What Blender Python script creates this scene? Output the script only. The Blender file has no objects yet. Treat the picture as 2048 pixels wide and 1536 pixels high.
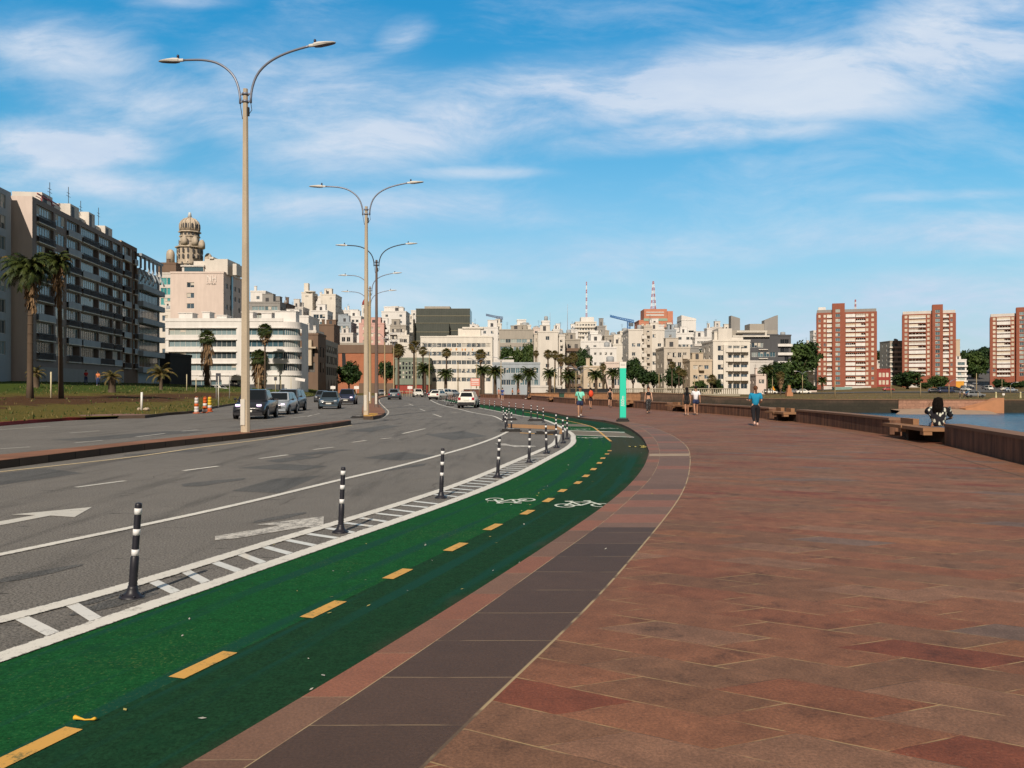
import bpy, bmesh, math, random
from mathutils import Vector, Matrix
rnd = random.Random(7)
R = math.radians
F, CX, HY, H = 1657.0, 1024.0, 777.0, 1.7      # lens, centre column, horizon row and eye height of the photograph
SC = bpy.context.scene
COL = SC.collection
PZ = 0.10                                       # promenade level above the road

def G(x, y, z=0.0):
    """ground point seen at photo pixel x, y on the level z"""
    D = F*(H-z)/(y-HY)
    return Vector(((x-CX)*D/F, D, z))
def at(x, y, D):
    return Vector(((x-CX)*D/F, D, H-(y-HY)*D/F))

# ------------------------------------------------------------------ materials
class NT:
    def __init__(s, tree): s.t = tree
    def n(s, typ, ins=None, **kw):
        nd = s.t.nodes.new(typ)
        for k, v in kw.items(): setattr(nd, k, v)
        for k, v in (ins or {}).items():
            if hasattr(v, 'is_linked') or isinstance(v, bpy.types.NodeSocket): s.t.links.new(v, nd.inputs[k])
            else: nd.inputs[k].default_value = v
        return nd
    def math(s, op, a, b=0.0, c=None):
        d = {0: a, 1: b}
        if c is not None: d[2] = c
        return s.n('ShaderNodeMath', d, operation=op).outputs[0]
    def mix(s, f, a, b, typ='MIX'):
        nd = s.n('ShaderNodeMix', data_type='RGBA', blend_type=typ)
        for i, v in ((0, f), (6, a), (7, b)):
            if isinstance(v, bpy.types.NodeSocket): s.t.links.new(v, nd.inputs[i])
            else: nd.inputs[i].default_value = v if i == 0 else (*v[:3], 1)
        return nd.outputs[2]
    def noise(s, vec, scale, detail=3, rough=.55, dist=0):
        d = {'Scale': scale, 'Detail': detail, 'Roughness': rough, 'Distortion': dist}
        if vec is not None: d['Vector'] = vec
        return s.n('ShaderNodeTexNoise', d).outputs['Fac']
    def ramp(s, f, stops, interp='LINEAR'):
        nd = s.n('ShaderNodeValToRGB', {'Fac': f})
        cr = nd.color_ramp; cr.interpolation = interp
        while len(cr.elements) < len(stops): cr.elements.new(.5)
        for e, (p, c) in zip(cr.elements, stops):
            e.position = p; e.color = (*c[:3], 1) if not isinstance(c, (int, float)) else (c, c, c, 1)
        return nd.outputs['Color']
    def sstep(s, v, a, b, lo=0., hi=1.):
        return s.n('ShaderNodeMapRange', {0: v, 1: a, 2: b, 3: lo, 4: hi}, interpolation_type='SMOOTHSTEP').outputs[0]

def new_mat(name):
    m = bpy.data.materials.new(name); m.use_nodes = True
    t = m.node_tree; t.nodes.clear()
    nt = NT(t)
    b = nt.n('ShaderNodeBsdfPrincipled'); o = nt.n('ShaderNodeOutputMaterial')
    t.links.new(b.outputs[0], o.inputs[0])
    return m, nt, b
def link(nt, a, b): nt.t.links.new(a, b)
def coords(nt, kind='Object'): return nt.n('ShaderNodeTexCoord').outputs[kind]
def bump(nt, bsdf, h, strength=.3, dist=.02):
    link(nt, nt.n('ShaderNodeBump', {'Strength': strength, 'Distance': dist, 'Height': h}).outputs[0], bsdf.inputs['Normal'])

def mk(name, col, rough=.75, var=.12, sc=3., metal=0., spec=.35, bmp=0., fine=0., streak=0., emit=0., joint=0.):
    m, nt, b = new_mat(name)
    v = coords(nt)
    n1 = nt.noise(v, sc, 4)
    f = nt.math('MULTIPLY_ADD', n1, 2*var, 1-var)
    if fine:
        n2 = nt.noise(v, sc*22, 2)
        f = nt.math('MULTIPLY', f, nt.math('MULTIPLY_ADD', n2, 2*fine, 1-fine))
    if streak:                                   # rain streaks running down a wall
        mp = nt.n('ShaderNodeMapping', {'Vector': v, 'Scale': (.8, .8, .12)}).outputs[0]
        n3 = nt.ramp(nt.noise(mp, 1.0, 5, .65), [(.42, 1-streak), (.62, 1.0)])
        f = nt.math('MULTIPLY', f, nt.n('ShaderNodeRGBToBW', {0: n3}).outputs[0])
    if joint:                                    # butt joints between the stones
        q = nt.math('DIVIDE', nt.n('ShaderNodeSeparateXYZ', {0: v}).outputs[1], joint)
        f = nt.math('MULTIPLY', f, nt.sstep(nt.math('FRACT', q), .025, .035, .35, 1))
        f = nt.math('MULTIPLY', f, nt.math('MULTIPLY_ADD', nt.n('ShaderNodeTexWhiteNoise', {'W': nt.math('FLOOR', q)}, noise_dimensions='1D').outputs[0], .4, .8))
    c = nt.n('ShaderNodeVectorMath', {0: col[:3], 3: f}, operation='SCALE').outputs[0]
    link(nt, c, b.inputs['Base Color'])
    b.inputs['Roughness'].default_value = rough; b.inputs['Metallic'].default_value = metal
    b.inputs['Specular IOR Level'].default_value = spec
    if bmp: bump(nt, b, nt.noise(v, sc*6, 3), bmp, .03)
    if emit:
        link(nt, c, b.inputs['Emission Color']); b.inputs['Emission Strength'].default_value = emit
    return m

def mk_asphalt(name, base=.13, tint=(1.06, 1.0, .95)):
    m, nt, b = new_mat(name); v = coords(nt)
    big = nt.noise(v, .22, 4, .6); mid = nt.noise(v, 1.6, 4, .6); fine = nt.ramp(nt.noise(v, 48, 4, .8), [(.40, .0), (.60, 1.0)])
    mp = nt.n('ShaderNodeMapping', {'Vector': v, 'Rotation': (0, 0, R(-20)), 'Scale': (1.6, .16, 1)}).outputs[0]
    st = nt.noise(mp, 1.2, 4, .6)
    f = nt.math('MULTIPLY_ADD', big, .5, .74)
    f = nt.math('MULTIPLY', f, nt.math('MULTIPLY_ADD', mid, .28, .86))
    f = nt.math('MULTIPLY', f, nt.sstep(st, .30, .50, .66, 1.0))
    f = nt.math('MULTIPLY', f, nt.math('MULTIPLY_ADD', nt.n('ShaderNodeRGBToBW', {0: fine}).outputs[0], 1.25, .375))
    mp2 = nt.n('ShaderNodeMapping', {'Vector': v, 'Rotation': (0, 0, R(62)), 'Scale': (.9, 5.5, 1)}).outputs[0]
    skid = nt.sstep(nt.noise(mp2, 1.5, 4, .6), .635, .70, 1.0, .34)      # short dark scuffs and oil spots
    f = nt.math('MULTIPLY', f, skid)
    c = nt.n('ShaderNodeVectorMath', {0: tuple(base*t for t in tint), 3: f}, operation='SCALE').outputs[0]
    link(nt, c, b.inputs['Base Color']); b.inputs['Roughness'].default_value = .8
    b.inputs['Specular IOR Level'].default_value = .3
    bump(nt, b, fine, .25, .01)
    return m

def mk_paint(name, col, wear=.5, under=(.13, .12, .11), ragged=False):
    m, nt, b = new_mat(name); v = coords(nt)
    n = nt.noise(v, 7, 6, .75); n2 = nt.noise(v, 60, 3, .7); n3 = nt.noise(v, .6, 3)
    s = nt.math('ADD', nt.math('MULTIPLY', n, .6), nt.math('MULTIPLY', n2, .4))
    f = nt.sstep(s, .36+.16*wear-.08, .36+.16*wear+.06, .0, 1.)
    tone = nt.n('ShaderNodeVectorMath', {0: col, 3: nt.math('MULTIPLY_ADD', n3, .3, .85)}, operation='SCALE').outputs[0]
    mixf = nt.math('MULTIPLY_ADD', f, .75, .25) if wear < .7 else f
    if ragged:                                   # chipped edges of a long painted line (UV u runs across it)
        u = nt.n('ShaderNodeSeparateXYZ', {0: coords(nt, 'UV')}).outputs[0]
        e = nt.math('ADD', nt.math('MINIMUM', u, nt.math('SUBTRACT', 1.0, u)), nt.math('MULTIPLY_ADD', nt.noise(v, 22, 4, .8), .5, -.27))
        mixf = nt.math('MULTIPLY', mixf, nt.sstep(e, .0, .05))
    c = nt.mix(mixf, under, tone)
    link(nt, c, b.inputs['Base Color']); b.inputs['Roughness'].default_value = .7
    return m

def mk_green(name, col, dust, worn):
    """bike lane coating; the UV map runs u across the lane and v along it in metres"""
    m, nt, b = new_mat(name); v = coords(nt); uv = coords(nt, 'UV')
    u = nt.n('ShaderNodeSeparateXYZ', {0: uv}).outputs[0]
    fine = nt.noise(v, 42, 4, .82); mid = nt.noise(v, 9, 4, .7); big = nt.noise(v, .7, 4, .6)
    f = nt.math('MULTIPLY', nt.math('MULTIPLY_ADD', fine, 2.4, -.2), nt.math('MULTIPLY_ADD', mid, .9, .55))
    c = nt.n('ShaderNodeVectorMath', {0: col, 3: f}, operation='SCALE').outputs[0]
    st = nt.n('ShaderNodeMapping', {'Vector': uv, 'Scale': (5, .12, 1)}).outputs[0]
    tr = nt.noise(st, 1.0, 3, .5)
    c = nt.mix(nt.sstep(nt.noise(v, 3.2, 5, .75), .50, .68, 0, .45), c, (.006, .045, .022))
    c = nt.mix(nt.sstep(tr, .52, .64, 0, .75), c, (.008, .055, .042))        # dark rolled tracks along the lane
    if dust:
        d = nt.sstep(nt.math('ADD', fine, nt.math('MULTIPLY', big, .35)), .76, .92, 0, .5)
        c = nt.mix(d, c, (.16, .15, .05))
        c = nt.mix(nt.sstep(nt.noise(v, 26, 4, .8), .66, .72, 0, .55), c, (.26, .22, .09))
    if worn:
        w = nt.math('ADD', u, nt.math('MULTIPLY_ADD', big, .9, -.45))
        yb = nt.n('ShaderNodeSeparateXYZ', {0: v}).outputs[1]
        far = nt.math('MULTIPLY', nt.sstep(yb, 19.5, 23., 0, .55), nt.sstep(yb, 36., 29., 0, 1))
        wf = nt.math('MAXIMUM', nt.sstep(w, .72, 1.15, 0, .75), far)
        c = nt.mix(wf, c, (.062, .05, .04))
    link(nt, c, b.inputs['Base Color']); b.inputs['Roughness'].default_value = .95
    b.inputs['Specular IOR Level'].default_value = .07
    bump(nt, b, fine, .35, .012)
    return m

def mk_pavers():
    """oblique granite slabs laid in running bond"""
    m, nt, b = new_mat('granite_pavers'); v = coords(nt)
    s = nt.n('ShaderNodeSeparateXYZ', {0: v}); x, y = s.outputs[0], s.outputs[1]
    a1, a2 = R(-30), R(22)
    L1, L2 = .78, .46
    det = math.cos(a1)*math.sin(a2)-math.sin(a1)*math.cos(a2)
    wob = nt.math('MULTIPLY_ADD', nt.noise(v, 1.3, 2), .05, -.025)
    P = nt.math('ADD', nt.math('MULTIPLY', x, math.sin(a2)/det/L1), nt.math('MULTIPLY', y, -math.cos(a2)/det/L1))
    Q = nt.math('ADD', nt.math('MULTIPLY', x, -math.sin(a1)/det/L2), nt.math('MULTIPLY', y, math.cos(a1)/det/L2))
    Q = nt.math('ADD', Q, wob)
    row = nt.math('FLOOR', Q)
    P2 = nt.math('ADD', P, nt.math('ADD', nt.math('MULTIPLY', row, .5), nt.math('MULTIPLY', wob, .5)))
    colm = nt.math('FLOOR', P2)
    idv = nt.n('ShaderNodeCombineXYZ', {0: colm, 1: row, 2: 3.7}).outputs[0]
    wn = nt.n('ShaderNodeTexWhiteNoise', {0: idv}, noise_dimensions='3D')
    r = wn.outputs['Value']
    c = nt.ramp(r, [(0, (.195, .088, .053)), (.16, (.165, .084, .052)), (.34, (.20, .092, .056)), (.50, (.19, .078, .046)),
                    (.62, (.170, .092, .060)), (.77, (.165, .054, .032)), (.82, (.20, .112, .078)), (.89, (.215, .098, .053)),
                    (.955, (.145, .10, .088))], 'CONSTANT')
    fine = nt.noise(v, 60, 4, .85); mid = nt.noise(v, 6, 4, .65); big = nt.noise(v, .35, 3)
    f = nt.math('MULTIPLY', nt.math('MULTIPLY_ADD', fine, 2.6, -.3), nt.math('MULTIPLY_ADD', mid, 1.1, .45))
    f = nt.math('MULTIPLY', f, nt.math('MULTIPLY_ADD', big, .7, .60))
    c = nt.n('ShaderNodeVectorMath', {0: c, 3: f}, operation='SCALE').outputs[0]
    # stone family: broad areas of darker and greyer slabs
    c = nt.mix(nt.sstep(nt.noise(v, .45, 3), .56, .70, 0, .35), c, (.145, .085, .055))
    stn = nt.sstep(nt.noise(v, 2.6, 5, .7), .54, .70, 1.0, .58)
    c = nt.n('ShaderNodeVectorMath', {0: c, 3: stn}, operation='SCALE').outputs[0]
    c = nt.mix(1.0, c, (1.05, .97, .86), 'MULTIPLY')
    c = nt.mix(nt.sstep(nt.noise(v, 34, 3, .8), .66, .73, 0, .5), c, (.30, .22, .15))      # pale grit
    fp = nt.math('FRACT', P2); fq = nt.math('FRACT', Q)
    ep = nt.math('MULTIPLY', nt.math('MINIMUM', fp, nt.math('SUBTRACT', 1.0, fp)), L1)
    eq = nt.math('MULTIPLY', nt.math('MINIMUM', fq, nt.math('SUBTRACT', 1.0, fq)), L2)
    e = nt.math('MINIMUM', ep, eq)
    jn = nt.noise(v, 2.6, 3)
    jm = nt.math('MULTIPLY', nt.sstep(e, .005, .0085, 1, 0), nt.sstep(jn, .45, .60, 0, 1))
    c = nt.mix(nt.math('MULTIPLY', jm, .8), c, (.37, .26, .13))
    dk = nt.math('MULTIPLY', nt.sstep(e, .003, .006, 1, 0), nt.sstep(jn, .36, .44, .6, 0))
    c = nt.mix(dk, c, (.05, .035, .025))
    link(nt, c, b.inputs['Base Color']); b.inputs['Roughness'].default_value = .72
    b.inputs['Specular IOR Level'].default_value = .35
    hgt = nt.math('ADD', nt.math('MULTIPLY', nt.sstep(e, 0, .01), .5), nt.math('MULTIPLY', fine, .4))
    bump(nt, b, hgt, .3, .012)
    return m

def mk_strip(name, col, dark=None, ydark=9.55, pitch=.64):
    """kerb-side stone strip: cross joints every PITCH metres, pale mortar along both edges (UV u)"""
    m, nt, b = new_mat(name); v = coords(nt); uv = coords(nt, 'UV')
    y = nt.n('ShaderNodeSeparateXYZ', {0: v}).outputs[1]
    u = nt.n('ShaderNodeSeparateXYZ', {0: uv}).outputs[0]
    q = nt.math('DIVIDE', nt.math('ADD', y, nt.math('MULTIPLY_ADD', nt.noise(v, .8, 1), .05, .0)), pitch)
    idn = nt.n('ShaderNodeTexWhiteNoise', {'W': nt.math('FLOOR', q)}, noise_dimensions='1D').outputs[0]
    f = nt.math('FRACT', q)
    e = nt.math('MULTIPLY', nt.math('MINIMUM', f, nt.math('SUBTRACT', 1.0, f)), pitch)
    fine = nt.noise(v, 60, 4, .85); mid = nt.noise(v, 5, 4, .65)
    tone = nt.math('MULTIPLY', nt.math('MULTIPLY_ADD', fine, 2.0, .0), nt.math('MULTIPLY', nt.math('MULTIPLY_ADD', mid, .5, .75), nt.math('MULTIPLY_ADD', idn, .4, .8)))
    base = nt.mix(nt.sstep(idn, .55, .6), col, (col[0]*1.18, col[1]*.88, col[2]*.8))
    if dark:
        base = nt.mix(nt.math('LESS_THAN', y, ydark), base, dark)
    c = nt.n('ShaderNodeVectorMath', {0: base, 3: tone}, operation='SCALE').outputs[0]
    jn = nt.sstep(nt.noise(v, 2.2, 3), .38, .5, .15, 1)
    c = nt.mix(nt.math('MULTIPLY', nt.sstep(e, .002, .006, .8, 0), jn), c, (.30, .22, .13))
    ed = nt.sstep(u, .968, .982, 0, .85)
    c = nt.mix(nt.math('MULTIPLY', ed, jn), c, (.42, .32, .18))
    link(nt, c, b.inputs['Base Color']); b.inputs['Roughness'].default_value = .7
    bump(nt, b, fine, .25, .01)
    return m

def mk_glass(name, dark=(.03, .045, .06), lights=None, rough=.08, spec=.6):
    """window panes: each window takes its own tone (dark room, curtain, blind)"""
    m, nt, b = new_mat(name)
    r = nt.n('ShaderNodeObjectInfo').outputs['Random']
    st = lights or [(0, dark), (.45, tuple(2.2*c for c in dark)), (.62, (.18, .19, .19)), (.74, dark), (.86, (.42, .40, .36)), (.93, (.08, .11, .14))]
    c = nt.ramp(r, st, 'CONSTANT')
    link(nt, c, b.inputs['Base Color']); b.inputs['Roughness'].default_value = rough
    b.inputs['Specular IOR Level'].default_value = spec
    return m

def mk_leaf(name, col, col2, dead=None):
    m, nt, b = new_mat(name); v = coords(nt)
    n = nt.noise(v, 1.1, 3); n2 = nt.noise(v, 9., 2)
    c = nt.mix(nt.sstep(nt.math('ADD', nt.math('MULTIPLY', n, .6), nt.math('MULTIPLY', n2, .4)), .38, .62), col, col2)
    if dead: c = nt.mix(nt.sstep(nt.noise(v, 2.3, 2), .60, .70, 0, .8), c, dead)
    link(nt, c, b.inputs['Base Color']); b.inputs['Roughness'].default_value = .6
    b.inputs['Specular IOR Level'].default_value = .25
    return m

def mk_brick(name, c1, c2, mortar, scale=1.0):
    m, nt, b = new_mat(name); v = coords(nt)
    s = nt.n('ShaderNodeSeparateXYZ', {0: v})
    w = nt.n('ShaderNodeCombineXYZ', {0: nt.math('ADD', s.outputs[0], s.outputs[1]), 1: s.outputs[2]}).outputs[0]
    bt = nt.n('ShaderNodeTexBrick', {'Vector': w, 'Color1': (*c1, 1), 'Color2': (*c2, 1), 'Mortar': (*mortar, 1), 'Scale': scale,
              'Mortar Size': .02, 'Brick Width': .5, 'Row Height': .22})
    n = nt.noise(v, .25, 4)
    c = nt.n('ShaderNodeVectorMath', {0: bt.outputs[0], 3: nt.math('MULTIPLY_ADD', n, .4, .8)}, operation='SCALE').outputs[0]
    link(nt, c, b.inputs['Base Color']); b.inputs['Roughness'].default_value = .85
    return m

def mk_lawn():
    m, nt, b = new_mat('lawn_grass'); v = coords(nt); uv = coords(nt, 'UV')
    s = nt.n('ShaderNodeSeparateXYZ', {0: uv}); u, vv = s.outputs[0], s.outputs[1]
    n = nt.noise(v, .35, 5, .65); f = nt.noise(v, 7, 4, .7)
    g = nt.mix(nt.sstep(f, .35, .65), (.040, .072, .011), (.080, .105, .018))
    dry = nt.mix(nt.sstep(f, .35, .65), (.17, .13, .035), (.085, .085, .02))
    w = nt.math('ADD', vv, nt.math('MULTIPLY_ADD', n, .30, -.15))
    c = nt.mix(nt.sstep(w, .50, .36), g, dry)
    dirt = nt.mix(nt.sstep(f, .3, .7), (.075, .036, .018), (.11, .062, .03))
    ur = nt.math('LESS_THAN', u, .58)
    band = nt.math('MULTIPLY', nt.sstep(w, .13, .18), nt.sstep(w, .37, .30))
    c = nt.mix(nt.math('MULTIPLY', band, nt.sstep(u, .62, .45)), c, dirt)
    link(nt, c, b.inputs['Base Color']); b.inputs['Roughness'].default_value = .95
    b.inputs['Specular IOR Level'].default_value = .1
    bump(nt, b, f, .9, .15)
    return m

def mk_ground(name, cols, sc=.05):
    m, nt, b = new_mat(name); v = coords(nt)
    n = nt.noise(v, sc, 5, .65); f = nt.noise(v, 1.2, 4, .7)
    k = nt.math('ADD', nt.math('MULTIPLY', n, .7), nt.math('MULTIPLY', f, .3))
    c = nt.ramp(k, [(.35, cols[0]), (.47, cols[1]), (.56, cols[2]), (.66, cols[3])])
    link(nt, c, b.inputs['Base Color']); b.inputs['Roughness'].default_value = .95
    b.inputs['Specular IOR Level'].default_value = .1
    return m

def mk_seawall(name, dry, wet, z0, z1):
    m, nt, b = new_mat(name); v = coords(nt)
    z = nt.n('ShaderNodeSeparateXYZ', {0: v}).outputs[2]
    n = nt.noise(v, .35, 5, .7); f = nt.noise(v, 3, 4, .7)
    zz = nt.math('ADD', z, nt.math('MULTIPLY_ADD', n, 2.6, -1.3))
    c = nt.mix(nt.sstep(zz, z0, z1), wet, dry)
    s = nt.n('ShaderNodeSeparateXYZ', {0: v})
    w = nt.n('ShaderNodeCombineXYZ', {0: nt.math('ADD', s.outputs[0], s.outputs[1]), 1: s.outputs[2]}).outputs[0]
    bt = nt.n('ShaderNodeTexBrick', {'Vector': w, 'Color1': (1, 1, 1, 1), 'Color2': (.7, .7, .7, 1), 'Mortar': (.5, .5, .5, 1), 'Scale': 1., 'Brick Width': 1.6, 'Row Height': .6, 'Mortar Size': .03})
    c = nt.mix(.8, c, bt.outputs[0], 'MULTIPLY')
    c = nt.mix(1, c, nt.ramp(f, [(.3, .7), (.7, 1.15)]), 'MULTIPLY')
    link(nt, c, b.inputs['Base Color']); b.inputs['Roughness'].default_value = .9
    return m

def mk_parapet():
    m, nt, b = new_mat('parapet_granite'); v = coords(nt)
    mp = nt.n('ShaderNodeMapping', {'Vector': v, 'Scale': (3.5, 3.5, .35)}).outputs[0]
    st = nt.noise(mp, 1, 5, .7); n = nt.noise(v, 1.1, 4); f = nt.noise(v, 60, 2)
    c = nt.mix(nt.sstep(st, .38, .62), (.085, .038, .022), (.21, .095, .052))
    c = nt.mix(1, c, nt.ramp(n, [(.3, .75), (.7, 1.1)]), 'MULTIPLY')
    c = nt.mix(1, c, nt.ramp(f, [(.2, .8), (.8, 1.15)]), 'MULTIPLY')
    link(nt, c, b.inputs['Base Color']); b.inputs['Roughness'].default_value = .85
    bump(nt, b, f, .3, .01)
    return m

def mk_water():
    m, nt, b = new_mat('sea_water'); v = coords(nt)
    mp = nt.n('ShaderNodeMapping', {'Vector': v, 'Rotation': (0, 0, R(12)), 'Scale': (.5, 1.2, 1)}).outputs[0]
    w1 = nt.noise(mp, .55, 5, .65, .4); w2 = nt.noise(mp, .12, 3)
    k = nt.math('ADD', w1, nt.math('MULTIPLY', w2, .4))
    c = nt.mix(nt.sstep(k, .5, .9), (.008, .052, .105), (.02, .105, .18))
    foam = nt.sstep(nt.noise(mp, .8, 6, .75), .70, .76, 0, .6)
    c = nt.mix(foam, c, (.5, .58, .62))
    link(nt, c, b.inputs['Base Color']); b.inputs['Roughness'].default_value = .22
    b.inputs['Specular IOR Level'].default_value = .22
    bump(nt, b, nt.math('ADD', w1, nt.math('MULTIPLY', w2, 2)), 1.0, .6)
    return m

M = {}
def mat(key, *a, **k):
    if key not in M: M[key] = mk(key, *a, **k)
    return M[key]

# ------------------------------------------------------------------ mesh builder
class MB:
    def __init__(s, T=None):
        s.v, s.f, s.m, s.s, s.uv, s.T = [], [], [], [], {}, T
    def _v(s, p):
        p = Vector(p)
        if s.T is not None: p = s.T @ p
        s.v.append(p); return len(s.v)-1
    def face(s, idx, m=0, sm=False, uv=None):
        s.f.append(tuple(idx)); s.m.append(m); s.s.append(sm)
        if uv: s.uv[len(s.f)-1] = uv
    def poly(s, pts, m=0, uv=None):
        s.face([s._v(p) for p in pts], m, False, uv); return s
    def box(s, a, b, m=0, skip=''):
        x0, y0, z0 = a; x1, y1, z1 = b
        i = [s._v(p) for p in ((x0,y0,z0),(x1,y0,z0),(x1,y1,z0),(x0,y1,z0),(x0,y0,z1),(x1,y0,z1),(x1,y1,z1),(x0,y1,z1))]
        for k, q in (('b',(3,2,1,0)),('t',(4,5,6,7)),('f',(0,1,5,4)),('r',(1,2,6,5)),('k',(2,3,7,6)),('l',(3,0,4,7))):
            if k not in skip: s.face([i[j] for j in q], m)
        return s
    def bar(s, p, q, w, h=None, m=0):
        """box beam from p to q"""
        p, q = Vector(p), Vector(q); h = h or w
        d = (q-p).normalized(); up = Vector((0,0,1)) if abs(d.z) < .95 else Vector((0,1,0))
        a = d.cross(up).normalized()*w/2; c = a.cross(d).normalized()*h/2
        i = [s._v(o+k) for o in (p,q) for k in (-a-c, a-c, a+c, -a+c)]
        for f in ((3,2,1,0),(4,5,6,7),(0,1,5,4),(1,2,6,5),(2,3,7,6),(3,0,4,7)): s.face([i[j] for j in f], m)
        return s
    def tube(s, pts, rad, n=8, m=0, cap=True, sm=True):
        pts = [Vector(p) for p in pts]
        if not isinstance(rad, (list, tuple)): rad = [rad]*len(pts)
        rings = []; ref = None
        for k, p in enumerate(pts):
            d = (pts[min(k+1, len(pts)-1)]-pts[max(k-1, 0)])
            d = d.normalized() if d.length > 1e-9 else Vector((0,0,1))
            if ref is None: ref = Vector((1,0,0)) if abs(d.x) < .9 else Vector((0,1,0))
            a = (ref-d*ref.dot(d)).normalized(); ref = a; c = d.cross(a)
            rings.append([s._v(p+(a*math.cos(2*math.pi*j/n)+c*math.sin(2*math.pi*j/n))*rad[k]) for j in range(n)])
        for A, B in zip(rings, rings[1:]):
            for j in range(n): s.face((A[j], A[(j+1)%n], B[(j+1)%n], B[j]), m, sm)
        if cap:
            s.face(rings[0][::-1], m); s.face(rings[-1], m)
        return s
    def lathe(s, prof, n=16, c=(0,0,0), m=0, sm=True):
        c = Vector(c); rings = []
        for r, z in prof:
            rings.append([s._v(c+Vector((r*math.cos(2*math.pi*j/n), r*math.sin(2*math.pi*j/n), z))) for j in range(n)])
        for A, B in zip(rings, rings[1:]):
            for j in range(n): s.face((A[j], A[(j+1)%n], B[(j+1)%n], B[j]), m, sm)
        s.face(rings[0][::-1], m); s.face(rings[-1], m)
        return s
    def ell(s, c, r, n=10, k=6, m=0):
        """ellipsoid"""
        c = Vector(c); rings = []
        for a in range(1, k):
            t = math.pi*a/k
            rings.append([s._v(c+Vector((r[0]*math.sin(t)*math.cos(2*math.pi*j/n), r[1]*math.sin(t)*math.sin(2*math.pi*j/n), -r[2]*math.cos(t)))) for j in range(n)])
        lo, hi = s._v(c-Vector((0,0,r[2]))), s._v(c+Vector((0,0,r[2])))
        for j in range(n): s.face((lo, rings[0][(j+1)%n], rings[0][j]), m, True); s.face((hi, rings[-1][j], rings[-1][(j+1)%n]), m, True)
        for A, B in zip(rings, rings[1:]):
            for j in range(n): s.face((A[j], A[(j+1)%n], B[(j+1)%n], B[j]), m, True)
        return s
    def prism(s, pts, z0, z1, m=0, mt=None):
        n = len(pts)
        lo = [s._v((p[0], p[1], z0 if not callable(z0) else z0(p))) for p in pts]; hi = [s._v((p[0], p[1], z1)) for p in pts]
        s.face(hi, m if mt is None else mt); s.face(lo[::-1], m)
        for j in range(n): s.face((lo[j], lo[(j+1)%n], hi[(j+1)%n], hi[j]), m)
        return s
    def strip(s, A, B, m=0, z=None):
        """ribbon between two curves of equal count, UV u across, v metres along"""
        t = 0.0; prev = None
        ia = []; ib = []; vs = []
        for a, b in zip(A, B):
            a, b = Vector(a), Vector(b)
            if z is not None: a.z = z; b.z = z
            mid = (a+b)/2
            if prev is not None: t += (mid-prev).length
            prev = mid; vs.append(t); ia.append(s._v(a)); ib.append(s._v(b))
        for k in range(len(ia)-1):
            s.face((ia[k], ib[k], ib[k+1], ia[k+1]), m, False, ((0, vs[k]), (1, vs[k]), (1, vs[k+1]), (0, vs[k+1])))
        return s
    def mesh(s, name, mats):
        me = bpy.data.meshes.new(name)
        me.from_pydata([tuple(p) for p in s.v], [], s.f)
        for mm in (mats if isinstance(mats, (list, tuple)) else [mats]): me.materials.append(mm)
        me.polygons.foreach_set('material_index', s.m); me.polygons.foreach_set('use_smooth', s.s)
        if s.uv:
            l = me.uv_layers.new(name='UVMap')
            for fi, uv in s.uv.items():
                for k, li in enumerate(me.polygons[fi].loop_indices): l.data[li].uv = uv[k]
        me.update()
        return me
    def build(s, name, mats, parent=None, loc=None, rz=0):
        return put(name, s.mesh(name, mats), parent, loc, rz)
def put(name, me, parent=None, loc=None, rz=0):
    o = bpy.data.objects.new(name, me); COL.objects.link(o)
    if parent is not None: o.parent = parent
    if loc is not None: o.location = loc
    if rz: o.rotation_euler = (0, 0, rz)
    return o
def tag(o, label=None, cat=None, group=None, kind=None):
    if label: o['label'] = label
    if cat: o['category'] = cat
    if group: o['group'] = group
    if kind: o['kind'] = kind
    return o
def thing(name, label, cat, loc=(0,0,0), rz=0, group=None):
    o = bpy.data.objects.new(name, None); COL.objects.link(o)
    o.empty_display_size = .2; o.location = loc; o.rotation_euler = (0, 0, rz)
    return tag(o, label, cat, group)
def struct(name, mb, mats): return tag(mb.build(name, mats), kind='structure')
KIDS = {}
def dup(root, loc, rz=0, label=None, group=None, scale=None):
    """copy a thing with its parts and their sub-parts"""
    def cp(o, par):
        c = o.copy(); COL.objects.link(c)
        if par is not None: c.parent = par
        for ch in list(o.children): cp(ch, c)
        return c
    r = cp(root, None)
    r.location = loc; r.rotation_euler = (0, 0, rz)
    if scale is not None: r.scale = (scale,)*3 if isinstance(scale, (int, float)) else scale
    if label: r['label'] = label
    if group: r['group'] = group
    return r

def smooth(pts, n=60, z=None):
    """Catmull-Rom through the points, resampled to n equal steps"""
    P = [Vector(p) for p in pts]; P = [P[0]*2-P[1]]+P+[P[-1]*2-P[-2]]
    out = []
    for i in range(1, len(P)-2):
        for k in range(12):
            t = k/12; a, b, c, d = P[i-1], P[i], P[i+1], P[i+2]
            out.append(.5*((2*b)+(c-a)*t+(2*a-5*b+4*c-d)*t*t+(3*b-a-3*c+d)*t**3))
    out.append(P[-2])
    return resamp(out, n, z)
def resamp(P, n, z=None):
    L = [0]
    for a, b in zip(P, P[1:]): L.append(L[-1]+(b-a).length)
    res = []; j = 0
    for k in range(n):
        d = L[-1]*k/(n-1)
        while j < len(L)-2 and L[j+1] < d: j += 1
        s = (d-L[j])/max(L[j+1]-L[j], 1e-9)
        q = P[j].lerp(P[j+1], min(max(s, 0), 1))
        if z is not None: q.z = z
        res.append(q)
    return res
def offset(C, d):
    """shift a curve sideways (positive = to its right)"""
    out = []
    for k, p in enumerate(C):
        t = C[min(k+1, len(C)-1)]-C[max(k-1, 0)]; t.z = 0; t.normalize()
        out.append(p+Vector((t.y, -t.x, 0))*d)
    return out
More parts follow.
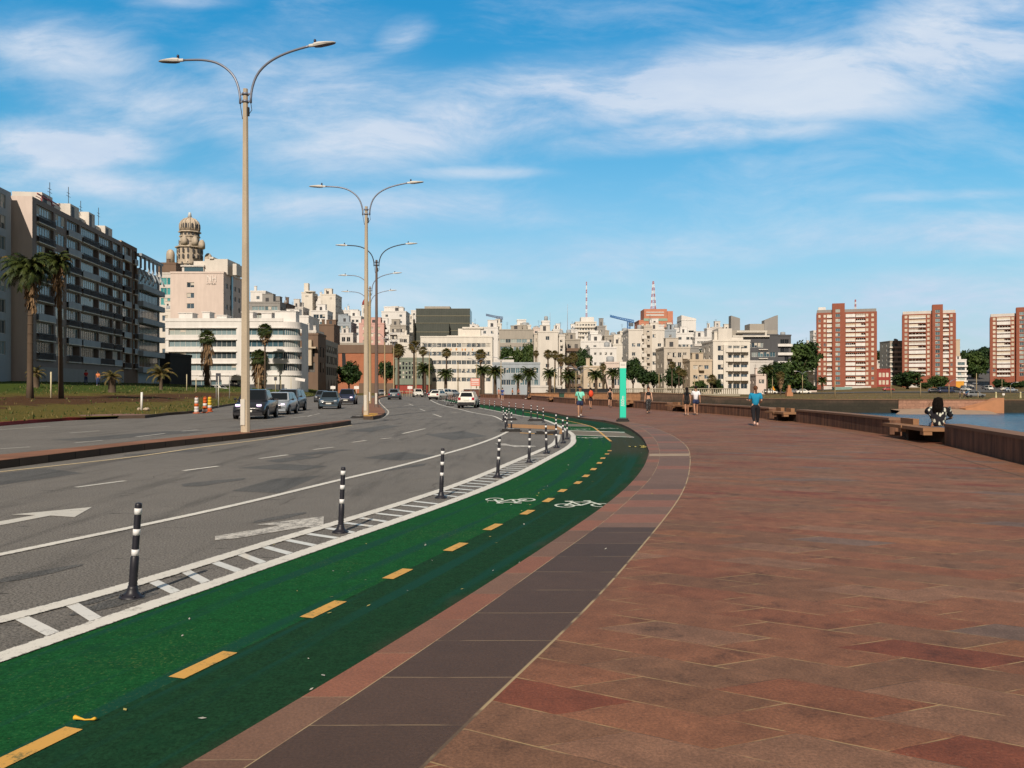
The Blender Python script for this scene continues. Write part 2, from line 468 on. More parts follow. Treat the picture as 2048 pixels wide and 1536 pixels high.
ORD = ['nearest', 'second', 'third', 'fourth', 'fifth', 'sixth', 'seventh', 'eighth', 'ninth', 'tenth', 'eleventh', 'twelfth', 'thirteenth', 'fourteenth', 'fifteenth', 'sixteenth']
# ------------------------------------------------------------------ curves of the sea front
def ext(P, near=22.0, far=0.0):
    P = [Vector(p) for p in P]
    d = (P[0]-P[1]).normalized()
    P = [P[0]+d*near, P[0]+d*near*.5, P[0]+d*2.5]+P
    if far:
        d = (P[-1]-P[-2]).normalized(); P = P+[P[-1]+d*far]
    return P
def curve(px, n=240, z=0.0, near=22.0, far=0.0):
    return smooth(ext([G(x, y, z) for x, y in px], near, far), n)
K = curve([(366,1536),(715,1333),(940,1191),(1092,1091),(1210,1012.5),(1250,980),(1285,940),(1296,915),(1297,899),(1280,870),(1247,850),(1213,841.5),(1177,837),(1130,830),(1087,822),(992,810.3),(961,807.5),(930,803.5),(905,799)], 300, PZ)
S1 = curve([(490,1536),(644,1435),(800,1333),(940,1237),(1094,1124),(1215,1040),(1265,992.5),(1300,960),(1317,927),(1319.5,902),(1308,876),(1280,855),(1240,846),(1190,838),(1135,829)], 240, PZ)
S2 = curve([(840,1536),(900,1474),(1023,1363),(1178,1219),(1271,1109),(1316.5,1054.5),(1355,1005),(1372,972),(1380,940),(1380,905),(1366,885),(1335,866),(1290,850),(1235,840),(1175,830)], 240, PZ)
BL = curve([(0,1327.6),(199,1257),(340,1210.5),(429,1180),(525,1137.5),(725,1072.5),(825,1037.5),(912,1010),(960,986),(1035,957.5),(1085,927.5),(1135,900),(1151,887),(1152,878),(1146,866),(1110,846.6),(1080,836.8),(1046,832),(1013,826),(988,821),(959,815.5),(930,810.5),(905,804.5),(885,800)], 300)
AL = curve([(0,1236),(234,1180),(400,1121),(550,1077),(675,1042),(775,1012),(875,980),(935,958.5),(1010,927.5),(1072,902),(1100,889),(1109,878),(1111,870)], 240)
CL = curve([(62,1501),(409,1331),(648,1220),(796,1149),(912,1095),(986,1055),(1055,1025.5),(1097,1001),(1125,982),(1156,966),(1172,952.5),(1187,939),(1199,925),(1212,910),(1221,897),(1222,886),(1212,877),(1194,861.5),(1180,853),(1148,845),(1110,837),(1075,829),(1040,823),(1005,817),(975,812.5),(945,808),(918,803),(895,798.5)], 300)
WL = curve([(0,1107),(256,1055),(400,1025),(512,1001),(656,962.5),(775,937.5),(860,914.5),(935,893.5),(985,876),(1012.5,863)], 160)
PB = smooth(ext([G(x, y, PZ) for x, y in [(2048,928.6),(1881,888),(1793,873),(1603,845.5),(1440,828.6),(1303,819),(1269,815.6),(1130,806.5),(1055,798.7),(1000,796),(960,795)]], 40), 400)

def relax(C, it=26, ymax=21.0):
    """even out the near part of a curve"""
    for _ in range(it):
        N = [p.copy() for p in C]
        for k in range(1, len(C)-1):
            if C[k].y < ymax: N[k] = (C[k-1]+C[k]*2+C[k+1])/4
        C = N
    return C
BL, AL, WL = relax(BL, 40), relax(AL, 60), relax(WL, 60); S1, S2, K, CL = relax(S1), relax(S2), relax(K), relax(CL)
def near_y(C, y):
    return min(C, key=lambda p: abs(p.y-y))
def closest(C, q):
    return min(range(len(C)), key=lambda k: (C[k].x-q.x)**2+(C[k].y-q.y)**2)
def to_z(C, z): return [Vector((p.x, p.y, z)) for p in C]

M['asphalt'] = mk_asphalt('asphalt', .150, (1.07, 1., .92))
M['asphalt_dark'] = mk_asphalt('asphalt_dark', .100, (1.03, 1.02, 1.))
M['paint_white'] = mk_paint('road_paint_white', (.66, .645, .60), .35)
M['paint_line'] = mk_paint('road_paint_line', (.66, .645, .60), .35, ragged=True)
M['paint_worn'] = mk_paint('road_paint_worn', (.58, .56, .52), .8)
M['paint_cream'] = mk_paint('road_paint_cream', (.62, .50, .30), .35)
M['paint_yellow'] = mk_paint('road_paint_yellow', (.60, .33, .07), .5, (.05, .09, .04))
M['paint_orange'] = mk_paint('crossing_orange', (.40, .20, .06), .4)
M['paint_symbol'] = mk_paint('symbol_paint', (.60, .66, .58), .45, (.02, .08, .05))
M['green_l'] = mk_green('bike_lane_green', (.008, .076, .023), True, False)
M['green_r'] = mk_green('bike_lane_green_worn', (.010, .044, .020), False, True)
M['concrete_band'] = mk('concrete_band', (.15, .135, .105), .85, .2, 2., fine=.3)
M['pavers'] = mk_pavers()
M['strip1'] = mk_strip('kerb_stone', (.175, .092, .058), None, 0, .72)
M['strip2'] = mk_strip('band_stone', (.165, .092, .064), (.068, .038, .026), 9.55, .66)
M['kerb_dark'] = mk('kerb_granite', (.085, .06, .045), .85, .25, 3., fine=.3, joint=.95)
M['kerb_red'] = mk('kerb_red_paint', (.30, .03, .03), .7, .25, 3.)
M['median_top'] = mk('median_paving', (.225, .105, .06), .85, .25, 1.8, fine=.3, joint=.55)
M['lawn'] = mk_lawn()
M['ground'] = mk_ground('dry_park_ground', [(.07, .075, .02), (.12, .11, .035), (.17, .13, .06), (.16, .10, .06)])
M['far_ground'] = mk_ground('far_park_ground', [(.06, .06, .025), (.12, .095, .04), (.16, .11, .055), (.14, .085, .055)], .03)
M['water'] = mk_water()
M['parapet'] = mk_parapet()
M['wall_dark'] = mk_seawall('sea_wall_mossy', (.11, .066, .045), (.034, .029, .019), -1.6, .5)
M['wall_orange'] = mk_seawall('sea_wall_orange', (.34, .165, .08), (.06, .04, .03), -3.5, -2.)
M['wall_pink'] = mk_seawall('sea_wall_pink', (.36, .20, .14), (.07, .05, .04), -2.9, -1.9)
M['pink_paving'] = mk('pink_paving', (.20, .115, .095), .85, .2, 1.5, fine=.2)

# sea and the land behind everything
mb = MB(); mb.poly([(-60,-90,-3),(4000,-90,-3),(4000,175,-3),(-60,175,-3)]); struct('sea', mb, M['water'])
outer = offset(PB, .45)
coast = [p for p in outer if p.y < 92]
g = [(-4000,-90,-.06)]+[(p.x, p.y, -.06) for p in ([coast[0]+Vector((-8,-50,0))]+coast)]+[(9.0,120,-.06),(10,151.2,-.06),(24,152,-.06),(60,380,-.06),(200,900,-.06),(3000,4000,-.06),(-4000,4000,-.06)]
mb = MB(); mb.poly(g); struct('ground', mb, M['ground'])

# carriageways
lk_px = [(0,852),(39,848.5),(137,841),(252,837),(289,836.5),(332,831),(394,825),(470,810),(597,796.5),(632,792)]
LK = smooth(ext([G(x, y) for x, y in lk_px], 60), 120)
rim = to_z(K, 0)
road = to_z(LK, 0)+[G(x, y) for x, y in [(690,790.2),(757,791.5),(800,788.6),(860,787.6),(940,786.3),(1100,785.8),(1100,790),(960,795)]]+rim[::-1]
mb = MB(); mb.poly(road); struct('road', mb, M['asphalt'])
# repairs in the asphalt
mb = MB()
for q in ([(475,936),(560,927.5),(655,932),(606,941)], [(462,982),(545,958),(640,951),(560,986)], [(-120,962),(90,936),(165,946),(0,970)],
          [(725,916),(800,904),(885,912),(800,921)], [(850,869),(925,862),(975,872),(905,880)], [(530,922),(600,911),(640,914),(560,925)],
          [(100,880),(330,862),(420,862),(180,882)], [(690,862),(770,850),(800,852),(740,864)]):
    mb.poly([G(x, y, .003) for x, y in q])
q = random.Random(8)
for cx, cy, rx, ry in [(175,1197,.62,.16),(228,1206,.42,.10),(420,965,.9,.25),(640,905,1.6,.3),(330,905,1.4,.3),(800,935,1.2,.2),(560,1035,.5,.1),(60,1150,.5,.1)]:
    c = G(cx, cy, .0034); R1 = [q.uniform(.55,1.15) for _ in range(26)]
    P = []
    for k in range(26):
        a = 2*math.pi*k/26; r = (R1[k-1]+R1[k]*2+R1[(k+1)%26])/4; x_, y_ = rx*r*math.cos(a), ry*r*math.sin(a)*2.2
        P.append(c+Vector((x_*.38-y_*.92, x_*.92+y_*.38, 0)) if False else c+Vector((x_*.45-y_*.5, x_*.88+y_*.25, 0)))
    mb.poly(P)
struct('asphalt_patch', mb, M['asphalt_dark'])

# bike lane
def seg(C, a, b): return [p for p in C if a <= p.y <= b]
n = 240
B2, C2, K2 = resamp(BL, n), resamp(CL, n), resamp(to_z(K, 0), n)
def match(C, D):
    """for every point of C the point of D straight across"""
    return [D[closest(D, p)] for p in C]
cB = match(C2, resamp(BL, 1200)); cK = match(C2, resamp(to_z(K, 0), 1200))
mb = MB(); mb.strip(cB, C2, z=.004); struct('bike_lane', mb, M['green_l'])
mb = MB(); mb.strip(C2, [q+(q-p)*.03 for p, q in zip(C2, cK)], z=.004); struct('bike_lane', mb, M['green_r'])

def line(C, w, z=.008, side=1):
    mb = MB(); C = list(C); mb.strip(C, offset(C, w*side), z=z); return mb
struct('lane_line', line(BL, .19, .010, -1), M['paint_line'])
struct('lane_line', line(AL, .19, .009, 1), M['paint_line'])
struct('lane_line', line(WL, .15, .008, 1), M['paint_line'])
w2 = smooth([G(x, y) for x, y in [(1004,841.5),(985,832.5),(965,829),(940,824.5),(921,819.5),(890,812.5),(875.5,808),(864,802.5),(857.5,797.5),(861,794),(872,792)]], 60)
struct('lane_line', line(w2, .14), M['paint_line'])
w3 = smooth([G(x, y) for x, y in [(1085,868.2),(1098,869),(1110,870.5),(1125,871),(1138,869.5),(1146,868.2)]], 30)
posts_px = [(264,1195),(681,1065),(882,996),(995,955),(1058,926),(1093,907),(1113,896),(1126.5,886.5),(1134,878.5)]
PP = [G(x, y) for x, y in posts_px]
# hatch bars between the two buffer lines
Ain = resamp(offset(AL, .17), 900); Bin = resamp(offset(BL, -.17), 1500)
mb = MB(); L = 0; k = 0; acc = 0
for a, b in zip(Ain, Ain[1:]):
    acc += (b-a).length
    if acc < .395: continue
    acc = 0
    if a.y < 1.0 or a.y > 21.6: continue
    if any((a-p).length < .30 for p in PP[:6]) and rnd.random() < .8: continue
    t = (b-a).normalized()
    q = Bin[closest(Bin, a-t*(.28 if a.y < 9 else .16))]
    d = (q-a).normalized(); nn = Vector((-d.y, d.x, 0))*.05
    a2, q2 = a-d*.04, q+d*.04
    mb.poly([(p.x, p.y, .0065) for p in (a2+nn, a2-nn, q2-nn, q2+nn)][::-1])
struct('buffer_hatching', mb, M['paint_white'])
# yellow centre dashes of the bike lane, then the solid centre line
mb = MB()
for cx, cy, dl in [(62,1501,.5),(409,1331,.5),(648,1220,.5),(796,1149,.42),(912,1095,.47),(986,1055,.47),(1055,1025.5,.42),(1097,1001,.45),(1125,982,.36),(1156,966,.4),(1172,952.5,.42),(1187,939,.42),(1199,926.5,.4),(1206,917,.4),(1214,908.5,.3),(1219,902,.3)]:
    p = G(cx, cy); k = closest(CL, p); t = (CL[k+1]-CL[k-1]).normalized(); nn = Vector((t.y, -t.x, 0))*.055
    e = Vector((.035, .0, 0)); a, b = p-t*dl/2, p+t*dl/2
    mb.poly([(q.x, q.y, .009) for q in (a-nn, a+nn, b+nn, b-nn)])
struct('bike_lane_dashes', mb, M['paint_yellow'])
sol = [p for p in CL if 26.2 < p.y < 60]
struct('bike_lane_line', line(sol, .08, .009), M['paint_yellow'])
# crossing over the lane
def quad(px, z, m, name='crossing_band'):
    mb = MB(); mb.poly([G(x, y, z) for x, y in px][::-1]); return struct(name, mb, m)
quad([(1015,847.6),(1127,852.2),(1127,860),(1015,854.6)], .007, M['paint_orange'])
quad([(1120,859.5),(1127,860),(1126,868),(1118,868)], .0075, M['paint_orange'])
quad([(1040,865),(1106,868),(1106,869.3),(1040,866.2)], .007, M['paint_yellow'])
quad([(1127,860),(1247,864.2),(1268,874.5),(1148,870.2)], .007, M['concrete_band'])
quad([(1112,847),(1171,848.6),(1180,853.6),(1134,852.6)], .0072, M['concrete_band'])
quad([(1136,860.4),(1249,864),(1249.5,865),(1136,861.3)], .0100, M['paint_white'], 'crossing_line')
quad([(1148,869.6),(1268,874),(1268,874.8),(1148,870.4)], .0100, M['paint_white'], 'crossing_line')
# lane dashes of the road
mb = MB()
for (x0,y0),(x1,y1) in [((152,975),(250,962)),((367,941.8),(437,932.6)),((519,917.5),(575,910)),((627,899.5),(667,894.5)),((704,885),(732,881)),((762,878),(784,876)),((805,867.5),(850,857.5)),
                        ((808,811.5),(824,809.6)),((818,808),(826,811)),((866,828),(883,834)),((840,818),(850,822)),((902,824.6),(924,826.2)),
                        ((0,897.8),(60,894)),((150,886),(205,881)),((272,874),(330,867)),((365,862.5),(395,859.6)),((-90,866),(100,852.5)),((140,866),(200,861.5)),((615,833),(625,830)),((580,836.5),(612,832.5)),((628,829.5),(640,827))]:
    a, b = G(x0,y0), G(x1,y1); t = (b-a).normalized(); nn = Vector((t.y,-t.x,0))*.06
    mb.poly([(q.x, q.y, .006) for q in (a-nn, a+nn, b+nn, b-nn)])
struct('lane_dashes', mb, M['paint_white'])
quad([(-120,1059),(0,1042.5),(71,1030),(22,1029),(184,1014),(149,1034),(101,1031),(0,1050.5),(-120,1069)][::-1], .0064, M['paint_white'], 'road_arrow')
quad([(475,1076),(430,1080),(430,1072),(560,1051),(512,1049),(647.5,1032.5),(647,1049),(640,1056),(610,1054),(560,1062)][::-1], .0064, M['paint_worn'], 'road_arrow')
quad([(990,886.8),(1010,887),(1022,890),(1068,891.6),(1072,893),(1030,894),(1012,891),(998,890.5)][::-1], .0064, M['paint_worn'], 'road_arrow')
# bicycle symbols
def bike(c, s, flip, m, ang=0, sy=1.0):
    mb = MB(Matrix.Translation(c) @ Matrix.Rotation(ang, 4, 'Z') @ Matrix.Diagonal((s*flip, s*sy*flip, 1, 1)))
    def ring(cx, cy, r, w):
        P = [(cx+r*math.cos(t*math.pi/12), cy+r*math.sin(t*math.pi/12), 0) for t in range(25)]
        Q = [(cx+(r-w)*math.cos(t*math.pi/12), cy+(r-w)*math.sin(t*math.pi/12), 0) for t in range(25)]
        mb.strip(Q, P)
    def ln(a, b, w=.055, z=0.0004):
        a, b = Vector((*a, z)), Vector((*b, z)); t = (b-a).normalized(); nn = Vector((t.y, -t.x, 0))*w/2
        mb.poly([a-nn, a+nn, b+nn, b-nn])
    ring(-.33, 0, .19, .045); ring(.33, 0, .19, .045)
    ln((-.33,0),(-.13,.33)); ln((-.33,0),(-.03,.0),.055,.0008); ln((-.03,0),(-.17,.42),.055,.0012); ln((-.03,0),(.22,.31),.055,.0016); ln((-.13,.33),(.22,.33),.055,.002)
    ln((.33,0),(.18,.46),.055,.0024); ln((.10,.46),(.24,.46),.055,.0028); ln((-.26,.42),(-.10,.42),.07,.0032)
    return struct('bike_symbol', mb, m)
bike(G(1021,999,.011), .74, -1, M['paint_symbol'], R(-4), 1.25)
bike(G(1166,1010.5,.011), .80, 1, M['paint_symbol'], R(4), 1.25)
bike(G(1180,875,.013), .85, -1, M['paint_symbol'])
bike(G(1161,858,.011), .8, -1, M['paint_symbol']); bike(G(1215,857,.011), .9, 1, M['paint_symbol'])

# promenade: kerb stones, dark band, slabs
kz = resamp(to_z(K, PZ), 300)
k1 = [p for p in kz if p.y < 48]
s1m = match(k1, resamp(to_z(S1, PZ), 900)); 
mb = MB(); mb.strip(k1, s1m); struct('promenade_kerb', mb, M['strip1'])
s2m = match(s1m, resamp(to_z(S2, PZ), 900))
mb = MB(); mb.strip(s1m, s2m); struct('promenade_band', mb, M['strip2'])
inner = [p for p in kz if p.y >= 48]
left = s2m+[inner[0].lerp(s2m[-1], .5)]+inner[1:]
far_end = [G(880,797.5,PZ)+Vector((-3,12,0)), Vector((-12, 160, PZ))]
mb = MB(); mb.poly([(p.x, p.y, PZ) for p in (left+far_end+to_z(offset(PB, .44), PZ)[::-1])][::-1]); struct('promenade', mb, M['pavers'])
mb = MB()
for a, b in zip(kz, kz[1:]):
    mb.poly([(a.x,a.y,-.02),(b.x,b.y,-.02),(b.x,b.y,PZ),(a.x,a.y,PZ)][::-1])
struct('promenade_kerb_face', mb, M['kerb_dark'])
mb = MB(); mb.poly([G(x, y, PZ+.004) for x, y in [(1298,912.5),(1378,912),(1380,907),(1299,907.4)]]); struct('paving_band', mb, mat('pale_slab', (.33,.25,.185), .85, .25, 3, fine=.25))
# cracks in the carriageway
mb = MB(); q = random.Random(21)
for cx, cy, L_ in [(330,1150,4),(560,1010,5),(820,960,6),(420,960,6),(60,980,5),(620,930,8),(900,860,8),(300,900,8)]:
    p = G(cx, cy, .0025); a = q.uniform(.9,1.9); P = []
    for s in range(int(L_*7)):
        P.append(p.copy()); a += q.gauss(0,.28); a = a*.93+1.35*.07; p = p+Vector((math.cos(a), math.sin(a), 0))*.15
    mb.strip(P, [x_+Vector((q.uniform(.006,.016), 0, 0)) for x_ in P])
struct('road_crack', mb, mat('crack_dark', (.055,.05,.046), .95))
# channel along the foot of the parapet
ch = offset(PB, -.95)
mb = MB(); mb.strip(ch, offset(ch, .035), z=PZ+.003); struct('drain_joint', mb, M['kerb_dark'])

# medians
def median(near_px, far_px, name, zt=.18, extn=60):
    A = smooth(ext([G(x, y, zt) for x, y in near_px], extn) if extn else [G(x, y, zt) for x, y in near_px], 60)
    B = smooth(ext([G(x, y, zt) for x, y in far_px], extn) if extn else [G(x, y, zt) for x, y in far_px], 60)
    mb = MB()
    loop = A+B[::-1]
    mb.poly(loop)
    for a, b in zip(loop, loop[1:]+loop[:1]):
        mb.poly([(a.x,a.y,-.02),(b.x,b.y,-.02),(b.x,b.y,zt),(a.x,a.y,zt)], 1)
    rim = offset(A, -.02); rim2 = offset(A, -.17)
    mb2 = MB(); mb2.strip(rim2, rim, z=zt+.004)
    struct(name, mb, [M['median_top'], M['kerb_dark']]); struct('median_kerb', mb2, M['kerb_dark'] if False else M['median_top'])
    return A, B
median([(0,921),(256,891),(400,876),(512,865),(600,855),(690,843.5),(702,841)], [(0,909),(256,884),(400,869.5),(512,859),(600,850),(680,841.5),(698,839.5)], 'median')
struct('lane_line', line(curve([(0,943.5),(256,915),(400,894.5),(512,880.5),(600,867),(703,850.5)], 80, 0, 60), .11), M['paint_cream'])
median([(746,833),(757,832),(768,827),(770,823),(766,818),(757,808),(754,802),(757,797),(770,792.6),(800,789)], [(727,832.5),(725,826),(724,820),(726,811),(732,804),(738,799),(746,795.5),(757,792.8),(768,790.8),(800,788.2)], 'median', .18, 0)
struct('lane_line', line(smooth([G(x, y) for x, y in [(738,839.5),(757,838.2),(771,831),(775.5,824),(771,818),(761,808),(757.5,802),(760.5,797.5),(775,793.2),(800,790.2)]], 60), .11), M['paint_white'])
mb = MB(); mb.prism([(p.x, p.y) for p in [G(727,838.6),G(746,839.2),G(756.5,834.8),G(755,832.2),G(728,832.6)]], -.02, .184); tag(mb.build('median_kerb', mat('kerb_yellow', (.55,.30,.05), .8, .25, 4)), kind='structure')

# park on the left, rising towards the houses
def park_z(t): return .15+2.4*t**.8
mb = MB(); nu, nv = 60, 24
back_px = [(-400,85),(0,95.2),(62,96),(240,125),(330,148),(500,184),(600,205),(660,235)]
LKs = resamp([p for p in LK if p.y > 5], nu)
bk = resamp([Vector(((x-CX)*D/F, D, 0)) for x, D in back_px], nu)
idx = []
for i in range(nu):
    a, b = LKs[i], bk[i]; rowi = []
    for j in range(nv):
        t = j/(nv-1); p = a.lerp(b, t)
        hz = 2.4*(1-.55*max(0, (i/(nu-1)-.45)/.55))
        rowi.append(mb._v((p.x, p.y, .15+hz*t**.85)))
    idx.append(rowi)
for i in range(nu-1):
    for j in range(nv-1):
        mb.face((idx[i][j], idx[i+1][j], idx[i+1][j+1], idx[i][j+1]), 0, True, ((i/nu, j/nv), ((i+1)/nu, j/nv), ((i+1)/nu, (j+1)/nv), (i/nu, (j+1)/nv)))
LAWNV = list(mb.v); LIDX = idx; struct('lawn', mb, M['lawn'])
def park_at(x, y, D=None):
    """point of the sloping park seen at the pixel"""
    best = None
    for i in range(nu-1):
        for j in range(nv-1):
            p = LAWNV[LIDX[i][j]]
            sx = CX+p.x*F/p.y; sy = HY-(p.z-H)*F/p.y
            d = (sx-x)**2+(3*(sy-y))**2
            if best is None or d < best[0]: best = (d, p)
    p = best[1].copy()
    p.x = (x-CX)*p.y/F
    return p
red = [p for p in LK if 20 < p.y < 46.5]; drk = [p for p in LK if p.y >= 46.3 or p.y <= 20.2]
def kerb(C, m):
    mb = MB(); A = to_z(C, .17); B = to_z(offset(C, -.3), .17)
    mb.strip(B, A)
    for a, b in zip(A, A[1:]): mb.poly([(a.x,a.y,-.02),(b.x,b.y,-.02),b,a][::-1])
    return struct('kerb', mb, m)
kerb(red, M['kerb_red']); kerb([p for p in LK if p.y >= 46.3], M['kerb_dark']); kerb([p for p in LK if p.y <= 20.2], M['kerb_dark'])
walk = [p for p in LK if 44 < p.y]
wd = [min(3.2, .2+(p.y-44)*.28) for p in walk]
o2 = []
for k, p in enumerate(walk):
    t = (walk[min(k+1, len(walk)-1)]-walk[max(k-1, 0)]).normalized(); o2.append(p+Vector((-t.y, t.x, 0))*(.3+wd[k]))
mb2 = MB(); mb2.strip([(p.x,p.y,.24+.01*k*0) for k, p in enumerate(o2)], [(q.x-.0, q.y, .175) for q in offset(walk, -.3)]); struct('pavement', mb2, M['pink_paving'])

# the far shore of the bay
def zw(x):
    for (a, za), (b, zb) in zip([(1000,.3),(1283,.9),(1373,.6),(1430,.1),(1660,-.5),(2600,-.5)], [(1283,.9),(1373,.6),(1430,.1),(1660,-.5),(2600,-.5),(9999,-.5)]):
        if x <= b: return za+(zb-za)*(x-a)/(b-a)
def shore_z(x, D):
    prof = [(150,0),(250,.25),(320,.6),(420,1.6),(480,2.4),(550,7.2),(650,15.5),(800,28),(1000,42),(1400,62),(2500,62)]
    k = min(1, max(0, (x-1560)/180))
    for (a, za), (b, zb) in zip(prof, prof[1:]):
        if D <= b:
            z = za+(zb-za)*max(0, D-a)/(b-a); break
    if D <= 420: k = max(k, .4)
    return zw(x)*max(0, 1-max(0, D-160)/200)+z*k
mb = MB(); xs = [1283+i*(2700-1283)/44 for i in range(45)]; Ds = [160.3,175,200,230,260,300,340,380,420,450,480,510,550,600,650,720,800,900,1000,1200,1400,2000]
gi = [[mb._v(((x-CX)*D/F, D, shore_z(x, D)-.02)) for D in Ds] for x in xs]
for i in range(len(xs)-1):
    for j in range(len(Ds)-1): mb.face((gi[i][j], gi[i+1][j], gi[i+1][j+1], gi[i][j+1]), 0, True)
struct('shore_park', mb, M['far_ground'])
def shore(x, y=None, D=None):
    if D is None: D = min(range(165, 900, 2), key=lambda d: abs(HY-(shore_z(x, d)-H)*F/d-y))
    return Vector(((x-CX)*D/F, D, shore_z(x, D)))
def shore_strip(pts, w, m, name):
    mb = MB(); P = [shore(x, D=D) for x, D in pts]; P = resamp(P, 40)
    A, B = offset(P, -w/2), offset(P, w/2)
    f = lambda p: Vector((p.x, p.y, shore_z(CX+p.x*F/p.y, p.y)+.12))
    mb.strip([f(p) for p in A], [f(p) for p in B]); struct(name, mb, m)
M['far_asphalt'] = mk('far_asphalt', (.095, .09, .088), .85, .15, .4)
shore_strip([(1560,285),(1700,292),(1850,300),(1960,300),(2100,292),(2400,280)], 26, M['far_asphalt'], 'shore_road')
shore_strip([(1965,300),(1966,360),(1966,420),(1965,480),(1962,550),(1958,650),(1950,800)], 21, M['far_asphalt'], 'hill_road')
# sea walls
def wall_line(px, name, label, m, zb=-3.3, lip=True, thick=.6):
    P = [Vector(((x-CX)*D/F, D, z)) for x, D, z in px]
    t = thing(name, label, 'wall', (P[0].x, P[0].y, 0)); o = P[0].copy(); o.z = 0
    mb = MB(); mc = MB()
    B = offset(P, -thick) 
    for a, b, c, d in zip(P, P[1:], B, B[1:]):
        a, b, c, d = a-o, b-o, c-o, d-o
        mb.poly([(a.x,a.y,zb),(b.x,b.y,zb),b,a]); mb.poly([(d.x,d.y,zb),(c.x,c.y,zb),c,d]); mb.poly([a,b,d,c])
    mb.build('wall_face', m, t)
    if lip:
        for a, b, c, d in zip(offset(P, .12), offset(P, .12)[1:], offset(P, -.7), offset(P, -.7)[1:]):
            a, b, c, d = a-o, b-o, c-o, d-o; u = Vector((0,0,.12)); l = Vector((0,0,.005))
            mc.poly([a+u,b+u,d+u,c+u]); mc.poly([a+l,b+l,b+u,a+u]); mc.poly([b+l,a+l,c+l,d+l]); mc.poly([c+u,d+u,d+l,c+l])
        mc.build('coping', mat('coping_stone', (.20,.12,.075), .9, .2, 2), t)
    return t
wall_line([(1060,151,.80),(1281,151.5,.85)], 'sea_wall', 'sunlit orange stone wall at the inner end of the bay', M['wall_orange'])
wall_line([(1282,152,.95),(1373,154,.62),(1430,156,.12),(1540,158.5,-.3),(1660,160,-.5),(1796,160,-.5)], 'sea_wall', 'dark mossy wall along the far side of the bay, behind the parapet', M['wall_dark'])
wall_line([(1797,160,-.5),(1988,160,-.5)], 'sea_wall', 'pinkish stone wall behind the seated woman', M['wall_pink'])
wall_line([(2008,160,-.6),(2500,160,-.5)], 'sea_wall', 'brown stained wall at the right edge, past the stone ramp', M['wall_dark'])
# ramp of the far wall
t = thing('stone_ramp', 'sunlit orange stone stair ramp between two far sea walls', 'ramp', (*at(1960,810,159)[:2], 0))
mb = MB(); o = Vector(t.location)
x0, x1 = at(1930,0,158).x-o.x, at(2007,0,158).x-o.x
mb.poly([(x0,-1.2,-3.2),(x1,-1.2,-3.2),(x1,-1.2,-.1),(x1-.6,-1.2,-.1),(x0+1.6,-1.2,-1.9),(x0,-1.2,-2.1)])
mb.poly([(x0,-1.2,-2.1),(x0+1.6,-1.2,-1.9),(x1-.6,-1.2,-.1),(x1,-1.2,-.1),(x1,1.6,-.1),(x1-.6,1.6,-.1),(x0+1.6,1.6,-1.9),(x0,1.6,-2.1)][:4]+[(x1,1.6,-.1),(x1-.6,1.6,-.1),(x0+1.6,1.6,-1.9),(x0,1.6,-2.1)])
mb.poly([(x1,-1.2,-3.2),(x1,1.6,-3.2),(x1,1.6,-.1),(x1,-1.2,-.1)]); mb.poly([(x0,-1.2,-3.2),(x0,-1.2,-2.1),(x0,1.6,-2.1),(x0,1.6,-3.2)])
mb.build('ramp_wall', mat('ramp_stone', (.40,.19,.10), .9, .2, 1.), t)
# strand of pale rubble under the pink wall
mb = MB()
P = [Vector(((x-CX)*D/F, D, z)) for x, D, z in [(1790,150,-3.05),(1800,156,-2.5),(1850,159,-2.15),(1930,159,-2.3),(1985,156,-2.7),(2000,150,-3.05)]]
mb.poly([P[0],P[5],P[4],P[3],P[2],P[1]]); mb.poly([P[1],P[2],P[3],P[4],Vector((P[4].x,160.2,-2.3)),Vector((P[1].x,160.2,-2.3))])
struct('rubble_strand', mb, mat('rubble', (.33,.24,.18), .95, .3, .8, fine=.3))
# ------------------------------------------------------------------ buildings
GL = mk_glass('window_glass')
GL_B = mk_glass('window_glass_blue', (.03, .05, .07), [(0, (.05,.10,.13)), (.4, (.10,.17,.20)), (.7, (.03,.05,.07)), (.85, (.25,.28,.28))])
GL_S = mk_glass('shuttered_window', (.4,.35,.28), [(0, (.55,.48,.38)), (.5, (.62,.56,.46)), (.72, (.38,.33,.28)), (.86, (.08,.08,.09)), (.93, (.5,.42,.3))], .6, .2)
GL_D = mk_glass('window_glass_deep', (.015, .018, .022), [(0, (.015,.018,.022)), (.5, (.04,.045,.05)), (.75, (.02,.022,.03)), (.9, (.14,.13,.12))])
GL_R = mk_glass('window_glass_sky', (.10,.15,.18), [(0, (.09,.14,.16)), (.35, (.20,.27,.29)), (.6, (.05,.07,.08)), (.75, (.34,.38,.36)), (.9, (.13,.18,.2))], .15, .5)
FRM = mat('window_frame_white', (.55,.53,.50), .6, .08, 2)
FRD = mat('window_frame_dark', (.05,.05,.055), .6, .1, 2)
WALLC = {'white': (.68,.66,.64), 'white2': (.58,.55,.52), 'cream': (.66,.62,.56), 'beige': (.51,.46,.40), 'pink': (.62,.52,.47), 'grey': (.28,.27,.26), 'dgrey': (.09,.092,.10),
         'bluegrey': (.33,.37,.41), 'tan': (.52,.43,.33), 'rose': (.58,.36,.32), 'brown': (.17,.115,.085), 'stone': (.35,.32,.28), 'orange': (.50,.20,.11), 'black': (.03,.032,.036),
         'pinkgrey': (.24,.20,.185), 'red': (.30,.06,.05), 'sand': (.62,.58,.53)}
def W(k):
    return mat('plaster_'+k, WALLC[k], .85, .10, .35, streak=.09, spec=.2)
WIN = {}
BLIND = mat('roller_blind', (.50,.46,.40), .8, .1, 2)
